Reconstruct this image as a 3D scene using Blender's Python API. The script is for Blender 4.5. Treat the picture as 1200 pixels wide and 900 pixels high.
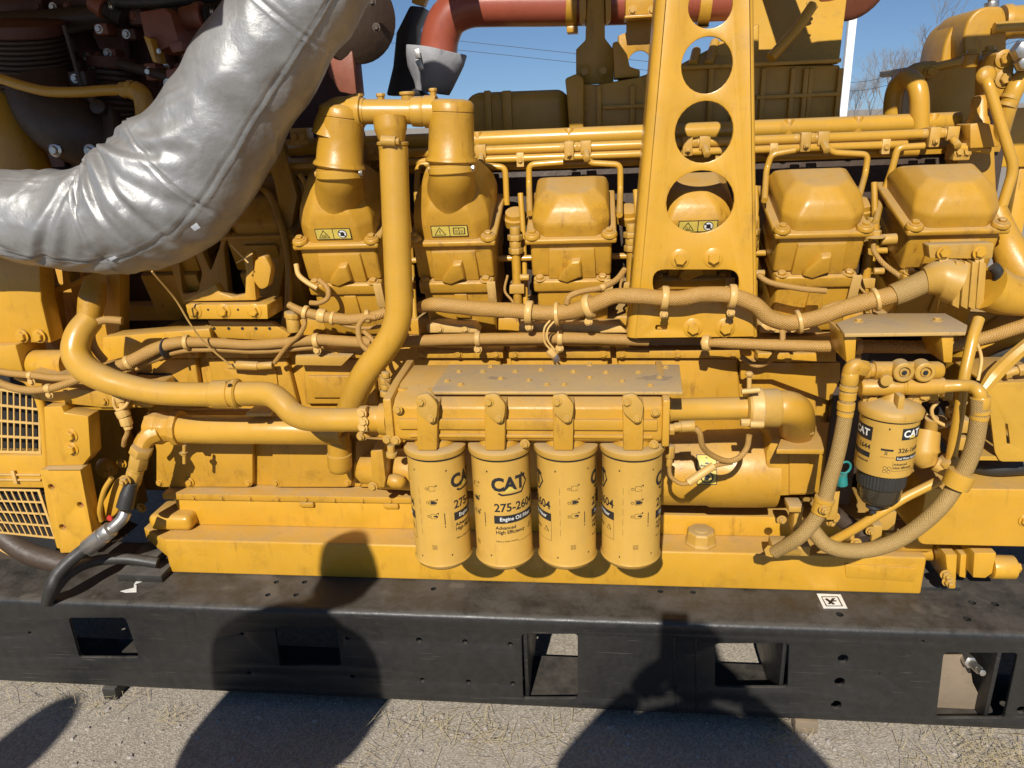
import bpy, bmesh, math, random
from math import sin, cos, tan, pi, radians, atan2, sqrt
from mathutils import Vector, Matrix
random.seed(7)
S = bpy.context.scene
for o in list(bpy.data.objects): bpy.data.objects.remove(o)
COL = S.collection

# ------------------------------------------------------------ camera
PITCH, YAW, ROLL, FPX = radians(19.5), radians(6.9), radians(2.4), 866.0
CAM = Vector((0, -1.6, 1.555))
FWD = Vector((-sin(YAW)*cos(PITCH), cos(YAW)*cos(PITCH), -sin(PITCH)))
_r0 = Vector((cos(YAW), sin(YAW), 0)); _u0 = _r0.cross(FWD)
RGT = _r0*cos(ROLL) - _u0*sin(ROLL); UPV = _u0*cos(ROLL) + _r0*sin(ROLL)
cd = bpy.data.cameras.new('camera'); cam = bpy.data.objects.new('camera', cd); COL.objects.link(cam)
cd.sensor_fit = 'HORIZONTAL'; cd.sensor_width = 36; cd.lens = FPX/1200*36
cd.clip_start = 0.05; cd.clip_end = 2000
M3 = Matrix((RGT, UPV, -FWD)).transposed()
cam.matrix_world = Matrix.Translation(CAM) @ M3.to_4x4()
S.camera = cam

# ------------------------------------------------------------ light
SUN = Vector((0.0966, 0.801, -0.5908)).normalized()     # direction of travel
SUN_EL = math.asin(-SUN.z)
w = bpy.data.worlds.new('World'); S.world = w; w.use_nodes = True
nt = w.node_tree; bg = nt.nodes['Background']
sky = nt.nodes.new('ShaderNodeTexSky'); sky.sky_type = 'NISHITA'; sky.sun_disc = False
sky.sun_elevation = SUN_EL; sky.sun_rotation = radians(187)
sky.air_density = 1.0; sky.dust_density = 0.0; sky.ozone_density = 1.5; sky.altitude = 50
tc = nt.nodes.new('ShaderNodeTexCoord'); vm = nt.nodes.new('ShaderNodeVectorMath'); vm.operation = 'ADD'; vm.inputs[1].default_value = (0, 0, .10)
nt.links.new(tc.outputs['Generated'], vm.inputs[0]); nt.links.new(vm.outputs[0], sky.inputs[0])    # clearer, bluer air than the model's horizon
mx = nt.nodes.new('ShaderNodeMix'); mx.data_type = 'RGBA'; mx.blend_type = 'MULTIPLY'; mx.inputs[0].default_value = 1; mx.inputs[7].default_value = (.84, 1.0, 1.20, 1)
nt.links.new(sky.outputs[0], mx.inputs[6]); nt.links.new(mx.outputs[2], bg.inputs[0]); bg.inputs[1].default_value = 0.060
sd = bpy.data.lights.new('sun', 'SUN'); sd.energy = 5.0; sd.angle = radians(0.53); sd.color = (1, 0.955, 0.88)
so = bpy.data.objects.new('sun', sd); COL.objects.link(so)
so.rotation_euler = SUN.to_track_quat('-Z', 'Y').to_euler(); so.location = (-2, -8, 8)
S.view_settings.view_transform = 'Standard'; S.view_settings.look = 'None'
S.view_settings.exposure = 0.18; S.view_settings.gamma = 1
S.render.engine = 'CYCLES'
S.cycles.max_bounces = 8; S.cycles.diffuse_bounces = 2; S.cycles.glossy_bounces = 3

# ------------------------------------------------------------ measuring: a pixel of the 1200x900 photo at depth plane Y -> world point
def at(px, py, Y):
    v = FWD + RGT*((px-600)/FPX) + UPV*((450-py)/FPX)
    return CAM + v*((Y-CAM.y)/v.y)
def atz(px, py, z):
    v = FWD + RGT*((px-600)/FPX) + UPV*((450-py)/FPX)
    return CAM + v*((z-CAM.z)/v.z)
def mpp(px, py, Y):                                      # metres per pixel there
    return (at(px, py, Y)-CAM).dot(FWD)/FPX

# ------------------------------------------------------------ materials
def ramp(N, L, src, stops):
    r = N.new('ShaderNodeValToRGB'); e = r.color_ramp.elements
    while len(e) < len(stops): e.new(0.5)
    for el, (p, c) in zip(e, stops): el.position = p; el.color = (*c, 1) if len(c) == 3 else c
    L.new(src, r.inputs[0]); return r.outputs[0]
def noise(N, L, scale, detail=4, rough=.6, vec=None):
    n = N.new('ShaderNodeTexNoise'); n.inputs['Scale'].default_value = scale
    n.inputs['Detail'].default_value = detail; n.inputs['Roughness'].default_value = rough
    if vec is not None: L.new(vec, n.inputs['Vector'])
    return n.outputs['Fac']
def mixc(N, L, fac, a, b, mode='MIX'):
    m = N.new('ShaderNodeMix'); m.data_type = 'RGBA'; m.blend_type = mode
    for s, v in ((m.inputs[0], fac), (m.inputs[6], a), (m.inputs[7], b)):
        if isinstance(v, (int, float)): s.default_value = v
        elif isinstance(v, tuple): s.default_value = (*v, 1)
        else: L.new(v, s)
    return m.outputs[2]
def math_(N, L, op, a, b=None, clamp=False):
    m = N.new('ShaderNodeMath'); m.operation = op; m.use_clamp = clamp
    for s, v in ((m.inputs[0], a), (m.inputs[1], b)):
        if v is None: continue
        if isinstance(v, (int, float)): s.default_value = v
        else: L.new(v, s)
    return m.outputs[0]
def newmat(name):
    m = bpy.data.materials.new(name); m.use_nodes = True
    N = m.node_tree.nodes; L = m.node_tree.links; B = N['Principled BSDF']
    return m, N, L, B
def objvec(N):
    g = N.new('ShaderNodeNewGeometry'); return g.outputs['Position']
def paint(name, col, rough=.33, dust=.5, dustcol=(.38, .27, .14), grime=.42, bump=.12, bscale=260, cast=0.0, var=.1, spec=.5, metal=0, coat=0, scr=0, dpatch=.35):
    """painted metal: slight hue drift, dust settled on faces that point up, grime blotches, orange-peel or cast relief"""
    m, N, L, B = newmat(name)
    P = objvec(N)
    n1 = noise(N, L, 3.5, 5, .65, P); n2 = noise(N, L, 38, 6, .7, P); n3 = noise(N, L, 11, 6, .72, P)
    d = tuple(c*(1-var*1.6) for c in col); b = tuple(min(1, c*(1+var*.6)) for c in col)
    c1 = ramp(N, L, n1, [(.3, d), (.7, b)])
    g = ramp(N, L, n3, [(.54, (0, 0, 0)), (.74, (1, 1, 1))])
    gm = math_(N, L, 'MULTIPLY', g, grime)
    c2 = mixc(N, L, gm, c1, tuple(c*f for c, f in zip(col, (.42, .4, .5))))
    mpn = N.new('ShaderNodeMapping'); mpn.inputs['Scale'].default_value = (46, 46, 5); L.new(P, mpn.inputs[0])     # oily runs
    n4 = noise(N, L, 1, 5, .7, mpn.outputs[0])
    rn = math_(N, L, 'MULTIPLY', math_(N, L, 'MULTIPLY', ramp(N, L, n4, [(.56, (0, 0, 0)), (.72, (1, 1, 1))]), ramp(N, L, n3, [(.42, (0, 0, 0)), (.6, (1, 1, 1))])), min(1, grime*1.6))
    c2 = mixc(N, L, rn, c2, tuple(c*f for c, f in zip(col, (.42, .36, .4))))
    sp = ramp(N, L, n2, [(.68, (0, 0, 0)), (.76, (1, 1, 1))])
    c2 = mixc(N, L, math_(N, L, 'MULTIPLY', sp, grime*.8), c2, tuple(c*.3 for c in col))
    ge = N.new('ShaderNodeNewGeometry'); sx = N.new('ShaderNodeSeparateXYZ'); L.new(ge.outputs['Normal'], sx.inputs[0])
    up = ramp(N, L, sx.outputs[2], [(.55, (0, 0, 0)), (.95, (1, 1, 1))])
    dn = ramp(N, L, n3, [(.3, (dpatch,)*3), (.62, (1, 1, 1))])
    df = math_(N, L, 'MULTIPLY', math_(N, L, 'MULTIPLY', up, dn), dust)
    c3 = mixc(N, L, df, c2, dustcol)
    # a thin film of dust everywhere, patchy
    film = math_(N, L, 'MULTIPLY', ramp(N, L, n2, [(.4, (0, 0, 0)), (.7, (1, 1, 1))]), dust*.12)
    c3 = mixc(N, L, film, c3, dustcol)
    if scr:                                                # fine scratches and rubbed marks at several angles
        for ang, sc_, th in ((.5, (5, 5, 300), .70), (-.35, (4, 4, 260), .71), (1.2, (9, 9, 420), .69)):
            mp = N.new('ShaderNodeMapping'); mp.inputs['Rotation'].default_value = (0, ang, 0); mp.inputs['Scale'].default_value = sc_; L.new(P, mp.inputs[0])
            q = noise(N, L, 1, 2, .5, mp.outputs[0]); c3 = mixc(N, L, math_(N, L, 'MULTIPLY', ramp(N, L, q, [(th, (0, 0, 0)), (th+.05, (1, 1, 1))]), scr), c3, (.13, .11, .09))
    L.new(c3, B.inputs['Base Color'])
    r1 = math_(N, L, 'ADD', math_(N, L, 'MULTIPLY', n2, .22), rough-.1)
    r1 = math_(N, L, 'ADD', r1, math_(N, L, 'MULTIPLY', math_(N, L, 'SUBTRACT', n3, .5), .45))
    r2 = math_(N, L, 'ADD', r1, math_(N, L, 'MULTIPLY', df, .5), True)
    L.new(r2, B.inputs['Roughness'])
    B.inputs['Metallic'].default_value = metal; B.inputs['Specular IOR Level'].default_value = spec
    if coat: B.inputs['Coat Weight'].default_value = coat; B.inputs['Coat Roughness'].default_value = .15
    bn = noise(N, L, bscale, 3, .6, P)
    bp = N.new('ShaderNodeBump'); bp.inputs['Strength'].default_value = bump; bp.inputs['Distance'].default_value = .0015
    L.new(bn, bp.inputs['Height'])
    if cast:
        bn2 = noise(N, L, 45, 4, .6, P)
        bp2 = N.new('ShaderNodeBump'); bp2.inputs['Strength'].default_value = cast; bp2.inputs['Distance'].default_value = .004
        L.new(bn2, bp2.inputs['Height']); L.new(bp.outputs[0], bp2.inputs['Normal']); L.new(bp2.outputs[0], B.inputs['Normal'])
    else: L.new(bp.outputs[0], B.inputs['Normal'])
    return m
YC = (.575, .300, .023)
MT = {}
MT['paint'] = paint('yellow_paint', YC, coat=.15)
MT['cast'] = paint('yellow_cast_iron', (.50, .258, .022), rough=.40, cast=.22, grime=.6, dust=.6)
MT['dusty'] = paint('dusty_yellow_paint', (.49, .272, .04), rough=.5, dust=.8, dustcol=(.38, .28, .15), grime=.35, cast=.1)
MT['plate'] = paint('dusty_plate_paint', (.5, .31, .09), rough=.55, dust=.85, dustcol=(.33, .245, .145), grime=.8)
MT['tube'] = paint('yellow_tube_paint', (.545, .292, .030), rough=.31, dust=.55, grime=.2, coat=.2)
MT['filter'] = paint('oil_filter_paint', (.55, .315, .055), rough=.34, dust=.5, grime=.2, bump=.03, coat=.3)
MT['clip'] = paint('clip_paint', (.62, .38, .11), rough=.45, dust=.5)
MT['black'] = paint('black_frame_paint', (.018, .0175, .0165), rough=.40, dust=.85, dustcol=(.088, .074, .058), grime=.5, bump=.25, cast=.2, var=.2, scr=.6, dpatch=.12)
MT['blackplain'] = paint('black_paint', (.02, .02, .022), rough=.45, dust=.5, dustcol=(.16, .13, .1), grime=.2)
MT['olive'] = paint('aftercooler_paint', (.52, .285, .028), rough=.42, cast=.12, grime=.35, dust=.4)
MT['brown'] = paint('red_oxide_pipe', (.30, .068, .036), rough=.36, dust=.3, dustcol=(.35, .2, .12), grime=.3, coat=.3)
MT['iron'] = paint('dark_iron_and_shade', (.058, .036, .022), rough=.55, cast=.5, dust=.12, dustcol=(.2, .15, .11), grime=.4)  # dark iron; on recess walls its tone stands in for shade
MT['shaded_rust'] = paint('rust_painted_shaded', (.10, .036, .024), rough=.6, cast=.5, grime=.6, dust=.15, dustcol=(.2, .1, .07))  # rust, its colour darkened to paint the shade at upper left
MT['rust'] = paint('rusty_steel', (.24, .075, .04), rough=.5, cast=.3, grime=.5, dust=.3)
MT['steel'] = paint('zinc_steel', (.55, .52, .47), rough=.35, metal=.9, dust=.2, grime=.3)
MT['rubber'] = paint('black_rubber', (.026, .024, .021), rough=.5, dust=.5, dustcol=(.16, .14, .12), bump=.3)
MT['white'] = paint('white_paint', (.78, .78, .76), rough=.5, dust=.1, grime=.05)
MT['teal'] = paint('teal_cap', (.02, .22, .2), rough=.4, dust=.2)
MT['greyboot'] = paint('grey_wrap_cloth', (.30, .30, .31), rough=.6, dust=.1, cast=.5, bump=.5)
MT['wood'] = paint('dirty_timber', (.2, .15, .1), rough=.8, dust=.4, cast=.4)

def flat(name, col, rough=.5, metal=0):
    m, N, L, B = newmat(name)
    n = noise(N, L, 60, 4, .6, objvec(N))
    c = ramp(N, L, n, [(.3, tuple(x*.85 for x in col)), (.7, tuple(min(1, x*1.08) for x in col))])
    L.new(c, B.inputs['Base Color']); B.inputs['Roughness'].default_value = rough; B.inputs['Metallic'].default_value = metal
    return m
MT['ink'] = flat('label_black', (.018, .018, .018), .45)
MT['lyellow'] = flat('label_yellow', (.62, .47, .09), .4)
MT['lwhite'] = flat('label_white', (.78, .77, .72), .45)
MT['lred'] = flat('label_red', (.5, .04, .03), .45)
MT['dark'] = flat('painted_gap_shade', (.012, .011, .01), .8)
MT['skin'] = flat('skin', (.5, .3, .22), .5)
MT['cloth_a'] = flat('navy_jacket', (.02, .03, .06), .9)
MT['cloth_b'] = flat('dark_trousers', (.03, .03, .035), .9)
MT['hair'] = flat('black_hair', (.01, .009, .008), .6)

# plastic bowl
m, N, L, B = newmat('smoked_plastic'); B.inputs['Base Color'].default_value = (.10, .08, .05, 1)
B.inputs['Roughness'].default_value = .12; B.inputs['Transmission Weight'].default_value = .6; B.inputs['IOR'].default_value = 1.45
MT['bowl'] = m

# braided sleeve over hoses and looms: crossing diagonal strands from the tube's own UV (metres)
def braid(name, col, col2, sc=1.0, k=420):
    m, N, L, B = newmat(name)
    uv = N.new('ShaderNodeUVMap'); sep = N.new('ShaderNodeSeparateXYZ'); L.new(uv.outputs[0], sep.inputs[0])
    def wave(sgn):
        a = math_(N, L, 'MULTIPLY', sep.outputs[0], k*sc); b = math_(N, L, 'MULTIPLY', sep.outputs[1], sgn*k*sc*.9)
        s = math_(N, L, 'SINE', math_(N, L, 'ADD', a, b)); return math_(N, L, 'MULTIPLY', math_(N, L, 'ADD', s, 1), .5)
    h = math_(N, L, 'MULTIPLY', wave(1), wave(-1))
    n = noise(N, L, 30, 5, .7, objvec(N)); n2 = noise(N, L, 220, 2, .6, objvec(N))
    base = mixc(N, L, h, col2, col)
    base = mixc(N, L, ramp(N, L, n, [(.45, (0, 0, 0)), (.7, (.6, .6, .6))]), base, tuple(c*.6 for c in col))
    base = mixc(N, L, ramp(N, L, n2, [(.5, (0, 0, 0)), (.75, (.35, .35, .35))]), base, (.50, .36, .17))
    L.new(base, B.inputs['Base Color']); B.inputs['Roughness'].default_value = .6
    bp = N.new('ShaderNodeBump'); bp.inputs['Strength'].default_value = .9; bp.inputs['Distance'].default_value = .0012
    hh = math_(N, L, 'ADD', h, math_(N, L, 'MULTIPLY', n2, .5)); L.new(hh, bp.inputs['Height']); L.new(bp.outputs[0], B.inputs['Normal'])
    return m
MT['loom'] = braid('braided_loom', (.60, .34, .08), (.34, .175, .035), 1.0, 1150)
MT['hose'] = braid('braided_hose', (.56, .36, .11), (.28, .165, .045), 1.0, 1300)

# silver wrap
m, N, L, B = newmat('silver_heat_wrap'); P_ = objvec(N)
n1 = noise(N, L, 5, 6, .6, P_); n2 = noise(N, L, 24, 6, .65, P_); n3 = noise(N, L, 900, 2, .5, P_)
c = ramp(N, L, n1, [(.3, (.25, .245, .235)), (.7, (.36, .355, .345))])
c = mixc(N, L, ramp(N, L, n2, [(.5, (0, 0, 0)), (.75, (.6, .6, .6))]), c, (.20, .18, .155))
L.new(c, B.inputs['Base Color']); B.inputs['Metallic'].default_value = .45
L.new(math_(N, L, 'ADD', math_(N, L, 'MULTIPLY', n2, .22), .32), B.inputs['Roughness'])
vv = N.new('ShaderNodeVectorMath'); vv.operation = 'ADD'; nv = N.new('ShaderNodeTexNoise'); nv.inputs['Scale'].default_value = 7; nv.inputs['Detail'].default_value = 4; L.new(P_, nv.inputs['Vector'])
vs_ = N.new('ShaderNodeVectorMath'); vs_.operation = 'SCALE'; vs_.inputs['Scale'].default_value = .16; L.new(nv.outputs['Color'], vs_.inputs[0]); L.new(P_, vv.inputs[0]); L.new(vs_.outputs[0], vv.inputs[1])
vr = N.new('ShaderNodeTexVoronoi'); vr.feature = 'DISTANCE_TO_EDGE'; vr.inputs['Scale'].default_value = 8; L.new(vv.outputs[0], vr.inputs['Vector'])
b0 = N.new('ShaderNodeBump'); b0.inputs['Strength'].default_value = .10; b0.inputs['Distance'].default_value = .006; L.new(ramp(N, L, vr.outputs['Distance'], [(0, (0, 0, 0)), (.12, (1, 1, 1))]), b0.inputs['Height'])
b1 = N.new('ShaderNodeBump'); L.new(b0.outputs[0], b1.inputs['Normal']); b1.inputs['Strength'].default_value = .45; b1.inputs['Distance'].default_value = .015; L.new(n1, b1.inputs['Height'])
b2 = N.new('ShaderNodeBump'); b2.inputs['Strength'].default_value = .3; b2.inputs['Distance'].default_value = .0035; L.new(n2, b2.inputs['Height']); L.new(b1.outputs[0], b2.inputs['Normal'])
b3 = N.new('ShaderNodeBump'); b3.inputs['Strength'].default_value = .35; b3.inputs['Distance'].default_value = .0008; L.new(n3, b3.inputs['Height']); L.new(b2.outputs[0], b3.inputs['Normal'])
L.new(b3.outputs[0], B.inputs['Normal']); MT['silver'] = m

# asphalt
m, N, L, B = newmat('asphalt'); P_ = objvec(N)
n1 = noise(N, L, 1.2, 5, .6, P_); n2 = noise(N, L, 170, 3, .7, P_); n3 = noise(N, L, 9, 6, .7, P_)
vo = N.new('ShaderNodeTexVoronoi'); vo.inputs['Scale'].default_value = 190; L.new(P_, vo.inputs['Vector'])
c = ramp(N, L, n1, [(.3, (.33, .285, .225)), (.7, (.44, .38, .305))])
c = mixc(N, L, ramp(N, L, n3, [(.5, (0, 0, 0)), (.75, (.5, .5, .5))]), c, (.26, .245, .17))
st = ramp(N, L, vo.outputs['Color'], [(.2, (.08, .07, .06)), (.5, (.28, .24, .19)), (.85, (.52, .455, .37))])
c = mixc(N, L, .38, c, st)
L.new(c, B.inputs['Base Color']); B.inputs['Roughness'].default_value = .9
bp = N.new('ShaderNodeBump'); bp.inputs['Strength'].default_value = .6; bp.inputs['Distance'].default_value = .0025
L.new(math_(N, L, 'ADD', vo.outputs['Distance'], n2), bp.inputs['Height']); L.new(bp.outputs[0], B.inputs['Normal']); MT['ground'] = m
MT['straw'] = flat('dry_straw', (.50, .40, .22), .8)
MT['bark'] = flat('bare_bark', (.30, .27, .25), .9)
MT['stone'] = flat('gravel_stone', (.34, .3, .26), .9)
MT['hedge'] = flat('winter_scrub', (.22, .2, .18), .9)

# ------------------------------------------------------------ things and parts
def thing(name, label, cat, loc, group=None):
    o = bpy.data.objects.new(name, None); COL.objects.link(o); o.location = loc; o.empty_display_size = .05
    o['label'] = label; o['category'] = cat
    if group: o['group'] = group
    return o
def wloc(o):
    v = Vector((0, 0, 0))
    while o: v += o.location; o = o.parent
    return v
class MB:
    """collects shapes in world coordinates, links them as ONE mesh object"""
    def __init__(s): s.v = []; s.f = []; s.m = []; s.uv = []
    def add(s, vs, fs, mi=0, uvs=None):
        n = len(s.v); s.v += [Vector(v) for v in vs]
        for i, f in enumerate(fs):
            s.f.append([n+k for k in f]); s.m.append(mi); s.uv.append(uvs[i] if uvs else None)
        return s
    def box(s, lo, hi, mi=0):
        x0, y0, z0 = lo; x1, y1, z1 = hi
        return s.add([(x0,y0,z0),(x1,y0,z0),(x1,y1,z0),(x0,y1,z0),(x0,y0,z1),(x1,y0,z1),(x1,y1,z1),(x0,y1,z1)],
            [(3,2,1,0),(4,5,6,7),(0,1,5,4),(1,2,6,5),(2,3,7,6),(3,0,4,7)], mi)
    def hexa(s, p, mi=0):                                   # 8 corners: front tl,tr,br,bl then back tl,tr,br,bl
        return s.add(p, [(0,3,2,1),(4,5,6,7),(0,1,5,4),(3,7,6,2),(0,4,7,3),(1,2,6,5)], mi)
    def pbox(s, x0, y0, x1, y1, Y0, Y1, mi=0):              # upright box seen at those pixels on its front face
        a = at(x0, (y0+y1)/2, Y0).x; b = at(x1, (y0+y1)/2, Y0).x
        t = at((x0+x1)/2, y0, Y0).z; u = at((x0+x1)/2, y1, Y0).z
        return s.box((a, Y0, u), (b, Y1, t), mi)
    def ext(s, pts, off, mi=0):                             # polygon (list of Vectors) swept along off
        n = len(pts); pts = [Vector(p) for p in pts]; off = Vector(off)
        nrm = sum(((pts[i]).cross(pts[(i+1) % n]) for i in range(n)), Vector((0, 0, 0)))
        if nrm.dot(off) > 0: pts = pts[::-1]
        return s.add(pts+[p+off for p in pts], [tuple(range(n)), tuple(range(2*n-1, n-1, -1))] +
            [(i, i+n, (i+1) % n+n, (i+1) % n) for i in range(n)], mi)
    def prism(s, pp, Y0, Y1, mi=0, rc=0):                   # pixel polygon on plane Y0, thick to Y1
        pts = [at(x, y, Y0) for x, y in pp]
        if rc: pts = roundpoly(pts, rc)
        return s.ext(pts, (0, Y1-Y0, 0), mi)
    def ring(s, c, ax, r, n=24, ph=0):
        ax = ax.normalized(); u = ax.orthogonal().normalized(); 
        if abs(ax.y) > .9: u = Vector((1, 0, 0))
        if abs(ax.z) > .9: u = Vector((1, 0, 0))
        u = (u-ax*u.dot(ax)).normalized(); w_ = ax.cross(u)
        return [c+(u*cos(ph+2*pi*i/n)+w_*sin(ph+2*pi*i/n))*r for i in range(n)]
    def lathe(s, c, ax, prof, n=28, mi=0, ph=0):            # prof: (distance along axis, radius)
        ax = Vector(ax).normalized(); c = Vector(c); vs = []
        for d, r in prof: vs += s.ring(c+ax*d, ax, max(r, 1e-5), n, ph)
        fs = []
        for k in range(len(prof)-1):
            for i in range(n):
                j = (i+1) % n; fs.append((k*n+i, k*n+j, (k+1)*n+j, (k+1)*n+i))
        fs.append(tuple(range(n))[::-1]); L_ = (len(prof)-1)*n; fs.append(tuple(range(L_, L_+n)))
        return s.add(vs, fs, mi)
    def cyl(s, a, b, r, n=24, mi=0, r2=None, ph=0):
        a = Vector(a); b = Vector(b); l = (b-a).length
        return s.lathe(a, b-a, [(0, r), (l, r if r2 is None else r2)], n, mi, ph)
    def tube(s, pts, r, n=14, mi=0, cap=True, smooth=True, seg=8, wob=0, wseed=0):
        """pts world Vectors; catmull-rom smoothed; r number or list per point"""
        P = [Vector(p) for p in pts]; R = list(r) if isinstance(r, (list, tuple)) else [r]*len(P)
        if smooth and len(P) > 2:
            Q = []; RR = []
            E = [P[0]*2-P[1]]+P+[P[-1]*2-P[-2]]
            for i in range(len(P)-1):
                p0, p1, p2, p3 = E[i:i+4]
                for k in range(seg):
                    t = k/seg
                    Q.append(.5*((2*p1)+(p2-p0)*t+(2*p0-5*p1+4*p2-p3)*t*t+(3*p1-p0-3*p2+p3)*t**3))
                    RR.append(R[i]*(1-t)+R[i+1]*t)
            Q.append(P[-1]); RR.append(R[-1]); P, R = Q, RR
        vs = []; T0 = (P[1]-P[0]).normalized(); u = T0.orthogonal().normalized(); Ls = [0]
        for i in range(len(P)):
            a = P[max(0, i-1)]; b = P[min(len(P)-1, i+1)]; T = (b-a).normalized()
            u = (u-T*u.dot(T)).normalized(); w_ = T.cross(u)
            if i: Ls.append(Ls[-1]+(P[i]-P[i-1]).length)
            for k in range(n):
                an = 2*pi*k/n; rr = R[i]
                if wob: rr *= 1+wob*sin(3*an+Ls[i]*60+wseed)*sin(Ls[i]*37+wseed)
                vs.append(P[i]+(u*cos(an)+w_*sin(an))*rr)
        fs = []; uvs = []; r0 = R[0]
        for i in range(len(P)-1):
            for k in range(n):
                j = (k+1) % n; fs.append((i*n+k, i*n+j, (i+1)*n+j, (i+1)*n+k))
                u0, u1 = 2*pi*r0*k/n, 2*pi*r0*(k+1)/n
                uvs.append(((u0, Ls[i]), (u1, Ls[i]), (u1, Ls[i+1]), (u0, Ls[i+1])))
        if cap:
            fs.append(tuple(range(n))[::-1]); uvs.append([(0, 0)]*n)
            L_ = (len(P)-1)*n; fs.append(tuple(range(L_, L_+n))); uvs.append([(0, 0)]*n)
        return s.add(vs, fs, mi, uvs)
    def obj(s, name, mats, parent=None, bevel=0, seg=2, label=None, angle=40, shade=True, bev_ang=28):
        bm = bmesh.new(); bv = [bm.verts.new(v) for v in s.v]
        lay = bm.loops.layers.uv.new('UVMap') if any(s.uv) else None
        for f, mi, uv in zip(s.f, s.m, s.uv):
            try: fc = bm.faces.new([bv[k] for k in f])
            except ValueError: continue
            fc.material_index = mi
            if lay and uv:
                for lp, q in zip(fc.loops, uv): lp[lay].uv = q
        bmesh.ops.recalc_face_normals(bm, faces=bm.faces)
        if bevel:
            es = [e for e in bm.edges if len(e.link_faces) == 2 and e.calc_face_angle(0) > radians(bev_ang)]
            bmesh.ops.bevel(bm, geom=es, offset=bevel, segments=seg, profile=.5, affect='EDGES', clamp_overlap=True)
        me = bpy.data.meshes.new(name); 
        lo = Vector([min(v.co[i] for v in bm.verts) for i in range(3)]); hi = Vector([max(v.co[i] for v in bm.verts) for i in range(3)])
        c = (lo+hi)/2; bmesh.ops.translate(bm, verts=bm.verts, vec=-c)
        bm.to_mesh(me); bm.free()
        if shade:
            me.shade_smooth(); me.set_sharp_from_angle(angle=radians(angle))
        for mm in (mats if isinstance(mats, (list, tuple)) else [mats]): me.materials.append(MT[mm])
        o = bpy.data.objects.new(name, me); COL.objects.link(o)
        o.location = c-wloc(parent) if parent else c; o.parent = parent
        if label: o['label'] = label
        return o
def roundpoly(pts, r, k=4):
    out = []; n = len(pts); rs = r if isinstance(r, (list, tuple)) else [r]*n
    for i in range(n):
        p = pts[i]; a = (pts[i-1]-p); b = (pts[(i+1) % n]-p); rr = min(rs[i], a.length*.48, b.length*.48)
        if rr < 1e-4: out.append(p); continue
        A = p+a.normalized()*rr; B_ = p+b.normalized()*rr
        for j in range(k+1):
            t = j/k; out.append(A*(1-t)**2+p*2*t*(1-t)+B_*t*t)
    return out
def tag(o, label, cat, group=None, kind=None):
    if label: o['label'] = label
    if cat: o['category'] = cat
    if group: o['group'] = group
    if kind: o['kind'] = kind
    return o
# plate with true holes: curve fill, thickness and rounded edges
def holed(name, outer, holes, Y0, thick, mat, parent, bev=.0015, rc=0, label=None):
    """outer / holes in world XZ Vectors"""
    cu = bpy.data.curves.new(name, 'CURVE'); cu.dimensions = '2D'; cu.fill_mode = 'BOTH'
    cu.extrude = thick/2-bev; cu.bevel_depth = bev; cu.bevel_resolution = 1; cu.offset = -bev
    for lp in [outer]+holes:
        sp = cu.splines.new('POLY'); sp.points.add(len(lp)-1); sp.use_cyclic_u = True
        for q, v in zip(sp.points, lp): q.co = (v.x, v.z, 0, 1)
    co = bpy.data.objects.new(name, cu); me = bpy.data.meshes.new_from_object(co); bpy.data.objects.remove(co); bpy.data.curves.remove(cu)
    mb = MB(); mb.v = [Vector((v.co.x, Y0+thick/2-v.co.z, v.co.y)) for v in me.vertices]
    mb.f = [list(p.vertices) for p in me.polygons]; mb.m = [0]*len(mb.f); mb.uv = [None]*len(mb.f)
    bpy.data.meshes.remove(me)
    return weld_obj(mb, name, mat, parent, label)
def weld_obj(mb, name, mat, parent, label=None):
    # merge doubles so that edges shade cleanly
    seen = {}; idx = []; nv = []
    for v in mb.v:
        k = (round(v.x, 5), round(v.y, 5), round(v.z, 5))
        if k not in seen: seen[k] = len(nv); nv.append(v)
        idx.append(seen[k])
    mb.v = nv; F = []; Mi = []
    for f, m_ in zip(mb.f, mb.m):
        g = []
        for k in f:
            if idx[k] not in g: g.append(idx[k])
        if len(g) > 2: F.append(g); Mi.append(m_)
    mb.f = F; mb.m = Mi; mb.uv = [None]*len(F)
    return mb.obj(name, mat, parent, label=label, angle=35)
def circ(px, py, Y, rx, ry=None, n=28):
    ry = ry or rx; c = at(px, py, Y); k = mpp(px, py, Y)
    return [c+Vector((cos(2*pi*i/n)*rx*k, 0, sin(2*pi*i/n)*ry*k)) for i in range(n)]
def quadr(pp, Y, r):
    return roundpoly([at(x, y, Y) for x, y in pp], r, 5)
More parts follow.
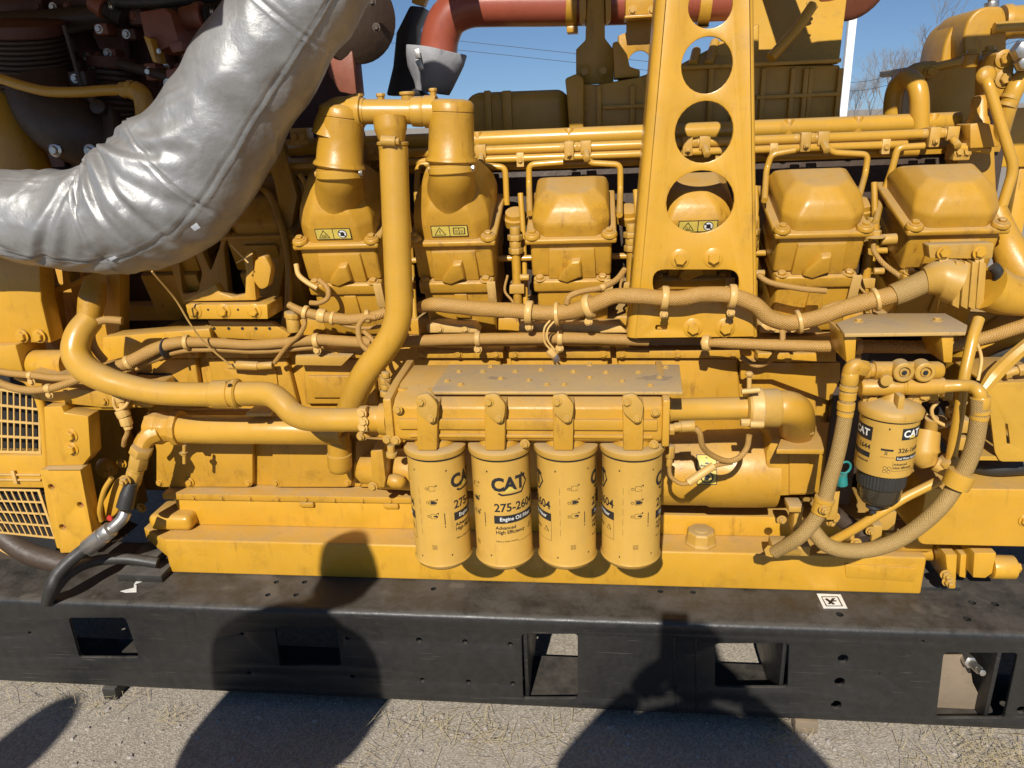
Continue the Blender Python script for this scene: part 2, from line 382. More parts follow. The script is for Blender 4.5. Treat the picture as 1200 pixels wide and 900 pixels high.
# bolts share one mesh per finish
_bm = {}
def bolt_mesh(mat, kind='hex'):
    k = (mat, kind)
    if k in _bm: return _bm[k]
    mb = MB()
    if kind == 'hex':
        mb.lathe((0, 0, 0), (0, 0, 1), [(0, 1.45), (.16, 1.45), (.2, 1.4)], 18)
        mb.lathe((0, 0, .18), (0, 0, 1), [(0, 1.0), (.62, 1.0), (.75, .86)], 6)
    elif kind == 'flange':
        mb.lathe((0, 0, 0), (0, 0, 1), [(0, 1.6), (.12, 1.6), (.34, 1.08)], 18)
        mb.lathe((0, 0, .3), (0, 0, 1), [(0, 1.0), (.6, 1.0), (.74, .84)], 6)
    elif kind == 'stud':
        mb.lathe((0, 0, 0), (0, 0, 1), [(0, 1.4), (.15, 1.4)], 16)
        mb.lathe((0, 0, .15), (0, 0, 1), [(0, 1.0), (.8, 1.0), (.9, .9)], 6)
        mb.lathe((0, 0, .9), (0, 0, 1), [(0, .5), (.8, .5), (.86, .4)], 10)
    o = mb.obj('bolt', mat, None, angle=35); me = o.data; me.name = 'bolt_'+kind
    # rebuild unshifted (obj() recentres): shift mesh so the base sits at the origin
    z0 = min(v.co.z for v in me.vertices)
    for v in me.vertices: v.co.z -= z0
    bpy.data.objects.remove(o); _bm[k] = me; return me
DIRS = {'f': Vector((0, -1, 0)), 'u': Vector((0, 0, 1)), 'fu': Vector((0, -.77, .64)), 'fd': Vector((0, -.9, -.4)), 'l': Vector((-1, 0, 0)), 'r': Vector((1, 0, 0)), 'd': Vector((0, 0, -1)), 'tilt': Vector((0, -.6, .8))}
def boltw(parent, p, r, d='f', mat='paint', kind='hex', name='bolt'):
    o = bpy.data.objects.new(name, bolt_mesh(mat, kind)); COL.objects.link(o); o.parent = parent
    o.location = Vector(p)-wloc(parent)
    dv = DIRS[d] if isinstance(d, str) else Vector(d)
    q = dv.to_track_quat('Z', 'Y'); o.rotation_mode = 'QUATERNION'
    from mathutils import Quaternion
    o.rotation_quaternion = q @ Quaternion((0, 0, 1), random.random()*1.05)
    o.scale = (r, r, r); return o
def bolt(parent, px, py, Y, rpx, d='f', mat='paint', kind='hex', name='bolt'):
    return boltw(parent, at(px, py, Y), rpx*mpp(px, py, Y), d, mat, kind, name)
def bolts(parent, lst, Y, rpx, **k):
    for x, y in lst: bolt(parent, x, y, Y, rpx, **k)
# text as mesh in its own plane
def textmesh(txt, size, bold=0.0, align='CENTER'):
    cu = bpy.data.curves.new('t', 'FONT'); cu.body = txt; cu.size = size; cu.align_x = align; cu.align_y = 'CENTER'
    cu.offset = bold*size; cu.resolution_u = 3; cu.fill_mode = 'FRONT'
    co = bpy.data.objects.new('t', cu); me = bpy.data.meshes.new_from_object(co)
    vs = [v.co.copy() for v in me.vertices]; fs = [tuple(p.vertices) for p in me.polygons]
    bpy.data.objects.remove(co); bpy.data.curves.remove(cu); bpy.data.meshes.remove(me); return vs, fs
def tubepx(mb, pts, rpx, n=14, **k):
    P = [at(*p) for p in pts]
    R = [r*mpp(*p) for r, p in zip(rpx, pts)] if isinstance(rpx, (list, tuple)) else rpx*mpp(*pts[len(pts)//2])
    return mb.tube(P, R, n, **k)
def pipe_obj(name, pts, rpx, mat, parent, n=16, seg=8, label=None, **k):
    mb = MB(); tubepx(mb, pts, rpx, n, seg=seg, **k); return mb.obj(name, mat, parent, label=label, angle=50)
def fillet(pts, r, k=5):
    """corner-rounded copy of a pixel path (px,py,Y)"""
    P = [Vector(p) for p in pts]; out = [P[0]]
    for i in range(1, len(P)-1):
        p = P[i]; a = P[i-1]-p; b = P[i+1]-p; rr = min(r, a.length*.45, b.length*.45)
        A = p+a.normalized()*rr; B_ = p+b.normalized()*rr
        for j in range(k+1): t = j/k; out.append(A*(1-t)**2+p*2*t*(1-t)+B_*t*t)
    out.append(P[-1]); return [tuple(v) for v in out]
def rigid(name, pts, rpx, mat, parent, fr=14, n=12, label=None):
    mb = MB(); f = fillet(pts, fr); P = [at(*p) for p in f]
    mb.tube(P, rpx*mpp(*pts[len(pts)//2]), n, smooth=False); return mb.obj(name, mat, parent, angle=50, label=label)
def collar(mb, a, b, r, lip=.0, n=24):
    a = Vector(a); b = Vector(b); l = (b-a).length; e = min(.002, l*.2)
    return mb.lathe(a, b-a, [(0, r-e), (e, r), (l-e, r), (l, r-e)], n)
def rib_ring(mb, c, ax, R, r, n=28, m=8, mi=0):              # a torus
    c = Vector(c); ax = Vector(ax).normalized(); prof = []
    vs = []; fs = []
    for j in range(m):
        t = 2*pi*j/m; vs += mb.ring(c+ax*(r*sin(t)), ax, R+r*cos(t), n)
    for j in range(m):
        for i in range(n):
            i2 = (i+1) % n; j2 = (j+1) % m; fs.append((j*n+i, j*n+i2, j2*n+i2, j2*n+i))
    return mb.add(vs, fs, mi)

# ============================================================ SETTING
mb = MB(); mb.add([(-300, -60, 0), (300, -60, 0), (300, 600, 0), (-300, 600, 0)], [(0, 1, 2, 3)])
g = mb.obj('ground', 'ground', None, shade=False); g['kind'] = 'structure'
# loose stones and dry grass lying along the frame
mb = MB()
for i in range(2600):
    x = random.uniform(-1.6, 1.5); y = random.uniform(-.55, -.0) if random.random() < .8 else random.uniform(-.05, .12)
    r = random.uniform(.0012, .0042); c = Vector((x, y, r*.4))
    mb.add([c+Vector((r*random.uniform(.6, 1.2)*cos(a), r*random.uniform(.6, 1.2)*sin(a), -r*.4)) for a in (0, 1.6, 3.1, 4.7)]+[c+Vector((r*.2, 0, r*random.uniform(.3, .9)))],
           [(0, 1, 4), (1, 2, 4), (2, 3, 4), (3, 0, 4)])
for i in range(260):
    x = random.uniform(-1.5, 1.4); y = random.uniform(-.5, .0); r = random.uniform(.004, .010); c = Vector((x, y, r*.3))
    rr = [r*random.uniform(.6, 1.1) for _ in range(7)]
    mb.add([c+Vector((rr[k]*cos(k*.9), rr[k]*sin(k*.9), -r*.3)) for k in range(7)]+[c+Vector((.6*rr[k]*cos(k*.9), .6*rr[k]*sin(k*.9), r*random.uniform(.2, .5))) for k in range(7)], [(k, (k+1) % 7, 7+(k+1) % 7, 7+k) for k in range(7)]+[tuple(range(7, 14))])
o = mb.obj('gravel', 'stone', None, shade=False); tag(o, 'loose grey brown grit scattered on the asphalt in front of the black frame', 'gravel', kind='stuff')
mb = MB()
def straw(cx, cy, n, sx, sy, ln):
    for i in range(int(n*.55)):
        x = random.gauss(cx, sx); y = random.gauss(cy, sy); a = random.uniform(0, 2*pi); L_ = random.uniform(.3, 1)*ln
        z = random.uniform(.002, .02); d = Vector((cos(a), sin(a), random.uniform(-.05, .25)))*L_; k = Vector((random.gauss(0, .2), random.gauss(0, .2), 0))*L_
        p = Vector((x, y, z)); wd = Vector((-sin(a), cos(a), 0))*.0007; q = p+d*.5+k; e = p+d+k*.4; e.z = max(.002, e.z)
        mb.add([p-wd, p+wd, q-wd, q+wd, e], [(0, 1, 3, 2), (2, 3, 4)])
for cx, cy, n, sx, sy, ln in ((atz(80, 815, 0).x, -.0, 90, .13, .03, .12), (atz(130, 822, 0).x, -.03, 60, .05, .02, .05), (atz(215, 830, 0).x, -.06, 110, .03, .02, .035),
    (atz(400, 870, 0).x, -.18, 70, .12, .06, .16), (atz(530, 850, 0).x, -.06, 260, .14, .045, .10), (atz(640, 860, 0).x, -.06, 70, .1, .05, .08), (atz(915, 870, 0).x, -.0, 160, .04, .03, .05),
    (atz(1150, 880, 0).x, -.06, 420, .12, .06, .09), (atz(1030, 880, 0).x, -.1, 60, .15, .07, .07), (atz(870, 895, 0).x, -.2, 60, .2, .06, .1), (atz(1180, 895, 0).x, -.16, 260, .12, .05, .08)):
    straw(cx, cy, n, sx, sy, ln)
o = mb.obj('dry_grass', 'straw', None, shade=False); tag(o, 'wisps of dry straw coloured grass lying on the asphalt below the black frame', 'dry grass', kind='stuff')

# winter scrub and bare trees far behind, white pole
def bare_tree(px, Y, H, label, seed, spread=1.0):
    random.seed(seed); base = at(px, 120, Y); base.z = 0
    t = thing('bare_tree', label, 'tree', base, 'bare winter trees beyond the yard')
    tr = MB(); cr = MB()
    def grow(p, d, l, r, dep):
        q = p+d*l; tgt = tr if dep <= 1 else cr
        tgt.add([p+Vector((r*cos(a), r*sin(a), 0)) for a in (0, 2.1, 4.2)]+[q+Vector((r*.65*cos(a), r*.65*sin(a), 0)) for a in (0, 2.1, 4.2)], [(0, 1, 4, 3), (1, 2, 5, 4), (2, 0, 3, 5)])
        if dep > 5: return
        for _ in range(3 if dep else 4):
            nd = (d+Vector((random.gauss(0, .42)*spread, random.gauss(0, .42)*spread, random.uniform(-.05, .3)))).normalized()
            grow(p+d*l*random.uniform(.55, 1), nd, l*random.uniform(.6, .8), r*.6, dep+1)
    H *= .78; grow(base, Vector((0, 0, 1)), H*.26, H*.008, 0)
    tr.obj('trunk', 'bark', t, shade=False); cr.obj('crown', 'bark', t, shade=False)
    return t
bare_tree(1003, 46, 6.8, 'bare winter tree just right of the white pole', 1)
bare_tree(1022, 44, 7.4, 'bare winter tree midway between the white pole and the yellow pipe arch', 2)
bare_tree(1042, 40, 8.6, 'bare winter tree left of the yellow pipe arch', 3)
bare_tree(1068, 42, 9.4, 'bare winter tree showing above the yellow pipe arch', 4)
bare_tree(1098, 40, 11.5, 'tallest bare winter tree beside the yellow domed housing', 5)
bare_tree(985, 50, 7.0, 'bare winter tree behind the white pole', 6)
random.seed(9); mb = MB()
for i in range(6000):
    x = random.uniform(-10, 45); y = random.uniform(36, 52); h = random.uniform(.8, 2.6); a = random.gauss(0, .25)
    b = Vector((x, y, 0)); wd = .02
    mb.add([b, b+Vector((wd, 0, 0)), b+Vector((sin(a)*h, random.gauss(0, .2), h))], [(0, 1, 2)])
o = mb.obj('winter_scrub', 'hedge', None, shade=False); tag(o, 'grey leafless scrub along the far edge of the yard', 'scrub', kind='stuff')
b0 = at(996, 136, 9.0); b1 = at(996, 136, 9.0).x
t = thing('white_pole', 'tall white painted post standing behind the aftercooler housing', 'post', (b1-.06, 9, 0))
mb = MB(); mb.box((b1-.13, 9, .02), (b1-.035, 9.1, 3.1)); mb.obj('post', 'white', t, bevel=.008)
mb = MB(); mb.box((b1-.2, 8.93, 0), (b1+.04, 9.17, .02)); mb.obj('base_plate', 'steel', t, bevel=.004)
for k, (z0, z1) in enumerate(((88, 93), (98, 105))):
    mb = MB(); a = at(960, z0+6, 30); b = at(1070, z0-8, 30)
    P = [a+(b-a)*i/8-Vector((0, 0, .25*sin(pi*i/8))) for i in range(9)]; P = [P[0]+(P[0]-P[1])*60]+P+[P[-1]+(P[-1]-P[-2])*60]
    mb.tube(P, .012, 4, smooth=False); o = mb.obj('overhead_wire', 'blackplain', None)
    tag(o, ['upper', 'lower'][k]+' of the two overhead wires crossing the bare trees', 'wire')

# ============================================================ BLACK SKID FRAME
zt = at(600, 723, 0).z; zb = at(600, 829, 0).z
WT = .010; FW = at(600, 680, 0); FW = .165
fr = thing('skid_frame_rail', 'long black dusty steel channel rail with cut-out windows, lying under the yellow engine', 'steel rail', (0, 0.05, zb))
def R4(x0, y0, x1, y1, sk0=0, sk1=0, r=.012):
    return quadr([(x0, y0), (x1, y0), (x1+sk1, y1), (x0+sk0, y1)], 0, r)
LX, RX = -3.2, 3.2
rad = .016
outer = [Vector((LX, 0, zb+rad)), Vector((RX, 0, zb+rad)), Vector((RX, 0, zt-rad)), Vector((LX, 0, zt-rad))]
holes = [R4(80, 724, 147, 771, 13, 16), R4(322, 735, 394, 781, 6, 6), R4(611, 743, 677, 819, 2, 0), R4(838, 754, 925, 806, 0, -2), R4(1106, 765, 1193, 842, -9, -16)]
for x, y, r in ((407, 748, 3), (413, 793, 3), (491, 750, 3.5), (495, 797, 3), (545, 752, 3.2), (549, 799, 3), (598, 755, 3), (601, 801, 3), (988, 772, 6), (984, 799, 6), (980, 826, 6), (35, 712+30, 2.4), (284, 743, 2.2), (292, 789, 2.4), (1081, 752, 2.2), (1030, 790, 1.6), (1197, 832, 5)):
    holes.append(circ(x, y, 0, r, n=14))
holed('web', outer, holes, 0, WT, 'black', fr, bev=.001)
# rolled corners and flanges
def corner(z0, sg, nm):
    mb = MB(); prof = []
    for k in range(9):
        a = pi/2*k/8; prof.append((rad-rad*cos(a), z0-sg*rad+sg*rad*sin(a)))
    inn = [(rad-(rad-WT)*cos(pi/2*k/8), z0-sg*rad+sg*(rad-WT)*sin(pi/2*k/8)) for k in range(8, -1, -1)]
    pr = prof+inn; n = len(pr)
    mb.ext([Vector((LX, y, z)) for y, z in pr], (RX-LX, 0, 0)); return mb.obj(nm, 'black', fr, angle=40)
corner(zt, 1, 'upper_bend'); corner(zb, -1, 'lower_bend')
# top flange with holes, built flat
def flange(z, holesw, nm, y1):
    cu = bpy.data.curves.new(nm, 'CURVE'); cu.dimensions = '2D'; cu.fill_mode = 'BOTH'; cu.extrude = WT/2
    for lp in [[(LX, rad), (RX, rad), (RX, y1), (LX, y1)]]+holesw:
        sp = cu.splines.new('POLY'); sp.points.add(len(lp)-1); sp.use_cyclic_u = True
        for q, v in zip(sp.points, lp): q.co = (v[0], v[1], 0, 1)
    co = bpy.data.objects.new(nm, cu); me = bpy.data.meshes.new_from_object(co); bpy.data.objects.remove(co)
    mb = MB(); mb.v = [Vector((v.co.x, v.co.y, z+v.co.z)) for v in me.vertices]; mb.f = [list(p.vertices) for p in me.polygons]; mb.m = [0]*len(mb.f); mb.uv = [None]*len(mb.f)
    return weld_obj(mb, nm, 'black', fr)
hl = []
for x, y in ((324, 682), (357, 682), (314, 697), (347, 697), (774, 693), (812, 694), (984, 720), (1133, 725), (1139, 706), (1166, 708), (508, 690)):
    p = atz(x, y, zt); r = .008 if x < 900 else .0095
    hl.append([(p.x+r*cos(2*pi*k/12), p.y+r*sin(2*pi*k/12)) for k in range(12)])
flange(zt-WT/2, hl, 'top_flange', .30)
flange(zb+WT/2, [], 'bottom_flange', .20)
mb = MB(); mb.box((LX, .30, zt-.20), (RX, .31, zt-.0005)); mb.obj('back_web', 'black', fr)
# gusset plates seen inside the cut-outs
for (x0, x1) in ((615, 625), (914, 922), (1163, 1176)):
    a = at(x0, 790, .02).x
    mb = MB(); mb.box((a, .018, zb+WT+.001), (a+.010, .28, zt-WT-.001)); mb.obj('gusset', 'black', fr, bevel=.001)
# bolt fitting and tan inner plate in the right cut-out
f0 = at(1133, 768, .10)
mb = MB(); mb.cyl(at(1133, 772, .06), at(1148, 786, .012), .011, 6); mb.cyl(at(1128, 768, .08), at(1138, 777, .04), .016, 6)
mb.cyl(at(1146, 784, .016), at(1152, 789, -.004), .008, 14); mb.obj('grease_fitting', 'steel', fr, bevel=.001)
mb = MB(); mb.prism([(1104, 768), (1135, 768), (1140, 800), (1158, 836), (1156, 850), (1092, 850)], .062, .068); mb.obj('inner_plate', 'wood', fr, bevel=.001)
mb = MB(); p = at(660, 780, .03)
# sticker on flange right: white with symbol
def flat_quad(mbx, pp, z, mi=0, th=.0012):
    P = [atz(x, y, z) for x, y in pp]; mbx.ext(P, (0, 0, th), mi)
mb = MB(); flat_quad(mb, [(957, 696), (985, 697), (993, 713), (965, 713)], zt+.0006)
flat_quad(mb, [(962, 699), (982, 699), (988, 710.5), (968, 710.5)], zt+.0018, 1, .0004)
flat_quad(mb, [(963.5, 700), (981, 700), (986, 709.6), (969, 709.6)], zt+.0022, 0, .0004)
for q in ([(966, 702), (969, 701), (979, 708), (976, 708.6)], [(975, 701), (979, 701), (973, 708), (970, 708)], [(970, 704), (980, 703.4), (980.4, 704.8), (970.6, 705.4)]):
    flat_quad(mb, q, zt+.0026, 1, .0003)
mb.obj('sticker', ['lwhite', 'ink'], fr, label='square white sticker with a black symbol on the top flange')
# paper scrap, curved, left
mb = MB(); c = atz(150, 685, zt+.0008)
P = [atz(x, y, zt+.0008) for x, y in ((141, 693), (147, 694.5), (160, 694), (160, 686), (158, 685), (174, 679), (176, 677.5), (172, 677.5), (160, 681), (157, 685), (157, 689))]
mb.ext(P, (0, 0, .001)); mb.obj('sticker', 'lwhite', fr, label='torn round white sticker under the black hoses')
# oily tape rings (old marks) skipped; support feet under the rail
for x, wd in ((137, .042), (928, .06), (1500, .1), (-300, .1)):
    p = atz(x, 812, .0); mb = MB(); mb.box((p.x-wd/2, .0 if x != 137 else -.004, 0), (p.x+wd/2, .12, zb-.001))
    o = mb.obj('support_block', 'wood' if x > 900 else 'rubber', None, bevel=.004)
    tag(o, {137: 'small dark block poking out under the rail at left', 928: 'brown timber block under the rail right of centre', 1500: 'timber block under the far right end of the rail', -300: 'dark block under the far left end of the rail'}[x], 'block')
# far rail of the skid and a cross member (seen through gaps at the right)
fr2 = thing('skid_rail_far', 'far black steel rail of the skid, behind the engine', 'steel rail', (0, 1.5, zb))
mb = MB(); mb.box((LX, 1.45, zb), (RX, 1.46, zt-.011)); mb.obj('web', 'black', fr2, bevel=.001)
mb = MB(); mb.box((LX, 1.33, zt-.01), (RX, 1.46, zt)); mb.obj('top_flange', 'black', fr2, bevel=.001)
cx = at(1135, 670, .3).x
cm = thing('cross_member', 'black steel cross beam joining the skid rails at right', 'steel beam', (cx, .8, zt-.1))
mb = MB(); mb.box((cx-.02, .312, zt-.16), (cx+.12, 1.32, zt-.02)); mb.obj('beam', 'black', cm, bevel=.003)

# ============================================================ PEOPLE whose shadows fall on the frame (behind the camera)
def person(label, x, y, hgt, face_dir, arms, top='cloth_a', lean=0.0, slim=1.0):
    """one continuous skinned body; arms: list of two (elbow, hand) offsets relative to the shoulder, in person space (forward = +Y)"""
    k = hgt/1.75
    t = thing('person', label, 'person', (x, y, 0))
    V = []; E = []; R = []
    def nd(p, r, par=None):
        V.append((p[0]*k, p[1]*k, p[2]*k)); R.append((r[0]*k, r[1]*k) if isinstance(r, tuple) else (r*k, r*k))
        if par is not None: E.append((par, len(V)-1))
        return len(V)-1
    pel = nd((0, 0, .93), (.16, .12)); wa = nd((0, .0, 1.08), (.145, .11), pel); ch = nd((0, 0, 1.28), (.18, .125), wa); nk0 = nd((0, 0, 1.42), (.13, .09), ch)
    nk = nd((0, .01, 1.50), .055, nk0)
    for sg, (el, ha) in zip((-1, 1), arms):
        sh = nd((sg*.19, 0, 1.39), .066, nk0); e_ = nd((sg*.19+el[0], el[1], 1.39+el[2]), .048, sh); h_ = nd((sg*.19+ha[0], ha[1], 1.39+ha[2]), .033, e_)
    for sg in (-1, 1):
        hp = nd((sg*.10, 0, .86), .092, pel); kn = nd((sg*.12, .03, .48), .062, hp); an = nd((sg*.13, -.01, .09), .045, kn)
        ft = nd((sg*.14, .12, .045), .04, an)
    me = bpy.data.meshes.new('body'); me.from_pydata(V, E, []); bo = bpy.data.objects.new('body', me); COL.objects.link(bo); bo.parent = t
    sk = bo.modifiers.new('skin', 'SKIN'); sk.use_smooth_shade = True
    for i, r in enumerate(R): me.skin_vertices[0].data[i].radius = r
    me.skin_vertices[0].data[0].use_root = True
    ss = bo.modifiers.new('sub', 'SUBSURF'); ss.levels = 1; ss.render_levels = 2; me.materials.append(MT[top])
    # head with face
    mb = MB(); hc = Vector((x, y+.015*k, 1.635*k)); n, m_ = 20, 14; vs = []
    for j in range(m_+1):
        th = pi*j/m_
        for i in range(n):
            ph = 2*pi*i/n; p = Vector((sin(th)*cos(ph)*.076, sin(th)*sin(ph)*.096, cos(th)*.118))
            if p.z < -.03: p.x *= 1-(-p.z-.03)*3.2; p.y *= .94
            fr_ = max(0, sin(ph))*sin(th)
            if fr_ > .9 and -.04 < p.z < .01: p.y += .02*(fr_-.9)*10
            vs.append(hc+p*k)
    fs = [(j*n+i, j*n+(i+1) % n, (j+1)*n+(i+1) % n, (j+1)*n+i) for j in range(m_) for i in range(n)]
    mb.add(vs, fs)
    for sg in (-1, 1): mb.lathe(hc+Vector((sg*.072, .0, -.005))*k, (sg, 0, 0), [(0, .008*k), (.004, .028*k), (.012*k, .026*k), (.014*k, .012*k)], 12)
    hd = mb.obj('head', 'skin', t, angle=80)
    for sg in (-1, 1):
        mb = MB(); mb.lathe(hc+Vector((sg*.03, .084, .012))*k, (0, 1, 0), [(0, .012*k), (.005*k, .010*k), (.008*k, .004*k)], 10); mb.obj('eye', 'ink', hd)
    mb = MB(); mb.lathe(hc+Vector((0, .086, -.055))*k, (0, 1, 0), [(0, .022*k), (.004*k, .018*k)], 12); mb.obj('mouth', 'lred', hd)
    mb = MB(); vs = []
    for j in range(8):
        th = pi*.62*j/7
        for i in range(n):
            ph = 2*pi*i/n; sc = 1.08 if sin(ph) < .35 else (1.07 if th < .9 else .9)
            vs.append(hc+Vector((sin(th)*cos(ph)*.078*sc, sin(th)*sin(ph)*.098*sc, cos(th)*.122*sc))*k)
    mb.add(vs, [(j*n+i, j*n+(i+1) % n, (j+1)*n+(i+1) % n, (j+1)*n+i) for j in range(7) for i in range(n)]); mb.obj('hair', 'hair', t, angle=80)
    # long coat over the body
    mb = MB(); vs = []; n = 24; pr = [(.50, .215, .18), (.75, .205, .175), (.98, .19, .165), (1.15, .19, .16), (1.30, .205, .155), (1.40, .20, .13), (1.455, .15, .10), (1.49, .075, .07)]
    for z, rx, ry in pr:
        vs += [Vector((x+cos(2*pi*i/n)*rx*k*slim, y+sin(2*pi*i/n)*ry*k, z*k)) for i in range(n)]
    mb.add(vs, [(j*n+i, j*n+(i+1) % n, (j+1)*n+(i+1) % n, (j+1)*n+i) for j in range(len(pr)-1) for i in range(n)]); mb.obj('coat', top, t, angle=80)
    # hands: palm, four bent fingers and a thumb
    for sg, (el, ha) in zip((-1, 1), arms):
        w0 = Vector((x, y, 0))+Vector((sg*.19+ha[0], ha[1], 1.39+ha[2]))*k; d = (Vector(ha)-Vector(el)).normalized()
        sd_ = d.cross(Vector((0, 0, 1))) ; sd_ = sd_.normalized() if sd_.length > .2 else Vector((1, 0, 0)); pn = sd_.cross(d).normalized()
        mb = MB(); mb.tube([w0, w0+d*.045*k, w0+d*.085*k], [.03*k, .037*k, .033*k], 10)
        for q, (off, ln) in enumerate(((-.03, .07), (-.01, .08), (.01, .075), (.03, .06))):
            b_ = w0+d*.08*k+sd_*off*k; mb.tube([b_, b_+d*ln*.5*k-pn*.008*k, b_+d*ln*.85*k-pn*.03*k], [.0095*k, .009*k, .0075*k], 8)
        b_ = w0+d*.03*k-sd_*.034*k*sg; mb.tube([b_, b_-sd_*.03*k*sg+d*.02*k, b_-sd_*.035*k*sg+d*.05*k], [.012*k, .011*k, .009*k], 8)
        mb.obj('hand', 'skin', t, angle=60)
    if lean:                                                # weight shifted: everything sheared a little about the head
        for o in t.children_recursive:
            for v in o.data.vertices:
                wz = wloc(o).z+v.co.z; q = max(0, min(1, (1.56*k-wz)/.16)); v.co.x += (wz-1.62*k)*lean-.085*q*q*(3-2*q)
    return t
def foot_of(px, py, Y, hh):
    """where someone stands whose top-of-head shadow falls on this pixel of plane Y"""
    p = at(px, py, Y); tt = (hh-p.z)/(-SUN.z); return p-SUN*tt
a = CAM
person('person in dark clothes standing behind the camera holding up a phone', .03, -1.90, 1.70, 0, (((-.14, .06, -.13), (.05, .13, .07)), ((.15, .06, -.11), (-.05, .13, .07))))
ph = thing('phone', 'black phone held up in front of the photographer', 'phone', (0.0, -1.635, 1.55))
mb = MB(); mb.box((-.036, -1.640, 1.43), (.036, -1.632, 1.575)); mb.obj('body', 'ink', ph, bevel=.003)
p = foot_of(402, 634, .14, 1.76)
person('person in a dark jacket standing left of the photographer with hands in pockets', p.x, p.y, 1.76, 0, (((-.01, -.02, -.28), (.05, .10, -.46)), ((.01, -.02, -.28), (-.05, .10, -.46))), 'cloth_a', .10, .85)
p = atz(72, 832, 0); tt = 1.72/(-SUN.z); p = p-SUN*tt
person('person in dark clothes standing furthest to the left behind the photographer', p.x, p.y, 1.72, 0, (((-.1, 0, -.28), (-.08, .1, -.5)), ((.1, 0, -.28), (.08, .1, -.5))), 'cloth_b')
random.seed(21)

# ============================================================ ENGINE CRANKCASE AND BASE
eb = thing('engine_crankcase', 'long yellow cast engine crankcase with ribbed side covers, standing on the black frame', 'engine block', (0, .7, zt))
def P3(x, y, Y): return at(x, y, Y)
# base skirt (box beam of the oil pan) with ledge
sx0 = at(196, 655, .150).x; sx1 = at(1083, 675, .150).x; zl = at(600, 642, .150).z; zl2 = zl
mb = MB(); mb.box((sx0, .150, zt+.001), (sx1, .9, zl)); mb.obj('base_skirt', 'paint', eb, bevel=.006, seg=3)
# chamfered left end of the skirt
a = at(168, 640, .20); mb = MB()
mb.hexa([Vector((a.x, .22, zl-.004)), Vector((sx0-.001, .155, zl-.004)), Vector((sx0-.001, .155, zt+.05)), Vector((a.x, .22, zt+.07)),
         Vector((a.x, .9, zl-.004)), Vector((sx0-.001, .9, zl-.004)), Vector((sx0-.001, .9, zt+.05)), Vector((a.x, .9, zt+.07))]); mb.obj('skirt_end', 'paint', eb, bevel=.004)
# pad welded on the right of the skirt face
mb = MB(); mb.prism([(990, 661), (1075, 666), (1072, 682), (992, 677)], .146, .152, rc=.006); mb.obj('pad', 'paint', eb, bevel=.0012)
# filler plug on the ledge
c = at(821, 634, .20); c.z = zl
mb = MB(); mb.lathe(c, (0, 0, 1), [(0, .044), (.006, .044), (.008, .040), (.034, .039), (.040, .035)], 8, ph=.3); mb.lathe(c+Vector((0, 0, .040)), (0, 0, 1), [(0, .022), (.003, .020)], 16)
mb.obj('filler_plug', 'dusty', eb, bevel=.0015)
# pan rail between skirt and block: face y 582..620 then flange ledge with bolts at 570..582
YP = .235
px0 = at(208, 600, YP).x; px1 = at(478, 600, YP).x; zr0 = at(330, 622, YP).z; zr1 = at(330, 586, YP).z; zr2 = at(330, 574, YP+.01).z
px7 = at(716, 600, YP).x; zr3 = at(800, 604, YP).z
mb = MB(); mb.box((px0, YP, zl+.0005), (px7, .9, zr1)); mb.obj('pan_side', 'paint', eb, bevel=.004)
mb = MB(); mb.box((px7+.0005, YP, zl+.0005), (sx1-.02, .42, zr3)); mb.obj('pan_step', 'paint', eb, bevel=.004)
mb = MB(); mb.box((px7+.0005, .56, zl+.0005), (sx1-.02, .6, zr1+.03)); mb.obj('pan_recess', 'iron', eb)  # dark back sheet paints the shade under the barrel
mb = MB(); mb.box((px0-.03, YP-.010, zr1+.0005), (px7, .9, zr1+.020)); mb.obj('pan_flange', 'cast', eb, bevel=.002)
for x in range(225, 700, 33):
    p = at(x, 578, YP-.012); boltw(eb, (p.x, YP-.010, zr1+.010), .0062, 'f', 'cast')
for x in (352, 450):                                        # cast lumps under the flange
    p = at(x, 592, YP); mb = MB(); mb.box((p.x, YP-.012, zr1-.018), (p.x+.045, YP+.01, zr1-.001)); mb.obj('pan_boss', 'cast', eb, bevel=.005)
mb = MB(); a = at(175, 612, .20); b = at(224, 612, .20)
mb.box((a.x, .19, zl+.001), (b.x, .30, zl+.052)); mb.obj('drain_bulge', 'paint', eb, bevel=.018, seg=4)
# crankcase wall
YW = .285
zw1 = at(600, 395, .30).z
mb = MB(); mb.box((px0-.06, YW, zr1+.0205), (at(975, 500, YW).x, .95, zw1)); mb.obj('crankcase_wall', 'cast', eb, bevel=.004)
# lower inspection covers (rounded lower corners)
for (x0, x1) in ((183, 296), (303, 318), (319, 412), (417, 470), (475, 560), (566, 655), (660, 745), (750, 850)):
    if x1-x0 < 20: continue
    P_ = quadr([(x0, 515), (x1, 515), (x1, 571), (x0, 571)], YW-.022, .018)
    mb = MB(); mb.ext(P_, (0, .0215, 0)); mb.obj('inspection_cover', 'cast', eb, bevel=.003)
    for bx in (x0+4, x1-5): bolt(eb, bx, 566, YW-.0225, 3.0, mat='cast')
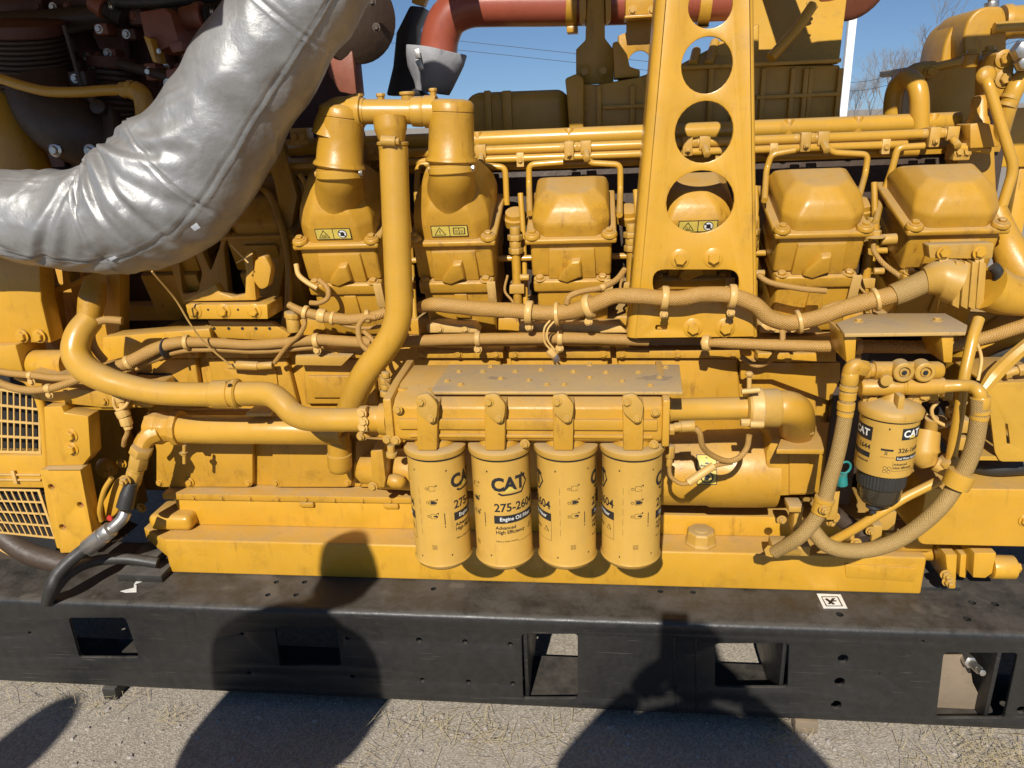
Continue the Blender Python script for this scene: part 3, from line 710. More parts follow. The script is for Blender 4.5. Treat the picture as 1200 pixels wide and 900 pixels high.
# side covers of the upper row, y 412..472, standing proud; ledge strip above with bolts
YU = .262
for i, (x0, x1, sh) in enumerate(((176, 236, 8), (243, 349, 14), (354, 442, 6), (488, 590, 4), (598, 716, 4), (724, 868, 4))):
    mb = MB(); mb.prism([(x0, 420), (x1-sh, 420), (x1, 474), (x0+sh*.7, 474)], YU, YW+.002); mb.obj('side_cover', 'cast', eb, bevel=.006, seg=3)
    mb = MB(); mb.prism([(x0-2, 410), (x1-sh+3, 410), (x1-sh+4, 420), (x0-2, 420)], YU-.018, YW+.002); mb.obj('cover_flange', 'cast', eb, bevel=.003)
    for bx in (x0+5, (x0+x1-sh)//2, x1-sh-5): bolt(eb, bx, 415, YU-.019, 3.6, mat='cast')
    if i in (1, 3, 4):
        mb = MB(); mb.prism([(x0+18, 432), (x1-26, 432), (x1-22, 466), (x0+22, 466)], YU-.006, YU+.002, rc=.008); mb.obj('cover_panel', 'cast', eb, bevel=.002)
# visor bracket on the third cover
mb = MB(); A = [(346, 417), (412, 417), (400, 429), (346, 428)]
mb.ext([at(x, y, .215) for x, y in A], (0, .06, 0)); mb.obj('visor_bracket', 'dusty', eb, bevel=.002)
mb = MB(); mb.prism([(360, 441), (410, 441), (405, 466), (366, 466)], .250, .263, rc=.004); mb.obj('cover_panel', 'cast', eb, bevel=.002)
# little cylindrical switch on the cover
sw = at(289, 429, .225)
mb = MB(); mb.cyl(at(278, 428, .225), at(303, 429, .225), .0125, 18); mb.cyl(at(303, 429, .225), at(320, 428, .225), .0105, 18); mb.cyl(at(268, 430, .225), at(279, 429, .225), .006, 10, r2=.010)
mb.obj('switch_body', 'dusty', eb, bevel=.001)
# emblem plate partly hidden by the oil line: dark plate, white letters, yellow triangle
mb = MB(); mb.prism([(160, 437), (199, 438), (208, 447), (162, 447)], YU-.004, YU+.002); 
vs, fs = textmesh('CAT', .030, .02); c = at(182, 444.5, YU-.0045)
mb.add([Vector((c.x+v.x*1.05, c.y, c.z+v.y)) for v in vs], fs, 1)
T = [at(177, 448, YU-.0056), at(183, 442, YU-.0056), at(189, 448, YU-.0056)]
mb.ext(T, (0, .0005, 0), 2); mb.obj('emblem_plate', ['ink', 'lwhite', 'lyellow'], eb, angle=30)
# right end of the block: casting beside the bracket and dark recess
mb = MB(); mb.prism([(868, 425), (985, 425), (985, 445), (972, 470), (905, 445), (868, 445)], .25, .30); mb.obj('end_bracket', 'paint', eb, bevel=.003)
mb = MB(); mb.prism([(888, 414), (980, 414), (980, 424), (888, 424)], .235, .30); mb.obj('end_ledge', 'paint', eb, bevel=.002)
bolt(eb, 923, 419, .234, 4, mat='paint')
mb = MB(); mb.box((at(955, 560, .5).x, .50, zl+.01), (at(1150, 560, .5).x, 1.1, at(1000, 400, .5).z)); mb.obj('front_case', 'iron', eb, bevel=.006)  # dark colour paints the shade behind the fuel filter
# cable post near the right cover
mb = MB(); mb.cyl(at(878, 463, .20), at(878, 442, .20), .006, 10); mb.lathe(at(878, 440, .20), (0, 0, 1), [(0, .009), (.006, .010), (.010, .006)], 10); mb.cyl(at(874, 437, .2), at(882, 441, .2), .004, 8)
mb.obj('cable_post', 'clip', eb)
# deck strip under the heads with bolts
for (x0, x1) in ((500, 562), (608, 735), (890, 965)):
    mb = MB(); mb.prism([(x0, 381), (x0+8, 379), (x1-8, 381), (x1, 390), (x0, 390)], .235, .30); mb.obj('deck_ledge', 'clip', eb, bevel=.002)
    for bx in (x0+15, x0+45): 
        if bx < x1: bolt(eb, bx, 385, .234, 3.6, mat='clip')
# wedge above: block upper deck sloping back
zd = at(600, 372, .33).z
mb = MB(); mb.box((at(350, 380, .33).x, .33, zw1+.0005), (at(1170, 380, .33).x, .98, zd)); mb.obj('upper_deck', 'cast', eb, bevel=.005)
mb = MB(); mb.box((px0-.45, .52, zw1+.0005), (at(350, 380, .33).x-.001, .98, zd)); mb.obj('rear_deck', 'cast', eb, bevel=.005)
# crankcase rear part at the left, in shade under the silver duct
mb = MB(); mb.prism([(120, 395), (245, 385), (250, 408), (175, 412), (120, 425)], .27, .34); mb.obj('deck_step', 'paint', eb, bevel=.004)
mb = MB(); mb.box((px0-.62, .62, zt+.02), (px0-.1005, 1.3, zw1+.1)); mb.obj('rear_case', 'cast', eb, bevel=.004)

# ============================================================ CYLINDER HEADS, leaning towards the viewer
TILT = radians(20)
HY = .30
ax_v = Vector((0, -sin(TILT), cos(TILT))); ax_w = Vector((0, -cos(TILT), -sin(TILT))); ax_u = Vector((1, 0, 0))
HEADZ = at(672, 366, HY).z
hx3 = at(670, 300, HY).x; hx6 = at(1100, 300, HY).x; pitch = (hx6-hx3)/3
HX = [hx3+(i-2)*pitch for i in range(6)]
def head(i, label, kind, sticker=None):
    x0 = HX[i]; base = Vector((x0, HY, HEADZ))
    t = thing('cylinder_head', label, 'cylinder head', base, 'cylinder heads along the near side of the engine')
    def L(u, v, w_): return base+ax_u*u+ax_v*v+ax_w*w_
    def lb(u0, u1, v0, v1, w0, w1, mbx, tp=0):          # w0 front, w1 back, tp = inward taper at top
        mbx.hexa([L(u0+tp, v1, w0-tp), L(u1-tp, v1, w0-tp), L(u1, v0, w0), L(u0, v0, w0), L(u0+tp, v1, w1), L(u1-tp, v1, w1), L(u1, v0, w1), L(u0, v0, w1)])
    # lower casting
    mb = MB(); lb(-.088, .092, -.06, .075, .012, -.26, mb); mb.obj('lower_casting', 'cast', t, bevel=.008, seg=3)
    mb = MB(); lb(-.012, .030, .0, .072, .022, .005, mb, .004); mb.obj('port_boss', 'cast', t, bevel=.004)
    mb = MB(); lb(-.096, .098, .0755, .108, .020, -.26, mb); mb.obj('lower_flange', 'cast', t, bevel=.006, seg=3)
    for u in (-.080, .078): boltw(t, L(u, .1085, .008), .0105, ax_v, 'cast', 'hex')
    # middle casting with pad and rhombic boss
    mb = MB(); lb(-.100, .100, .1085, .205, -.002, -.26, mb); mb.obj('middle_casting', 'cast', t, bevel=.008, seg=3)
    mb = MB(); lb(-.058, .062, .1087, .190, .010, -.01, mb, .004); mb.obj('front_pad', 'cast', t, bevel=.004)
    pts = [L(-.034, .112, .0), L(-.030, .128, 0), L(.002, .166, 0), L(.024, .168, 0), L(.028, .122, 0), L(-.012, .104, 0)]
    mb = MB(); q = [p+ax_w*.020 for p in pts]; cc = sum(q, Vector())/6
    q2 = [cc+(p-cc)*.86+ax_w*.006 for p in q]
    n = 6; mb.add([p+ax_w*.004 for p in pts]+q+q2, [(i_, (i_+1) % n, n+(i_+1) % n, n+i_) for i_ in range(n)]+[(n+i_, n+(i_+1) % n, 2*n+(i_+1) % n, 2*n+i_) for i_ in range(n)]+[tuple(range(2*n, 3*n))])
    mb.obj('cast_boss', 'cast', t, bevel=.002)
    # flange with ears
    mb = MB(); lb(-.112, .112, .2055, .220, .010, -.26, mb); mb.obj('cover_flange', 'cast', t, bevel=.005, seg=3)
    for u in (-.094, .094):
        mb = MB(); mb.lathe(L(u, .2205, -.006), ax_v, [(0, .021), (.010, .018)], 14); mb.obj('ear', 'cast', t, bevel=.002)
        boltw(t, L(u, .2308, -.006), .0095, ax_v, 'cast', 'hex')
    # rocker cover: chamfered dome
    o8 = lambda s, c_, w0, w1: [(-s+c_, w0), (s-c_, w0), (s, w0-c_), (s, w1), (-s, w1), (-s, w0-c_)]
    if kind == 'dome': prof = [(.2205, .092, .030, -.004, -.235), (.252, .096, .034, -.002, -.235), (.284, .088, .042, -.020, -.205), (.310, .060, .034, -.052, -.150)]
    else: prof = [(.2205, .094, .030, -.004, -.235), (.262, .097, .036, -.002, -.235), (.296, .090, .040, -.006, -.225), (.340, .070, .034, -.026, -.19), (.372, .056, .030, -.044, -.155)]
    mb = MB(); vs = []
    for v, s, c_, w0, w1 in prof: vs += [L(u, v, w_) for u, w_ in o8(s, c_, w0, w1)]
    fs = [(k*6+a, k*6+(a+1) % 6, (k+1)*6+(a+1) % 6, (k+1)*6+a) for k in range(len(prof)-1) for a in range(6)]+[tuple(range(len(prof)*6-6, len(prof)*6))]
    mb.add(vs, fs); cov = mb.obj('rocker_cover', 'cast', t, bevel=.007, seg=3, bev_ang=14, angle=50)
    if sticker:
        # warning label: yellow field, black rim, triangle and second pictogram
        mbs = MB(); 
        def sq(u0, u1, v0, v1, e, mi):
            mbs.add([L(u0, v0, e), L(u1, v0, e), L(u1, v1, e), L(u0, v1, e)], [(0, 1, 2, 3)], mi)
        U0, U1, V0, V1 = (-.046, .046, .230, .2605) if sticker != 'low' else (-.040, .052, .226, .2565)
        w_ = .0005; wv = -.0025
        sq(U0, U1, V0, V1, wv+.002, 0); sq(U0+.002, -.001+(U0+U1)/2, V0+.002, V1-.002, wv+.0024, 1); sq((U0+U1)/2+.001, U1-.002, V0+.002, V1-.002, wv+.0024, 1)
        cu = U0+.022; e = wv+.0028
        mbs.add([L(cu-.015, V0+.0045, e), L(cu+.015, V0+.0045, e), L(cu, V1-.0035, e)], [(0, 1, 2)], 0)
        mbs.add([L(cu-.0118, V0+.0062, e+.0004), L(cu+.0118, V0+.0062, e+.0004), L(cu, V1-.0070, e+.0004)], [(0, 1, 2)], 1)
        if sticker == 'book':
            sq(cu-.0011, cu+.0011, V0+.0115, V0+.0185, e+.0008, 0); sq(cu-.0011, cu+.0011, V0+.008, V0+.0100, e+.0008, 0)
            cb = U1-.022; sq(cb-.015, cb+.015, V0+.006, V1-.006, e, 0); sq(cb-.0125, cb-.001, V0+.0085, V1-.008, e+.0004, 1); sq(cb+.001, cb+.0125, V0+.0085, V1-.008, e+.0004, 1)
            for dv in (.0115, .0145, .0175): sq(cb-.010, cb-.003, V0+dv, V0+dv+.001, e+.0008, 0); sq(cb+.003, cb+.010, V0+dv, V0+dv+.001, e+.0008, 0)
        else:
            sq(cu-.007, cu+.007, V0+.008, V0+.0095, e+.0008, 0)
            for du in (-.004, 0, .004): sq(cu+du-.0007, cu+du+.0007, V0+.0105, V0+.015, e+.0008, 0)
            cb = U1-.022; r_ = 12
            def disc(r, e_, mi, du=0, dv=0): mbs.add([L(cb+du+r*cos(2*pi*a/18), (V0+V1)/2+dv+r*sin(2*pi*a/18), e_) for a in range(18)], [tuple(range(18))], mi)
            disc(.0118, e, 0); disc(.0098, e+.0004, 2)
            mbs.add([L(cb-.006+.001*0, (V0+V1)/2-.005, e+.0008), L(cb+.003, (V0+V1)/2-.006, e+.0008), L(cb+.006, (V0+V1)/2+.001, e+.0008), L(cb+.003, (V0+V1)/2+.006, e+.0008), L(cb-.003, (V0+V1)/2+.005, e+.0008)], [(0, 1, 2, 3, 4)], 0)
            mbs.add([L(cb-.009, (V0+V1)/2+.006, e+.0012), L(cb-.007, (V0+V1)/2+.008, e+.0012), L(cb+.009, (V0+V1)/2-.006, e+.0012), L(cb+.007, (V0+V1)/2-.008, e+.0012)], [(0, 1, 2, 3)], 0)
        mbs.obj('warning_sticker', ['ink', 'lyellow', 'lwhite'], cov, shade=False)
    # clip standing on the lower flange at right with a wire
    mb = MB(); a = L(.094, .10, .022); b_ = L(.094, .055, .024)
    lb(.082, .104, .040, .112, .026, .0205, mb); mb.obj('wire_clip', 'clip', t, bevel=.001)
    return t, L
names = ['fifth cylinder head from the right, left of the vertical yellow pipe, with a round neck', 'cylinder head right of the vertical pipe, its round-necked cover bearing a book symbol sticker',
         'dome-covered cylinder head just left of the tall perforated bracket', 'cylinder head hidden behind the perforated bracket, its cover seen through the holes',
         'dome-covered cylinder head just right of the perforated bracket', 'rightmost dome-covered cylinder head, above the braided loom connector']
names[0] = 'leftmost lit cylinder head, left of the vertical yellow pipe, with a round neck'
kinds = ['neck', 'neck', 'dome', 'dome', 'dome', 'dome']; stk = ['hand', 'book', None, 'low', None, None]
HL = []; YN = .22
for i in range(6):
    t, L = head(i, names[i], kinds[i], stk[i]); HL.append(L)
    # round necks on the first two covers
    if kinds[i] == 'neck':
        mb = MB(); c = L(0, .30, -.085); 
        top = at((399, 530)[i], (210, 207)[i], YN)
        xx = (398.5, 529.5)[i]; tubepx(mb, [(xx, 244, .29), (xx, 234, .27), (xx, 224, .245), (xx, 213, .215), (xx, 202, .195), (xx, 186, .19)], [36, 34, 30, 27.5, 26.5, 26], 36, seg=5)
        mb.obj('round_neck', 'cast', t, angle=60)
# two darker heads further left under the duct
def shade_head(px, lab):
    x = px
    base = Vector((x, HY+.20, HEADZ)); t = thing('cylinder_head', lab, 'cylinder head', base, 'cylinder heads along the near side of the engine')
    def L(u, v, w_): return base+ax_u*u+ax_v*v+ax_w*w_
    def lb(u0, u1, v0, v1, w0, w1, mbx): mbx.hexa([L(u0, v1, w0), L(u1, v1, w0), L(u1, v0, w0), L(u0, v0, w0), L(u0, v1, w1), L(u1, v1, w1), L(u1, v0, w1), L(u0, v0, w1)])
    mb = MB(); lb(-.09, .09, -.06, .10, .012, -.26, mb); mb.obj('lower_casting', 'cast', t, bevel=.008)
    mb = MB(); lb(-.10, .10, .1005, .205, -.002, -.26, mb); mb.obj('middle_casting', 'cast', t, bevel=.008)
    mb = MB(); lb(-.05, .05, .11, .19, .010, 0, mb); mb.obj('front_pad', 'cast', t, bevel=.004)
    mb = MB(); lb(-.112, .112, .2055, .220, .010, -.26, mb); mb.obj('cover_flange', 'cast', t, bevel=.005)
    prof = [(.2205, .092, .030, -.004), (.250, .094, .034, -.004), (.278, .086, .040, -.022), (.304, .060, .030, -.058)]
    o8 = lambda s, c_, w0, w1: [(-s+c_, w0), (s-c_, w0), (s, w0-c_), (s, w1), (-s, w1), (-s, w0-c_)]
    mb = MB(); vs = []
    for v, s, c_, w0 in prof: vs += [L(u, v, w_) for u, w_ in o8(s, c_, w0, -.235)]
    mb.add(vs, [(k*6+a, k*6+(a+1) % 6, (k+1)*6+(a+1) % 6, (k+1)*6+a) for k in range(3) for a in range(6)]+[tuple(range(18, 24))]); mb.obj('rocker_cover', 'cast', t, bevel=.008, bev_ang=14, angle=60)
    for u in (-.094, .094): boltw(t, L(u, .2208, -.006), .0095, ax_v, 'cast', 'hex')
shade_head(HX[0]-pitch*1.0, 'cylinder head in shade just left of the leftmost lit one, behind the ribbed mount')
shade_head(HX[0]-pitch*2.05, 'cylinder head in deep shade under the silver wrapped duct')
# injector / pushrod lines between heads: vertical rods and small fittings in the gaps
for i in range(5):
    x = (HX[i]+HX[i+1])/2; b = Vector((x, .33, HEADZ))
    t = thing('gap_fitting', ['fitting stack between the two round-necked heads, behind the vertical pipe', 'fitting stack between the round-necked and the first domed head', 'fitting stack beside the left edge of the perforated bracket', 'fitting stack beside the right edge of the perforated bracket', 'fitting stack between the two rightmost domed heads'][i], 'pipe fitting', b, 'fitting stacks in the gaps between cylinder heads')
    dx = (-.012, .0, .004, .008, -.0)[i]
    mb = MB(); mb.cyl((x+dx, .345, HEADZ-.05), (x+dx, .345, HEADZ+.16), .012, 14); mb.obj('sleeve', 'cast', t)
    for z, r, h in ((.15, .019, .0155), (.166, .016, .0185), (.185, .021, .0145), (.20, .014, .02)): mb = MB(); mb.cyl((x+dx, .345, HEADZ+z), (x+dx, .345, HEADZ+z+h), r, 6 if r > .018 else 14); mb.obj('union_nut', 'dusty', t, bevel=.001)
    mb = MB(); mb.cyl((x+dx-.05, .36, HEADZ+.135), (x+dx+.05, .36, HEADZ+.135), .008, 12); mb.obj('cross_tube', 'tube', t)
    mb = MB(); mb.tube([(x+dx+.012, .40, HEADZ+.30), (x+dx+.018, .38, HEADZ+.2), (x+dx+.020, .36, HEADZ+.05), (x+dx+.022, .34, HEADZ-.04)], .0075, 10); mb.obj('riser_tube', 'tube', t)
    mb = MB(); mb.lathe((x+dx-.006, .43, HEADZ+.22), (0, -.5, 1), [(0, .034), (.02, .034), (.022, .028), (.034, .026), (.036, .014)], 20); mb.obj('injector_cap', 'cast', t, angle=35)
    mb = MB(); mb.box((x+dx-.02, .33, HEADZ+.045), (x+dx+.02, .40, HEADZ+.07)); mb.cyl((x+dx+.01, .325, HEADZ+.09), (x+dx+.035, .325, HEADZ+.09), .009, 8); mb.obj('bracket', 'dusty', t, bevel=.002)
    mb = MB(); mb.tube([(x+dx-.02, .31, HEADZ+.10), (x+dx-.028, .30, HEADZ+.06), (x+dx-.006, .29, HEADZ+.03), (x+dx+.004, .285, HEADZ-.02)], .0035, 8); mb.obj('wire', 'loom', t)
# valley core behind heads, its wall coloured dark to paint the gap shade
cr = thing('engine_valley', 'engine core between the cylinder banks, its wall coloured dark for shade', 'engine core', (0, .9, HEADZ))
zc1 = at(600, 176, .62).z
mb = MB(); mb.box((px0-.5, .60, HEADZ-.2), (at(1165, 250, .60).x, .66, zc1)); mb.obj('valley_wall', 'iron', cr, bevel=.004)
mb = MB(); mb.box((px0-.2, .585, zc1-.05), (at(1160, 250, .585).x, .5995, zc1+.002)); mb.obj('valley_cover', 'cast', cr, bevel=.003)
for i in range(6):
    x = HX[i]; mb = MB(); mb.tube([(x, .5, HEADZ+.2), (x, .56, HEADZ+.24), (x, .62, HEADZ+.26)], .05, 16); mb.obj('intake_runner', 'cast', cr)
mb = MB(); mb.prism([(1122, 172), (1166, 170), (1170, 262), (1122, 262)], .52, .60); mb.obj('end_casting', 'cast', cr, bevel=.006)
# far bank
fb = thing('far_cylinder_bank', 'far bank of yellow cylinder heads beyond the aftercooler', 'cylinder bank', (0, 1.3, HEADZ))
mb = MB(); mb.box((px0-.4, 1.15, zw1), (at(1150, 300, 1.15).x, 1.45, HEADZ+.22)); mb.obj('bank', 'cast', fb, bevel=.01)

# ============================================================ FUEL RAILS
def long_pipe(name, lab, cat, pts, rpx, mat='tube', n=16, grp=None):
    t = thing(name, lab, cat, at(*pts[len(pts)//2]), grp); mb = MB(); P = [at(*p) for p in pts]
    for p in P[1:]: p.z = P[0].z if False else p.z
    mb.tube(P, rpx*mpp(*pts[len(pts)//2]), n, smooth=False); mb.obj('pipe', mat, t, angle=60); return t
YR = .47
rt = thing('fuel_rail', 'long parallel yellow fuel pipes running above the cylinder heads, with valve blocks', 'fuel pipe', at(850, 160, YR))
def zline(px, py, Y): return at(px, py, Y)
# three parallel pipes, level along X
def level(px, py, Y, x0, x1, rpx, nm, mat='tube', lab=None):
    p = at(px, py, Y); a = at(x0, py, Y).x; b = at(x1, py, Y).x; mb = MB(); mb.cyl((a, Y, p.z), (b, Y, p.z), rpx*mpp(px, py, Y), 20)
    return mb.obj(nm, mat, rt, bevel=.0015, label=lab), p.z
level(900, 151, .53, 330, 1122, 10.5, 'manifold_tube', lab='thickest tube of the set, along the top')
zt1 = at(900, 151, .53).z
level(900, 164, YR, 430, 1105, 5.6, 'rail_tube'); level(900, 175, YR-.005, 330, 1062, 4.6, 'return_tube'); level(900, 183, YR+.03, 470, 1075, 6, 'return_tube', 'cast')
zr = at(900, 164, YR).z
for i, x in enumerate((405, 452, 560, 623, 667, 762, 923, 943, 1003, 1075, 1090)):    # lugs and necks on the manifold
    p = at(x, 150, .53); mb = MB()
    if i % 2: mb.ext([Vector((p.x-.03, .515, zt1-.02)), Vector((p.x+.03, .515, zt1-.02)), Vector((p.x+.012, .515, zt1+.020)), Vector((p.x-.012, .515, zt1+.020))], (0, .02, 0)); mb.obj('lug', 'cast', rt, bevel=.004); 
    else: mb.cyl((p.x, .52, zt1-.028), (p.x, .52, zt1+.022), .013, 14); mb.obj('neck', 'cast', rt, bevel=.002)
def valve(x, y):
    p = at(x, y, YR); p.z = zr
    mb = MB(); mb.box((p.x-.013, YR-.022, p.z-.032), (p.x+.013, YR+.014, p.z+.016)); mb.obj('valve_block', 'dusty', rt, bevel=.003)
    boltw(rt, (p.x, YR-.0222, p.z-.017), .0075, 'f', 'dusty', 'stud')
    for a_, b_, r_, n_ in ((.016, .026, .014, 6), (.0265, .046, .0135, 14), (-.026, -.0135, .013, 14)): mb = MB(); mb.cyl((p.x+a_, YR, p.z), (p.x+b_, YR, p.z), r_, n_); mb.obj('union_nut', 'dusty', rt, bevel=.0012)
    mb = MB()
    mb.box((p.x+.03, YR-.018, p.z-.018), (p.x+.058, YR+.016, p.z+.016)); mb.cyl((p.x+.044, YR-.014, p.z-.012), (p.x+.047, YR-.045, p.z-.030), .010, 6); mb.obj('tee_block', 'dusty', rt, bevel=.0015)
def branch(pts, r=3.6): return rigid('branch_line', pts, r, 'tube', rt, fr=7, n=10)
for vx in (667, 805, 942, 1091): valve(vx, 165)
for vx in (545, 430): valve(vx, 170)
q = YR-.03
branch([(660, 190, q), (620, 193, q), (620, 218, q), (621, 250, .30)]); branch([(686, 183, q), (692, 191, q), (727, 193, q), (727, 225, q), (726, 252, .30)])
branch([(932, 176, q), (904, 181, q), (898, 200, q), (896, 235, .32)]); branch([(968, 170, q), (976, 179, q), (1017, 181, q), (1014, 205, q), (1006, 232, .31)])
branch([(1083, 171, q), (1052, 173, q), (1045, 200, q), (1032, 236, q), (1026, 262, .31)], 4.0); branch([(1115, 161, q), (1122, 173, q), (1160, 176, q)], 4.0)
branch([(565, 194, q), (592, 196, q), (594, 240, q)], 3.6); branch([(512, 192, q), (490, 193, q), (488, 225, q), (490, 250, .31)]); branch([(838, 186, q), (868, 188, q), (880, 200, q)], 3.6)
branch([(335, 210, .5), (352, 215, .5), (360, 250, .5), (362, 280, .5)], 3.4)
# small clamps across the pipes
for x in (610, 755, 905, 1035):
    p = at(x, 180, YR); mb = MB(); mb.box((p.x-.010, YR-.016, zr-.045), (p.x+.010, YR+.012, zr-.008)); mb.obj('clamp', 'clip', rt, bevel=.002); boltw(rt, (p.x, YR-.0165, zr-.028), .006, 'f', 'dusty')

# ============================================================ TALL PERFORATED BRACKET
YB = .17
bk = thing('perforated_bracket', 'tall tapering yellow bracket plate with a column of large round holes', 'bracket', at(812, 395, YB))
RB = .020
outp = roundpoly([at(774, -60, YB)+Vector((RB, 0, 0)), at(883, -60, YB)-Vector((.008, 0, 0)), at(888, 395, YB)-Vector((.008, 0, 0)), at(735, 397, YB)+Vector((RB, 0, 0))], [.0001, .0001, .0001, .0001])
hs = [circ(832.5, 7, YB, 25.5, 24), circ(828.5, 76.5, YB, 29.5, 31), circ(825, 155, YB, 33.5, 34.5), circ(820.5, 237, YB, 39, 36),
      quadr([(765, 316), (866, 316), (866, 346), (765, 346)], YB, .028), quadr([(768, 381), (782, 381), (782, 387), (768, 387)], YB, .006)]
holed('plate', outp, hs, YB, .010, 'paint', bk, bev=.0018)
for sg, (xa, xb) in ((-1, (735, 774)), (1, (888, 883))):          # returned side flanges
    rr = RB if sg < 0 else .008; a0 = at(xa, 396, YB); a1 = at(xb, -60, YB); a0.z = at(812, 396, YB).z+.001; vs = []; n_ = 9
    for P0 in (a0, a1):
        o_ = [(rr-rr*sin(pi/2*j/n_), rr-rr*cos(pi/2*j/n_)) for j in range(n_+1)]+[(0, .095)]
        i_ = [(rr-(rr-.006)*sin(pi/2*j/n_), rr-(rr-.006)*cos(pi/2*j/n_)) for j in range(n_+1)]+[(.006, .095)]
        for dx_, dy_ in o_+i_[::-1]: vs.append(P0+Vector((-sg*dx_, dy_, 0)))
    m_ = len(vs)//2; mb = MB(); mb.add(vs, [(j, (j+1) % m_, m_+(j+1) % m_, m_+j) for j in range(m_)]+[tuple(range(m_)), tuple(range(m_, 2*m_))]); mb.obj('side_flange', 'paint', bk, angle=35)
for x, y in ((797, 303), (836, 302), (812, 384), (850, 384)): bolt(bk, x, y, YB, 7.2, kind='flange')
mb = MB(); p = at(810, 330, YB+.012); mb.box((p.x-.10, YB+.0105, p.z-.03), (p.x+.10, YB+.16, p.z+.09)); 
mb = MB(); mb.pbox(770, 362, 862, 392, YB+.0105, .30); mb.obj('mounting_block', 'cast', bk, bevel=.004)

# ============================================================ CROSSOVER ELBOWS AND VERTICAL COOLANT PIPE
YE = .19
ce = thing('coolant_crossover', 'pair of fat yellow elbows joined by a crossover tube above the necked heads', 'coolant pipe', at(470, 150, YE))
def lathe_px(mbx, x0, y0, x1, y1, Y, prof, n=32):       # prof: (t 0..1 along the pixel axis, radius px)
    a = at(x0, y0, Y); b = at(x1, y1, Y); l = (b-a).length; k = mpp((x0+x1)/2, (y0+y1)/2, Y)
    mbx.lathe(a, b-a, [(t_*l, r*k) for t_, r in prof], n)
for i, (x0, y0, x1, y1, tp) in enumerate(((398, 196, 401, 122, 0), (529, 190, 529, 116, 1))):
    mb = MB(); lathe_px(mb, x0, y0, x1, y1, YE, [(-.03, 25), (0, 30), (.02, 31), (.06, 30), (.10, 27.5), (.5, 26.5), (.78, 26.5), (.785, 25.5), (.80, 25.5), (.805, 26.5), (.93, 26), (.98, 22), (1.0, 15)])
    mb.obj('elbow', 'cast', ce, angle=50)
    mb = MB(); lathe_px(mb, x0+1, y0+13, x0, y0+2, YE, [(0, 27), (.1, 28), (.7, 28), (.75, 27), (1, 27)]); mb.obj('clamp_band', 'tube', ce, angle=40)
    bolt(ce, x0+24, y0+7, YE-.02, 3.4, 'r', 'steel', name='clamp_bolt')
    bolt(ce, x0-26+i*2, y0+8, YE-.02, 3.2, 'l', 'dusty', name='clamp_bolt')
# left elbow shoulder running into the tube
mb = MB(); tubepx(mb, [(392, 160, YE), (396, 138, YE), (412, 131, YE), (428, 131, YE)], [27, 22, 17, 15], 24, seg=8); mb.obj('elbow_shoulder', 'cast', ce, angle=60)
mb = MB(); lathe_px(mb, 408, 131, 512, 131, YE, [(0, 17), (.03, 18.5), (.16, 18.5), (.17, 15), (.20, 14), (.72, 14), (.73, 16.5), (.83, 17), (.86, 16), (.87, 18), (1, 18)]); mb.obj('crossover_tube', 'tube', ce, angle=40)
for x, y, r in ((421, 113, 5), (447, 113, 4.5), (478, 111, 7.5), (508, 107, 4)):
    a = at(x, y+9, YE); mb = MB(); k = mpp(x, y, YE); mb.lathe(a, (0, 0, 1), [(0, r*k), (8*k, r*k), (8.5*k, r*1.25*k), (11.5*k, r*1.25*k), (12*k, r*.9*k)], 14 if r > 5 else 6); mb.obj('plug', 'dusty', ce, bevel=.0008)
vp = thing('vertical_coolant_pipe', 'thick vertical yellow pipe with a tee on top, curving down to the oil line', 'coolant pipe', at(462, 300, .17))
mb = MB(); tubepx(mb, [(457, 138, .17), (458, 152, .165), (460, 168, .16)], [20, 19, 14], 24, seg=6); mb.obj('tee', 'cast', vp, angle=60)
mb = MB(); lathe_px(mb, 460, 166, 460.5, 175, .16, [(0, 17.5), (.1, 18.5), (.4, 18.5), (.5, 17), (.9, 17), (1, 16)]); mb.obj('tee_flange', 'cast', vp, angle=40)
mb = MB(); mb.cyl(at(447, 165, .125), at(464, 166, .125), .012, 14); mb.cyl(at(464, 166, .125), at(468, 166, .125), .008, 6); mb.obj('sensor', 'dusty', vp, bevel=.001)
rigid('pipe', [(461, 172, .16), (469, 385, .12), (425, 440, .12), (408, 484, .17)], 15.6, 'tube', vp, fr=60, n=28)

# ============================================================ WIRING LOOMS
def loom(name, lab, pts, rpx, mat='loom', clips=(), cat='wiring loom', grp=None, wob=.05, n=14, seg=8):
    t = thing(name, lab, cat, at(*pts[len(pts)//2]), grp)
    pipe_obj('sleeve', pts, rpx, mat, t, n=n, seg=seg, wob=wob, wseed=random.random()*6)
    for (x, y, Y, wd, tail) in clips:
        k = mpp(x, y, Y); c = at(x, y, Y); r = (rpx if not isinstance(rpx, list) else max(rpx))*k
        # strap axis follows the loom direction
        best = min(range(len(pts)-1), key=lambda i: min(abs(pts[i][0]-x), abs(pts[i+1][0]-x)) if not (pts[i][0]-x)*(pts[i+1][0]-x) <= 0 else -1)
        d = (at(*pts[best+1])-at(*pts[best])).normalized()
        mb = MB(); mb.lathe(c-d*wd*k/2, d, [(0, r*1.10), (wd*k*.15, r*1.18), (wd*k*.85, r*1.18), (wd*k, r*1.10)], 18); s = mb.obj('clamp_strap', 'clip', t, angle=50)
        if tail:
            mb = MB(); mb.box((c.x-wd*k*.5, c.y-.001, c.z-r-tail*k), (c.x+wd*k*.5, c.y+.004, c.z-r*.8)); mb.obj('clamp_leg', 'clip', t, bevel=.001)
            boltw(t, (c.x-.001, c.y-.0015, c.z-r-tail*k*.62), 3.4*k, 'f', 'clip')
    return t
YH = .125
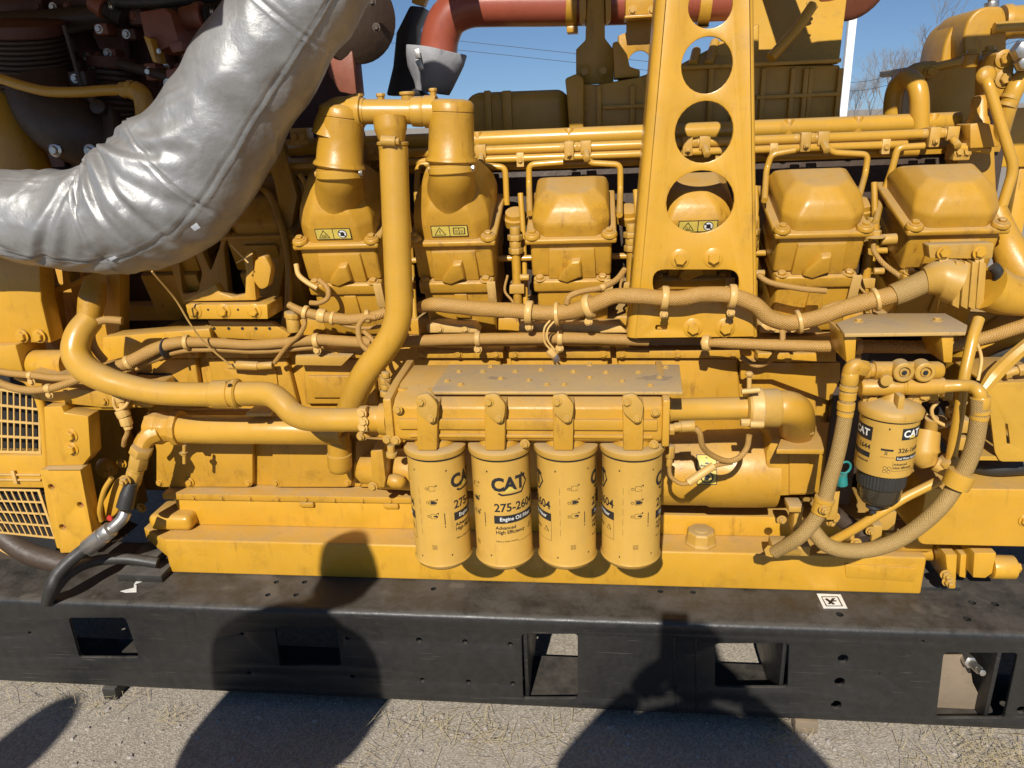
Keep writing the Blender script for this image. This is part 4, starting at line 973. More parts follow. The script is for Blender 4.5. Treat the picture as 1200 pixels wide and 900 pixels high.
loom('wiring_loom', 'thick upper braided loom draped across the heads and the perforated bracket', [(494, 360, .22), (508, 357, .17), (535, 359, .165), (565, 362, .165), (600, 364, .165), (638, 367, .16), (668, 365, .155), (695, 357, .14), (718, 348, .13), (742, 347, YH), (790, 350, YH), (825, 345, YH), (858, 347, YH), (885, 358, YH), (903, 373, YH), (928, 378, YH), (962, 371, YH), (990, 361, YH), (1022, 352, YH), (1052, 344, YH), (1088, 328, .135)],
     [7, 8.5, 9, 9, 9, 9.5, 10, 9.5, 9, 9.5, 9.5, 9.5, 9.5, 9.5, 9.5, 9.5, 9.5, 9.5, 10.5, 10.5, 12], clips=((620, 366, .16, 8, 9), (653, 368, .158, 5, 0), (690, 359, .143, 8, 10), (779, 349, YH, 8, 12), (858, 347, YH, 8, 12), (936, 377, YH, 5, 0), (1026, 351, YH, 5, 0)), seg=7)
mb = MB(); tubepx(mb, [(1046, 346, YH), (1062, 340, .128), (1086, 329, .134)], [13, 13.5, 13.5], 20); 
t = thing('woven_sleeve', 'coarse woven sleeve at the right end of the upper loom', 'cable sleeve', at(1066, 338, .13)); mb.obj('sleeve', 'hose', t, angle=60)
loom('wiring_loom', 'long straight braided loom below the heads, left of the perforated bracket', [(118, 436, .16), (150, 425, .165), (178, 411, .18), (205, 402, .19), (240, 401, .195), (290, 404, .2), (330, 402, .2), (372, 398, .2), (420, 401, .2), (470, 400, .2), (520, 398, .2), (580, 397, .2), (640, 396, .2), (700, 397, .205), (760, 399, .21)],
     [7, 7.5, 7.5, 7, 6, 5.5, 6, 6.5, 6.5, 6.5, 6.8, 6.8, 6.8, 6.5, 6.5], clips=((151, 425, .165, 5, 0), (219, 401, .192, 5, 0), (371, 399, .2, 6, 7), (560, 397, .2, 6, 8), (656, 396, .2, 6, 8)))
loom('wiring_loom', 'second straight loom lying just under the long lower one at the left', [(150, 433, .17), (178, 422, .19), (210, 411, .20), (250, 409, .205), (300, 411, .21), (345, 408, .21), (380, 405, .21)], 4, clips=((160, 430, .175, 4, 0),))
loom('wiring_loom', 'straight braided loom running right from under the perforated bracket to the frame edge', [(822, 402, .15), (850, 402, .13), (900, 404, .12), (960, 406, .11), (1020, 406, .10), (1080, 407, .10), (1110, 406, .10), (1150, 397, .11), (1195, 383, .13), (1240, 368, .15)],
     [4, 6, 6.5, 7, 7.5, 7.5, 7.5, 7.5, 8, 8], clips=((828, 402, .145, 8, 0), (1006, 406, .10, 7, 9), (1108, 406, .10, 5, 0)))
loom('wiring_loom', 'loom on the generator housing, upper of the two at the far left', [(-30, 430, .09), (10, 437, .09), (40, 440, .085), (65, 443, .08), (95, 442, .08), (118, 437, .10)], 4.2, clips=((36, 440, .085, 5, 5),))
loom('wiring_loom', 'loom on the generator housing, lower of the two at the far left', [(-30, 436, .07), (8, 452, .07), (32, 457, .07), (60, 455, .07), (88, 446, .075), (108, 438, .10)], 4.6, clips=((57, 455, .07, 6, 5),))
loom('sensor_cable', 'braided cable looping behind the top of the bent oil line', [(143, 376, .14), (122, 375, .13), (110, 382, .12), (107, 396, .115), (112, 410, .12), (122, 422, .14)], 4.6, cat='cable')
loom('sensor_cable', 'cable loop hanging beside the vertical pipe bend', [(440, 372, .125), (428, 372, .12), (420, 384, .115), (423, 402, .11), (434, 414, .11), (447, 430, .12), (452, 440, .13)], 3.2, cat='cable')
loom('sensor_cable', 'shorter inner cable beside the vertical pipe bend', [(426, 388, .125), (436, 398, .12), (442, 410, .12), (441, 424, .13)], 2.8, cat='cable')
loom('sensor_cable', 'bundled cable with crimps running right to the vertical pipe', [(338, 357, .17), (352, 364, .165), (370, 369, .165), (392, 373, .165), (415, 374, .17), (440, 370, .18), (452, 366, .19)], [4, 5, 6, 7, 6, 6, 6], clips=((358, 366, .165, 5, 0), (377, 370, .165, 9, 0), (390, 373, .165, 4, 0), (431, 371, .175, 5, 0)), cat='cable')
loom('sensor_cable', 'thin cable under the crimped bundle', [(392, 376, .17), (412, 383, .17), (436, 384, .18), (460, 378, .19)], 2.4, cat='cable')
loom('sensor_cable', 'short lead dropping from the ribbed mount to the switch', [(355, 368, .19), (357, 380, .18), (350, 393, .18), (337, 405, .19), (322, 425, .215)], 2.8, cat='cable')
loom('sensor_cable', 'bare lead clipped to the leftmost lit head', [(347, 310, .25), (350, 322, .235), (360, 331, .225), (372, 338, .22)], 3.0, cat='cable', mat='clip')
loom('sensor_cable', 'short curl of cable below the leftmost lit head', [(374, 328, .23), (384, 338, .215), (384, 349, .21), (374, 355, .21), (364, 355, .22)], 3.0, cat='cable')
loom('sensor_cable', 'cable rising from the loom to the first domed head', [(664, 356, .15), (668, 347, .15), (684, 341, .16), (705, 337, .17), (722, 328, .19), (732, 316, .22)], 3.6, cat='cable', clips=((706, 337, .17, 5, 0),))
loom('sensor_cable', 'cable in front of the head right of the perforated bracket', [(888, 322, .19), (900, 330, .185), (920, 335, .18), (945, 339, .18), (968, 341, .185)], 3.4, cat='cable')
loom('sensor_cable', 'cable merging into the loom below the rightmost domed head', [(1024, 283, .24), (1024, 293, .22), (1030, 303, .2), (1040, 313, .18), (1055, 324, .15)], 3.0, cat='cable')
loom('sensor_cable', 'cable branch rejoining the upper loom right of the perforated bracket', [(960, 371, .13), (966, 362, .13), (985, 356, .13), (1005, 352, .135)], 4.0, cat='cable')
loom('sensor_cable', 'drop cable from the upper loom to the lower straight loom', [(916, 378, .13), (917, 390, .12), (917, 402, .115)], 3.4, cat='cable')
for lab, pts in (('left one of the pair of thin wires hanging from the loom above the dusty plate', [(645, 375, .15), (638, 385, .14), (638, 400, .14), (646, 411, .14)]), ('right one of the pair of thin wires hanging from the loom above the dusty plate', [(651, 375, .15), (642, 386, .145), (642, 399, .14), (650, 410, .14)])):
    loom('thin_wire', lab, pts, 1.3, 'clip', cat='wire', wob=0, n=8)
cp = thing('cable_connector', 'small grey and yellow connector at the end of the two hanging wires', 'connector', at(650, 415, .14))
mb = MB(); mb.cyl(at(643, 410, .14), at(650, 417, .14), .011, 10); mb.obj('shell', 'clip', cp, bevel=.001); mb = MB(); mb.cyl(at(650, 415, .14), at(653, 424, .14), .009, 10); mb.obj('plug', 'steel', cp, bevel=.001)
# connector block stack at right
cb = thing('loom_connector_block', 'big banded loom connector bolted under the rightmost head', 'connector', at(1130, 335, .12))
mb = MB(); mb.tube([at(1084, 329, .134), at(1102, 326, .13), at(1120, 331, .125)], [.030, .044, .050], 18); mb.obj('boot', 'dusty', cb, angle=60)
for k, (x, wd) in enumerate(((1122, 8), (1132, 8), (1141, 8), (1150, 9))):
    mb = MB(); mb.prism([(x-wd*.5+3, 306), (x+wd*.5+2, 309), (x+wd*.5-2, 362+k), (x-wd*.5-2, 358+k)], .10+.004*k, .17); mb.obj('shell_segment', 'dusty', cb, bevel=.002)
mb = MB(); mb.tube([at(1156, 336, .13), at(1178, 345, .14), at(1215, 350, .16)], [.052, .047, .04], 18); mb.obj('rear_boot', 'paint', cb, angle=60)
for x in (1106, 1148):
    mb = MB(); mb.prism([(x-5, 296), (x+6, 296), (x+5, 315), (x-5, 315)], .118, .124); mb.obj('hanger', 'clip', cb, bevel=.001); bolt(cb, x, 296, .117, 5.5, kind='hex')
mb = MB(); mb.prism([(1088, 287), (1165, 285), (1163, 303), (1090, 303)], .125, .16, rc=.004); mb.obj('hanger_bar', 'dusty', cb, bevel=.002)
mb = MB(); mb.tube([at(1164, 312, .12), at(1170, 320, .12), at(1170, 330, .125)], .012, 10); mb.obj('rubber_cap', 'rubber', cb)
bs = thing('banjo_fitting', 'banjo bolt and brass switch between the two rightmost heads', 'pipe fitting', at(1030, 275, .25))
bolt(bs, 1024, 278, .235, 8, 'u', 'dusty', 'flange'); mb = MB(); mb.cyl(at(1032, 281, .24), at(1050, 280, .24), .013, 18); mb.obj('switch', 'dusty', bs, bevel=.001)
mb = MB(); mb.cyl(at(1024, 290, .25), at(1024, 262, .25), .012, 14); mb.obj('stem', 'cast', bs)

# ============================================================ OIL FILTER HOUSING AND FOUR FILTERS
YF = -.15                                                   # axis plane of the filters
fh = thing('oil_filter_housing', 'long yellow cast filter manifold under a dusty flat plate, carrying four oil filters', 'filter housing', at(640, 500, -.08))
zp = at(650, 459, -.17).z
A = [atz(505, 457, zp), atz(527, 427, zp), atz(796, 427, zp), atz(800, 459, zp), atz(508, 459, zp)]
mb = MB(); mb.ext([Vector((p.x, p.y, zp-.007)) for p in A], (0, 0, .007)); mb.obj('top_plate', 'plate', fh, bevel=.0015)
for x, y in ((538, 436), (524, 447), (566, 436), (587, 444), (540, 451), (575, 430), (604, 436), (620, 446), (634, 434), (672, 436), (691, 428), (710, 437), (691, 443), (748, 437), (773, 443), (661, 451), (780, 431), (729, 447), (641, 451), (762, 452)):
    p = atz(x, y, zp); boltw(fh, (p.x, p.y, zp), .0055, 'u', 'dusty')
for x, y, r in ((583, 443, .030), (769, 443, .045)):         # dark oily stains, thin film
    p = atz(x, y, zp); n = 26; rr = [r*random.uniform(.45, 1) for _ in range(n)]
    mb = MB(); mb.ext([Vector((p.x+rr[i]*cos(2*pi*i/n), p.y+rr[i]*.45*sin(2*pi*i/n), zp+.0002)) for i in range(n)], (0, 0, .0002)); mb.obj('oil_stain', 'wood', fh, shade=False)
# body: faceted bar
YB0 = -.175
def hprof(pts, x0, x1, nm, mat='cast', bev=.004, par=None):  # profile [(pixel y at x=650, Y)] closed, swept along X between pixel x0,x1 at plane YB0
    a = at(x0, 490, YB0).x; b = at(x1, 490, YB0).x
    mbx = MB(); mbx.ext([Vector((a, Y, at(650, y, YB0).z)) for y, Y in pts], (b-a, 0, 0)); return mbx.obj(nm, mat, par or fh, bevel=bev)
hprof([(466, -.130), (469, -.165), (476, -.185), (513, -.187), (518, -.172), (521, -.12), (521, .02), (461, .02), (461, -.11)], 462, 776, 'manifold_body', bev=.005)
hprof([(488, -.1945), (500, -.1945), (500, -.18), (488, -.18)], 470, 770, 'rib', bev=.002)
hprof([(506, -.1925), (510, -.1925), (510, -.18), (506, -.18)], 480, 765, 'rib', bev=.002)
hprof([(459, -.10), (465, -.19), (518, -.195), (526, -.13), (526, .03), (456, .03)], 453, 462.5, 'end_flange', bev=.003)
hprof([(460, -.10), (466, -.19), (518, -.195), (526, -.13), (526, .03), (459, .03)], 775.5, 784, 'end_flange', bev=.003)
for x in (452, 785): 
    pass
for x, y in ((466, 480), (464, 516), (454, 515), (768, 483), (766, 521), (615, 520)): bolt(fh, x, y, -.196, 4, 'f', 'dusty')
# standoffs up to the plate
for x in (473, 510, 551, 582, 617, 635, 668, 700, 711, 745, 757):
    p = at(x, 472, -.12); mb = MB(); mb.cyl((p.x, -.12, at(650, 474, -.12).z), (p.x, -.12, zp-.0075), .014, 14); mb.obj('standoff', 'cast', fh, bevel=.001)
FX = [516.5, 589.5, 664.5, 739.5]
for x in (500, 579.5, 659.5, 741.5):                          # vertical arms with oval covers
    mb = MB(); mb.prism([(x-12, 474), (x+13, 474), (x+12, 528), (x-11, 528)], -.206, -.10); mb.obj('arm', 'cast', fh, bevel=.003)
    P_ = roundpoly([at(x-13, 464, -.217), at(x+2, 461, -.217), at(x+13, 474, -.217), at(x+11, 492, -.217), at(x+2, 496, -.217), at(x-11, 484, -.217)], .009)
    mb = MB(); mb.ext(P_, (0, .0105, 0)); mb.obj('oval_cover', 'dusty', fh, bevel=.0015)
    bolt(fh, x-7, 471, -.2175, 4.2, 'f', 'dusty'); bolt(fh, x+5, 491, -.2175, 3.6, 'f', 'dusty')

RF = .0635
def wrap(mbx, vs, fs, cx, cy, ang0, R, e, mi=0, z0=0):
    out = []
    if any(max(vs[k].x for k in f)-min(vs[k].x for k in f) > .005 for f in fs):       # slice so the print follows the curve
        b_ = bmesh.new(); bv = [b_.verts.new((v.x, v.y, 0)) for v in vs]
        for f in fs:
            try: b_.faces.new([bv[k] for k in f])
            except ValueError: pass
        x_ = math.floor(min(v.x for v in vs)/.004)*.004
        while x_ < max(v.x for v in vs):
            bmesh.ops.bisect_plane(b_, geom=b_.verts[:]+b_.edges[:]+b_.faces[:], plane_co=(x_, 0, 0), plane_no=(1, 0, 0)); x_ += .004
        b_.verts.index_update(); vs = [v.co.copy() for v in b_.verts]; fs = [tuple(v.index for v in f.verts) for f in b_.faces]; b_.free()
    for v in vs:
        a = ang0+v.x/R; out.append((cx+(R+e)*sin(a), cy-(R+e)*cos(a), z0+v.y))
    mbx.add(out, fs, mi)
def wrect(mbx, x0, x1, y0, y1, cx, cy, ang0, R, e, mi, z0):
    n = max(1, int(abs(x1-x0)/.004)); vs = []; fs = []
    for i in range(n+1):
        x = x0+(x1-x0)*i/n; vs += [Vector((x, y0, 0)), Vector((x, y1, 0))]
    for i in range(n): fs.append((2*i, 2*i+2, 2*i+3, 2*i+1))
    wrap(mbx, vs, fs, cx, cy, ang0, R, e, mi, z0)
def wpoly(mbx, pts, cx, cy, ang0, R, e, mi, z0):
    wrap(mbx, [Vector((x, y, 0)) for x, y in pts], [tuple(range(len(pts)))], cx, cy, ang0, R, e, mi, z0)
def wtext(mbx, txt, size, x, y, cx, cy, ang0, R, e, mi, z0, bold=.01, sx=1.0, align='CENTER'):
    vs, fs = textmesh(txt, size, bold, align); wrap(mbx, [Vector((v.x*sx+x, v.y+y, 0)) for v in vs], fs, cx, cy, ang0, R, e, mi, z0)
def hexlogo(mbx, cx, cy, ang0, R, z0, y):
    """bold CAT letters inside an outlined pointed hexagon, triangle at the foot of the A"""
    W, H = .041, .0245
    o_ = [(-W, H*.75), (-W*.80, H), (W*.62, H), (W, 0), (W*.62, -H), (-W*.55, -H), (-W*.75, -H*.8)]
    i_ = [(x*.90, yy*.84) for x, yy in o_]
    n = len(o_)
    for k in range(2, n-2+1):
        a, b = k % n, (k+1) % n
        wpoly(mbx, [(o_[a][0], y+o_[a][1]), (o_[b][0], y+o_[b][1]), (i_[b][0], y+i_[b][1]), (i_[a][0], y+i_[a][1])], cx, cy, ang0, R, .0004, 0, z0)
    wtext(mbx, 'CAT', .042, -.005, y+.001, cx, cy, ang0, R, .0006, 0, z0, .045, .93)
    wpoly(mbx, [(-.019, y-.0165), (.011, y-.0165), (-.004, y-.0035)], cx, cy, ang0, R, .0008, 1, z0)
def oil_filter(i, turn):
    x = FX[i]; base = at(x, 664, YF); top = at(x, 528, YF)
    cx, cy = (base.x+top.x)/2, YF; zb_ = at(x, 671, YF-RF).z+.008; zt_ = at(x, 534, YF-RF).z
    lab = ['leftmost oil filter, its bold black print turned to the right edge', 'second oil filter from the left, its logo and part number facing the camera',
           'third oil filter from the left, showing small pictograms and the end of its part number', 'rightmost oil filter, showing small pictograms beside the open part of the base'][i]
    t = thing('oil_filter', lab, 'oil filter', (cx, cy, zb_), 'oil filters hanging in a row')
    H = zt_-zb_
    mb = MB(); mb.lathe((cx, cy, zb_-.002), (0, 0, 1), [(.0, .020), (.001, .046), (-.004, .050), (-.004, .056), (.002, .0625), (.010, .0665), (.016, RF), (H-.012, RF), (H-.008, RF+.0002)], 56)
    can = mb.obj('canister', 'filter', t, angle=50)
    mb = MB(); mb.lathe((cx, cy, zt_-.012), (0, 0, 1), [(0, RF-.001), (.002, RF+.0045), (.006, RF+.0058), (.014, RF+.0052), (.018, RF+.001), (.019, RF-.012), (.0195, .02)], 56); mb.obj('rim', 'dusty', t, angle=40)
    mb = MB(); mb.lathe((cx, cy, zt_-.0155), (0, 0, 1), [(0, RF-.001), (.001, RF+.0022), (.003, RF+.0022), (.0035, RF-.001)], 48); mb.obj('gasket', 'ink', t, angle=40)
    mb = MB(); mb.lathe((cx, cy, zt_+.0078), (0, 0, 1), [(0, .045), (.010, .042), (.012, .036)], 24); mb.obj('filter_head', 'cast', t, angle=40)
    mb = MB(); e = .0004
    for k in range(2):
        a0 = turn+k*pi
        hexlogo(mb, cx, cy, a0-.16, RF, zb_, H*.745)
        wtext(mb, '275-2604', .0275, 0, H*.55, cx, cy, a0, RF, e, 0, zb_, .022, .95)
        wrect(mb, -.051, .051, H*.415, H*.485, cx, cy, a0, RF, e, 0, zb_)
        wtext(mb, 'Engine Oil Filter', .0125, 0, H*.452, cx, cy, a0, RF, .0009, 3, zb_, .012, .95)
        wtext(mb, 'Advanced', .0115, -.049, H*.375, cx, cy, a0, RF, e, 0, zb_, .022, 1, 'LEFT'); wtext(mb, 'High Efficiency', .0115, -.049, H*.335, cx, cy, a0, RF, e, 0, zb_, .022, 1, 'LEFT')
        wtext(mb, 'Filtre a huile moteur', .006, -.049, H*.255, cx, cy, a0, RF, e, 0, zb_, .01, 1, 'LEFT')
        # thin label outline on one side and recycling triangle
        wrect(mb, .0505, .0511, H*.24, H*.42, cx, cy, a0, RF, e, 0, zb_); wrect(mb, .0, .051, H*.24, H*.2425, cx, cy, a0, RF, e, 0, zb_)
        for s_, r_, mi in ((1, .0085, 0), (.72, .0085, 2)):
            wpoly(mb, [(.037+r_*s_*cos(q), H*.335+r_*s_*sin(q)) for q in (pi/2, pi/2+2.09, pi/2+4.19)], cx, cy, a0, RF, .0004+(mi*.0002), mi, zb_)
        # pictograms half way between the labels
        b0 = a0+pi/2
        for j, yy in enumerate((.72, .60, .48)):
            yy = H*yy
            wrect(mb, -.003, .010, yy+.005, yy+.0058, cx, cy, b0, RF, e, 0, zb_); wrect(mb, -.003, .010, yy-.006, yy-.0052, cx, cy, b0, RF, e, 0, zb_)
            wrect(mb, -.003, -.0022, yy-.006, yy+.0058, cx, cy, b0, RF, e, 0, zb_); wrect(mb, .0092, .010, yy-.006, yy+.0058, cx, cy, b0, RF, e, 0, zb_)
            wpoly(mb, [(-.008+.0035*cos(q*.8), yy-.001+.0035*sin(q*.8)) for q in range(8)], cx, cy, b0, RF, e, 0, zb_); wpoly(mb, [(-.008+.0024*cos(q*.8), yy-.001+.0024*sin(q*.8)) for q in range(8)], cx, cy, b0, RF, .0007, 2, zb_)
            wpoly(mb, [(.010, yy+.007), (.015, yy+.009), (.0145, yy+.004)], cx, cy, b0, RF, e, 0, zb_); wpoly(mb, [(.002, yy-.001), (.012, yy-.003), (.013, yy+.001), (.005, yy+.0025)], cx, cy, b0, RF, .0006, 0 if j else 2, zb_)
            if j == 1: wpoly(mb, [(-.001, yy-.004), (.008, yy-.004), (.008, yy+.004), (-.001, yy+.004)], cx, cy, b0, RF, .0005, 0, zb_)
        wrect(mb, .026, .0278, H*.40, H*.50, cx, cy, b0, RF, e, 0, zb_); wrect(mb, .026, .0278, H*.375, H*.39, cx, cy, b0, RF, e, 0, zb_)
        for (qx, qy) in ((-.003, .003), (.003, .003), (-.003, -.003), (.003, -.003)):
            wpoly(mb, [(.0+qx+.003*cos(q), H*.2+qy+.003*sin(q)) for q in range(6)], cx, cy, b0, RF, e, 0, zb_); wpoly(mb, [(.0+qx+.0022*cos(q), H*.2+qy+.0022*sin(q)) for q in range(6)], cx, cy, b0, RF, .0007, 2, zb_)
        for dx, dy in ((-.038, .86), (.036, .86), (-.036, .10), (.036, .12)):
            wpoly(mb, [(dx, H*dy+.003), (dx+.004, H*dy), (dx, H*dy-.003)], cx, cy, b0, RF, e, 0, zb_)
        for dz in range(5): wrect(mb, -.028, -.0275, H*(.3+.09*dz), H*(.36+.09*dz), cx, cy, b0, RF, e, 0, zb_)
    mb.obj('printed_label', ['ink', 'lyellow', 'filter', 'lwhite'], can, shade=False)
    return t
for i, tn in enumerate((radians(86), radians(36), radians(-76), radians(-83))): oil_filter(i, tn)

# ------------------------------------------------------------ bent oil lines on the left
ol = thing('bent_oil_line', 'thick bent yellow oil pipe sweeping from the left into the filter housing', 'oil pipe', at(250, 460, .03))
pipe_obj('pipe', [(106, 374, .13), (93, 392, .10), (89, 414, .075), (100, 432, .055), (122, 444, .04), (150, 453, .035), (185, 460, .03), (225, 462, .03), (262, 462, .03), (300, 461, .03), (318, 463, .025), (332, 473, .01), (344, 485, -.005), (360, 491, -.02), (385, 492, -.03), (415, 492, -.035), (436, 492, -.04)],
         [14.5, 15.5, 16, 16, 15.5, 14.5, 14, 14, 14, 14, 14, 14, 14, 14, 14, 14, 14], 'tube', ol, n=28, seg=6)
mb = MB(); k = mpp(266, 461, .03); a = at(250, 462, .03); b = at(283, 461, .03)
mb.lathe(a, b-a, [(0, 15.5*k), (1*k, 16.5*k), (22*k, 16.5*k), (23*k, 15.3*k), (25*k, 15.3*k), (26*k, 17.5*k), (31*k, 17.5*k), (33*k, 15.5*k)], 32); mb.obj('sleeve_coupling', 'tube', ol, angle=40)
bolt(ol, 263, 449, -.01, 2.6, 'u', 'dusty')
mb = MB(); lathe_px(mb, 430, 491, 456, 491, -.04, [(0, 14), (.1, 15.5), (.6, 15.5), (.62, 18.5), (1, 20)]); mb.obj('inlet_boss', 'cast', ol, angle=40)
mb = MB(); mb.prism([(418, 480), (428, 479), (431, 506), (422, 507)], -.075, -.05); mb.obj('clip', 'clip', ol, bevel=.002); 
for x, y in ((424, 484), (426, 494), (425, 501)): bolt(ol, x, y, -.076, 4, 'f', 'clip')
bolt(ol, 424, 511, -.06, 4.5, 'f', 'dusty', 'stud')
mb = MB(); mb.cyl(at(458, 522, -.1), at(459, 536, -.1), .009, 8); mb.cyl(at(459, 530, -.1), at(459, 535, -.1), .013, 14); mb.obj('drain_tap', 'dusty', fh, bevel=.001)
jn = thing('upper_joint', 'ribbed fitting on the vertical pipe where it meets the filter housing', 'pipe fitting', at(453, 452, .08))
mb = MB(); 
for z, r in ((436, 7), (443, 9), (450, 7.5), (458, 9)): mb.cyl(at(452, z, .08), at(452, z+6, .08), r*mpp(452, z, .08)*.75, 10)
mb.obj('ribbed_nut', 'dusty', jn, bevel=.001)
# big straight tube
bt = thing('return_oil_tube', 'wide straight yellow tube low along the engine side, with a cast left end', 'oil pipe', at(290, 503, .17))
mb = MB(); a = at(212, 503, .17); b = at(402, 502, .17); mb.cyl(a, Vector((b.x, .17, a.z)), 17*mpp(300, 503, .17), 36); mb.obj('tube', 'tube', bt, angle=50, bevel=.002)
mb = MB(); lathe_px(mb, 176, 501, 213, 502, .17, [(0, 13), (.02, 20), (.35, 20.5), (.5, 17), (.75, 16.5), (.8, 20.5), (1, 21)], 10); mb.obj('end_casting', 'cast', bt, angle=30, bevel=.002)
mb = MB(); mb.lathe(at(211, 502, .17), (1, 0, 0), [(0, 19*mpp(211, 502, .17)), (.0025, 19.4*mpp(211, 502, .17)), (.004, 19*mpp(211, 502, .17))], 32); mb.obj('gasket', 'ink', bt, angle=40)
mb = MB(); a = at(393, 500, .17); lathe_px(mb, 396, 508, 399, 553, .17, [(0, 13), (.5, 13), (.52, 14.5), (.85, 14), (.96, 12), (1, 8)]); mb.obj('down_stub', 'cast', bt, angle=50)
bolt(bt, 215, 530, .15, 3.5, 'd', 'dusty', 'stud'); mb = MB(); mb.cyl(at(216, 522, .15), at(216, 543, .15), .005, 8); mb.obj('stud_rod', 'dusty', bt)
bolt(bt, 222, 565, YW-.024, 4, 'f', 'cast')
bk2 = thing('tube_clamp', 'narrow wire clamp bracket on top of the wide straight tube', 'clamp', at(302, 488, .15))
mb = MB(); mb.prism([(288, 484), (317, 484), (317, 488), (288, 488)], .14, .20); mb.obj('strap', 'clip', bk2, bevel=.001)

# pump-like casting between tube and filters
pc = thing('oil_pump_cover', 'rounded yellow pump casting with a flange behind the leftmost filter', 'pump', at(450, 560, .2))
mb = MB(); lathe_px(mb, 418, 550, 560, 550, .22, [(0, 10), (.05, 17), (.16, 19), (.2, 23), (.5, 25), (1, 25)], 32); mb.obj('barrel', 'cast', pc, angle=50)
mb = MB(); mb.prism([(434, 529), (448, 527), (452, 562), (450, 572), (436, 568)], .115, .19); mb.obj('flange', 'cast', pc, bevel=.003)
bolt(pc, 437, 570, .112, 4, 'f', 'dusty')
mb = MB(); lathe_px(mb, 455, 562, 475, 566, .14, [(0, 6), (.3, 9), (.8, 8), (1, 4)], 16); mb.obj('boss', 'cast', pc, angle=50)

# right outlet pipe
ro = thing('outlet_pipe', 'short thick yellow outlet pipe ending in a round elbow, right of the filter housing', 'oil pipe', at(860, 478, -.04))
mb = MB(); lathe_px(mb, 783, 480, 886, 478, -.05, [(0, 14), (.02, 15), (.05, 13.3), (1, 13.3)]); mb.obj('pipe', 'tube', ro, angle=40)
mb = MB(); lathe_px(mb, 874, 478, 913, 478, -.05, [(0, 19), (.05, 22), (.95, 22.8), (1, 21.5)]); mb.obj('sleeve', 'dusty', ro, angle=40)
mb = MB(); tubepx(mb, [(910, 478, -.05), (921, 478, -.05), (931, 482, -.035), (934, 492, .0), (934, 502, .05)], [20, 20.5, 20.5, 20, 20], 28, seg=6); mb.obj('elbow', 'cast', ro, angle=70)
P_ = [at(868, 458, -.10), at(884, 456, -.10)]
mb = MB(); lathe_px(mb, 878, 478, 893, 478, -.05, [(0, 22.9), (.1, 23.8), (.9, 24.3), (1, 23.0)], 32); mb.obj('vee_clamp', 'clip', ro, angle=40)
mb = MB(); mb.cyl(at(879, 497, -.11), at(895, 497, -.11), .008, 10); mb.cyl(at(868, 495, -.10), at(879, 495, -.10), .009, 6); mb.obj('clamp_bolt', 'clip', ro, bevel=.001)
mb = MB(); mb.cyl(at(869, 459, -.09), at(890, 457, -.09), .006, 10); mb.obj('clamp_lug', 'clip', ro)
fl = thing('water_pump_housing', 'large yellow cylindrical housing behind the right outlet pipe with a squared flange', 'pump', at(860, 545, .16))
mb = MB(); lathe_px(mb, 700, 550, 905, 548, .17, [(0, 40), (.3, 42), (.31, 44), (.34, 44), (.35, 42), (.62, 43), (.64, 45), (.9, 45.5), (1, 45)], 48); mb.obj('barrel', 'cast', fl, angle=40)
mb = MB(); mb.prism([(905, 514), (958, 506), (962, 528), (955, 580), (905, 582), (898, 560), (898, 530)], .08, .26); mb.obj('end_box', 'cast', fl, bevel=.006)
mb = MB(); mb.prism([(925, 530), (950, 528), (946, 578), (925, 580)], .074, .081); mb.obj('cover_rib', 'cast', fl, bevel=.002)
zf = at(930, 512, .05).z
mb = MB(); mb.ext([Vector((at(902, 512, .05).x, -.02, zf)), Vector((at(956, 512, .05).x, -.02, zf)), Vector((at(962, 500, .2).x, .14, zf)), Vector((at(915, 500, .2).x, .14, zf))], (0, 0, -.012)); mb.obj('elbow_flange', 'cast', fl, bevel=.002)
bolt(fl, 948, 507, .0, 4, 'u', 'dusty')
# tall warning sticker, bent round the barrel
mb = MB(); kk = mpp(830, 525, .08); cz = at(830, 549, .17).z; RR = 45*mpp(800, 550, .17)
def bq(x0, x1, a0, a1, e, mi):
    n = 4; vs = []; fs = []
    for i_ in range(n+1):
        a = a0+(a1-a0)*i_/n
        for x in (x0, x1): vs.append(Vector((x, .17-(RR+e)*cos(a), cz+(RR+e)*sin(a))))
    for i_ in range(n): fs.append((2*i_, 2*i_+1, 2*i_+3, 2*i_+2))
    mb.add(vs, fs, mi)
xa = at(818, 520, .08).x; xb = at(842, 520, .08).x; am = .42; a_lo, a_hi = .05, .80
bq(xa, xb, a_lo, a_hi, .001, 0); bq(xa+.002, xb-.002, a_lo+.02, am-.01, .0014, 1); bq(xa+.002, xb-.002, am+.01, a_hi-.02, .0014, 1)
xm = (xa+xb)/2
def bpoly(pts, e, mi): mb.add([Vector((xm+x, .17-(RR+e)*cos(a), cz+(RR+e)*sin(a))) for x, a in pts], [tuple(range(len(pts)))], mi)
bpoly([(-.017, .50), (.017, .50), (0, .74)], .0018, 0); bpoly([(-.012, .53), (.012, .53), (0, .69)], .0022, 1); bpoly([(-.006, .56), (.006, .56), (.003, .60), (-.003, .60)], .0026, 0)
bpoly([(.016*cos(q*.393), .235+.145*sin(q*.393)) for q in range(16)], .0018, 0); bpoly([(.0125*cos(q*.393), .235+.115*sin(q*.393)) for q in range(16)], .0022, 1); bpoly([(-.007, .19), (.004, .18), (.008, .25), (.002, .30), (-.005, .27)], .0026, 0)
mb.obj('warning_sticker', ['ink', 'lyellow'], fl, shade=False)
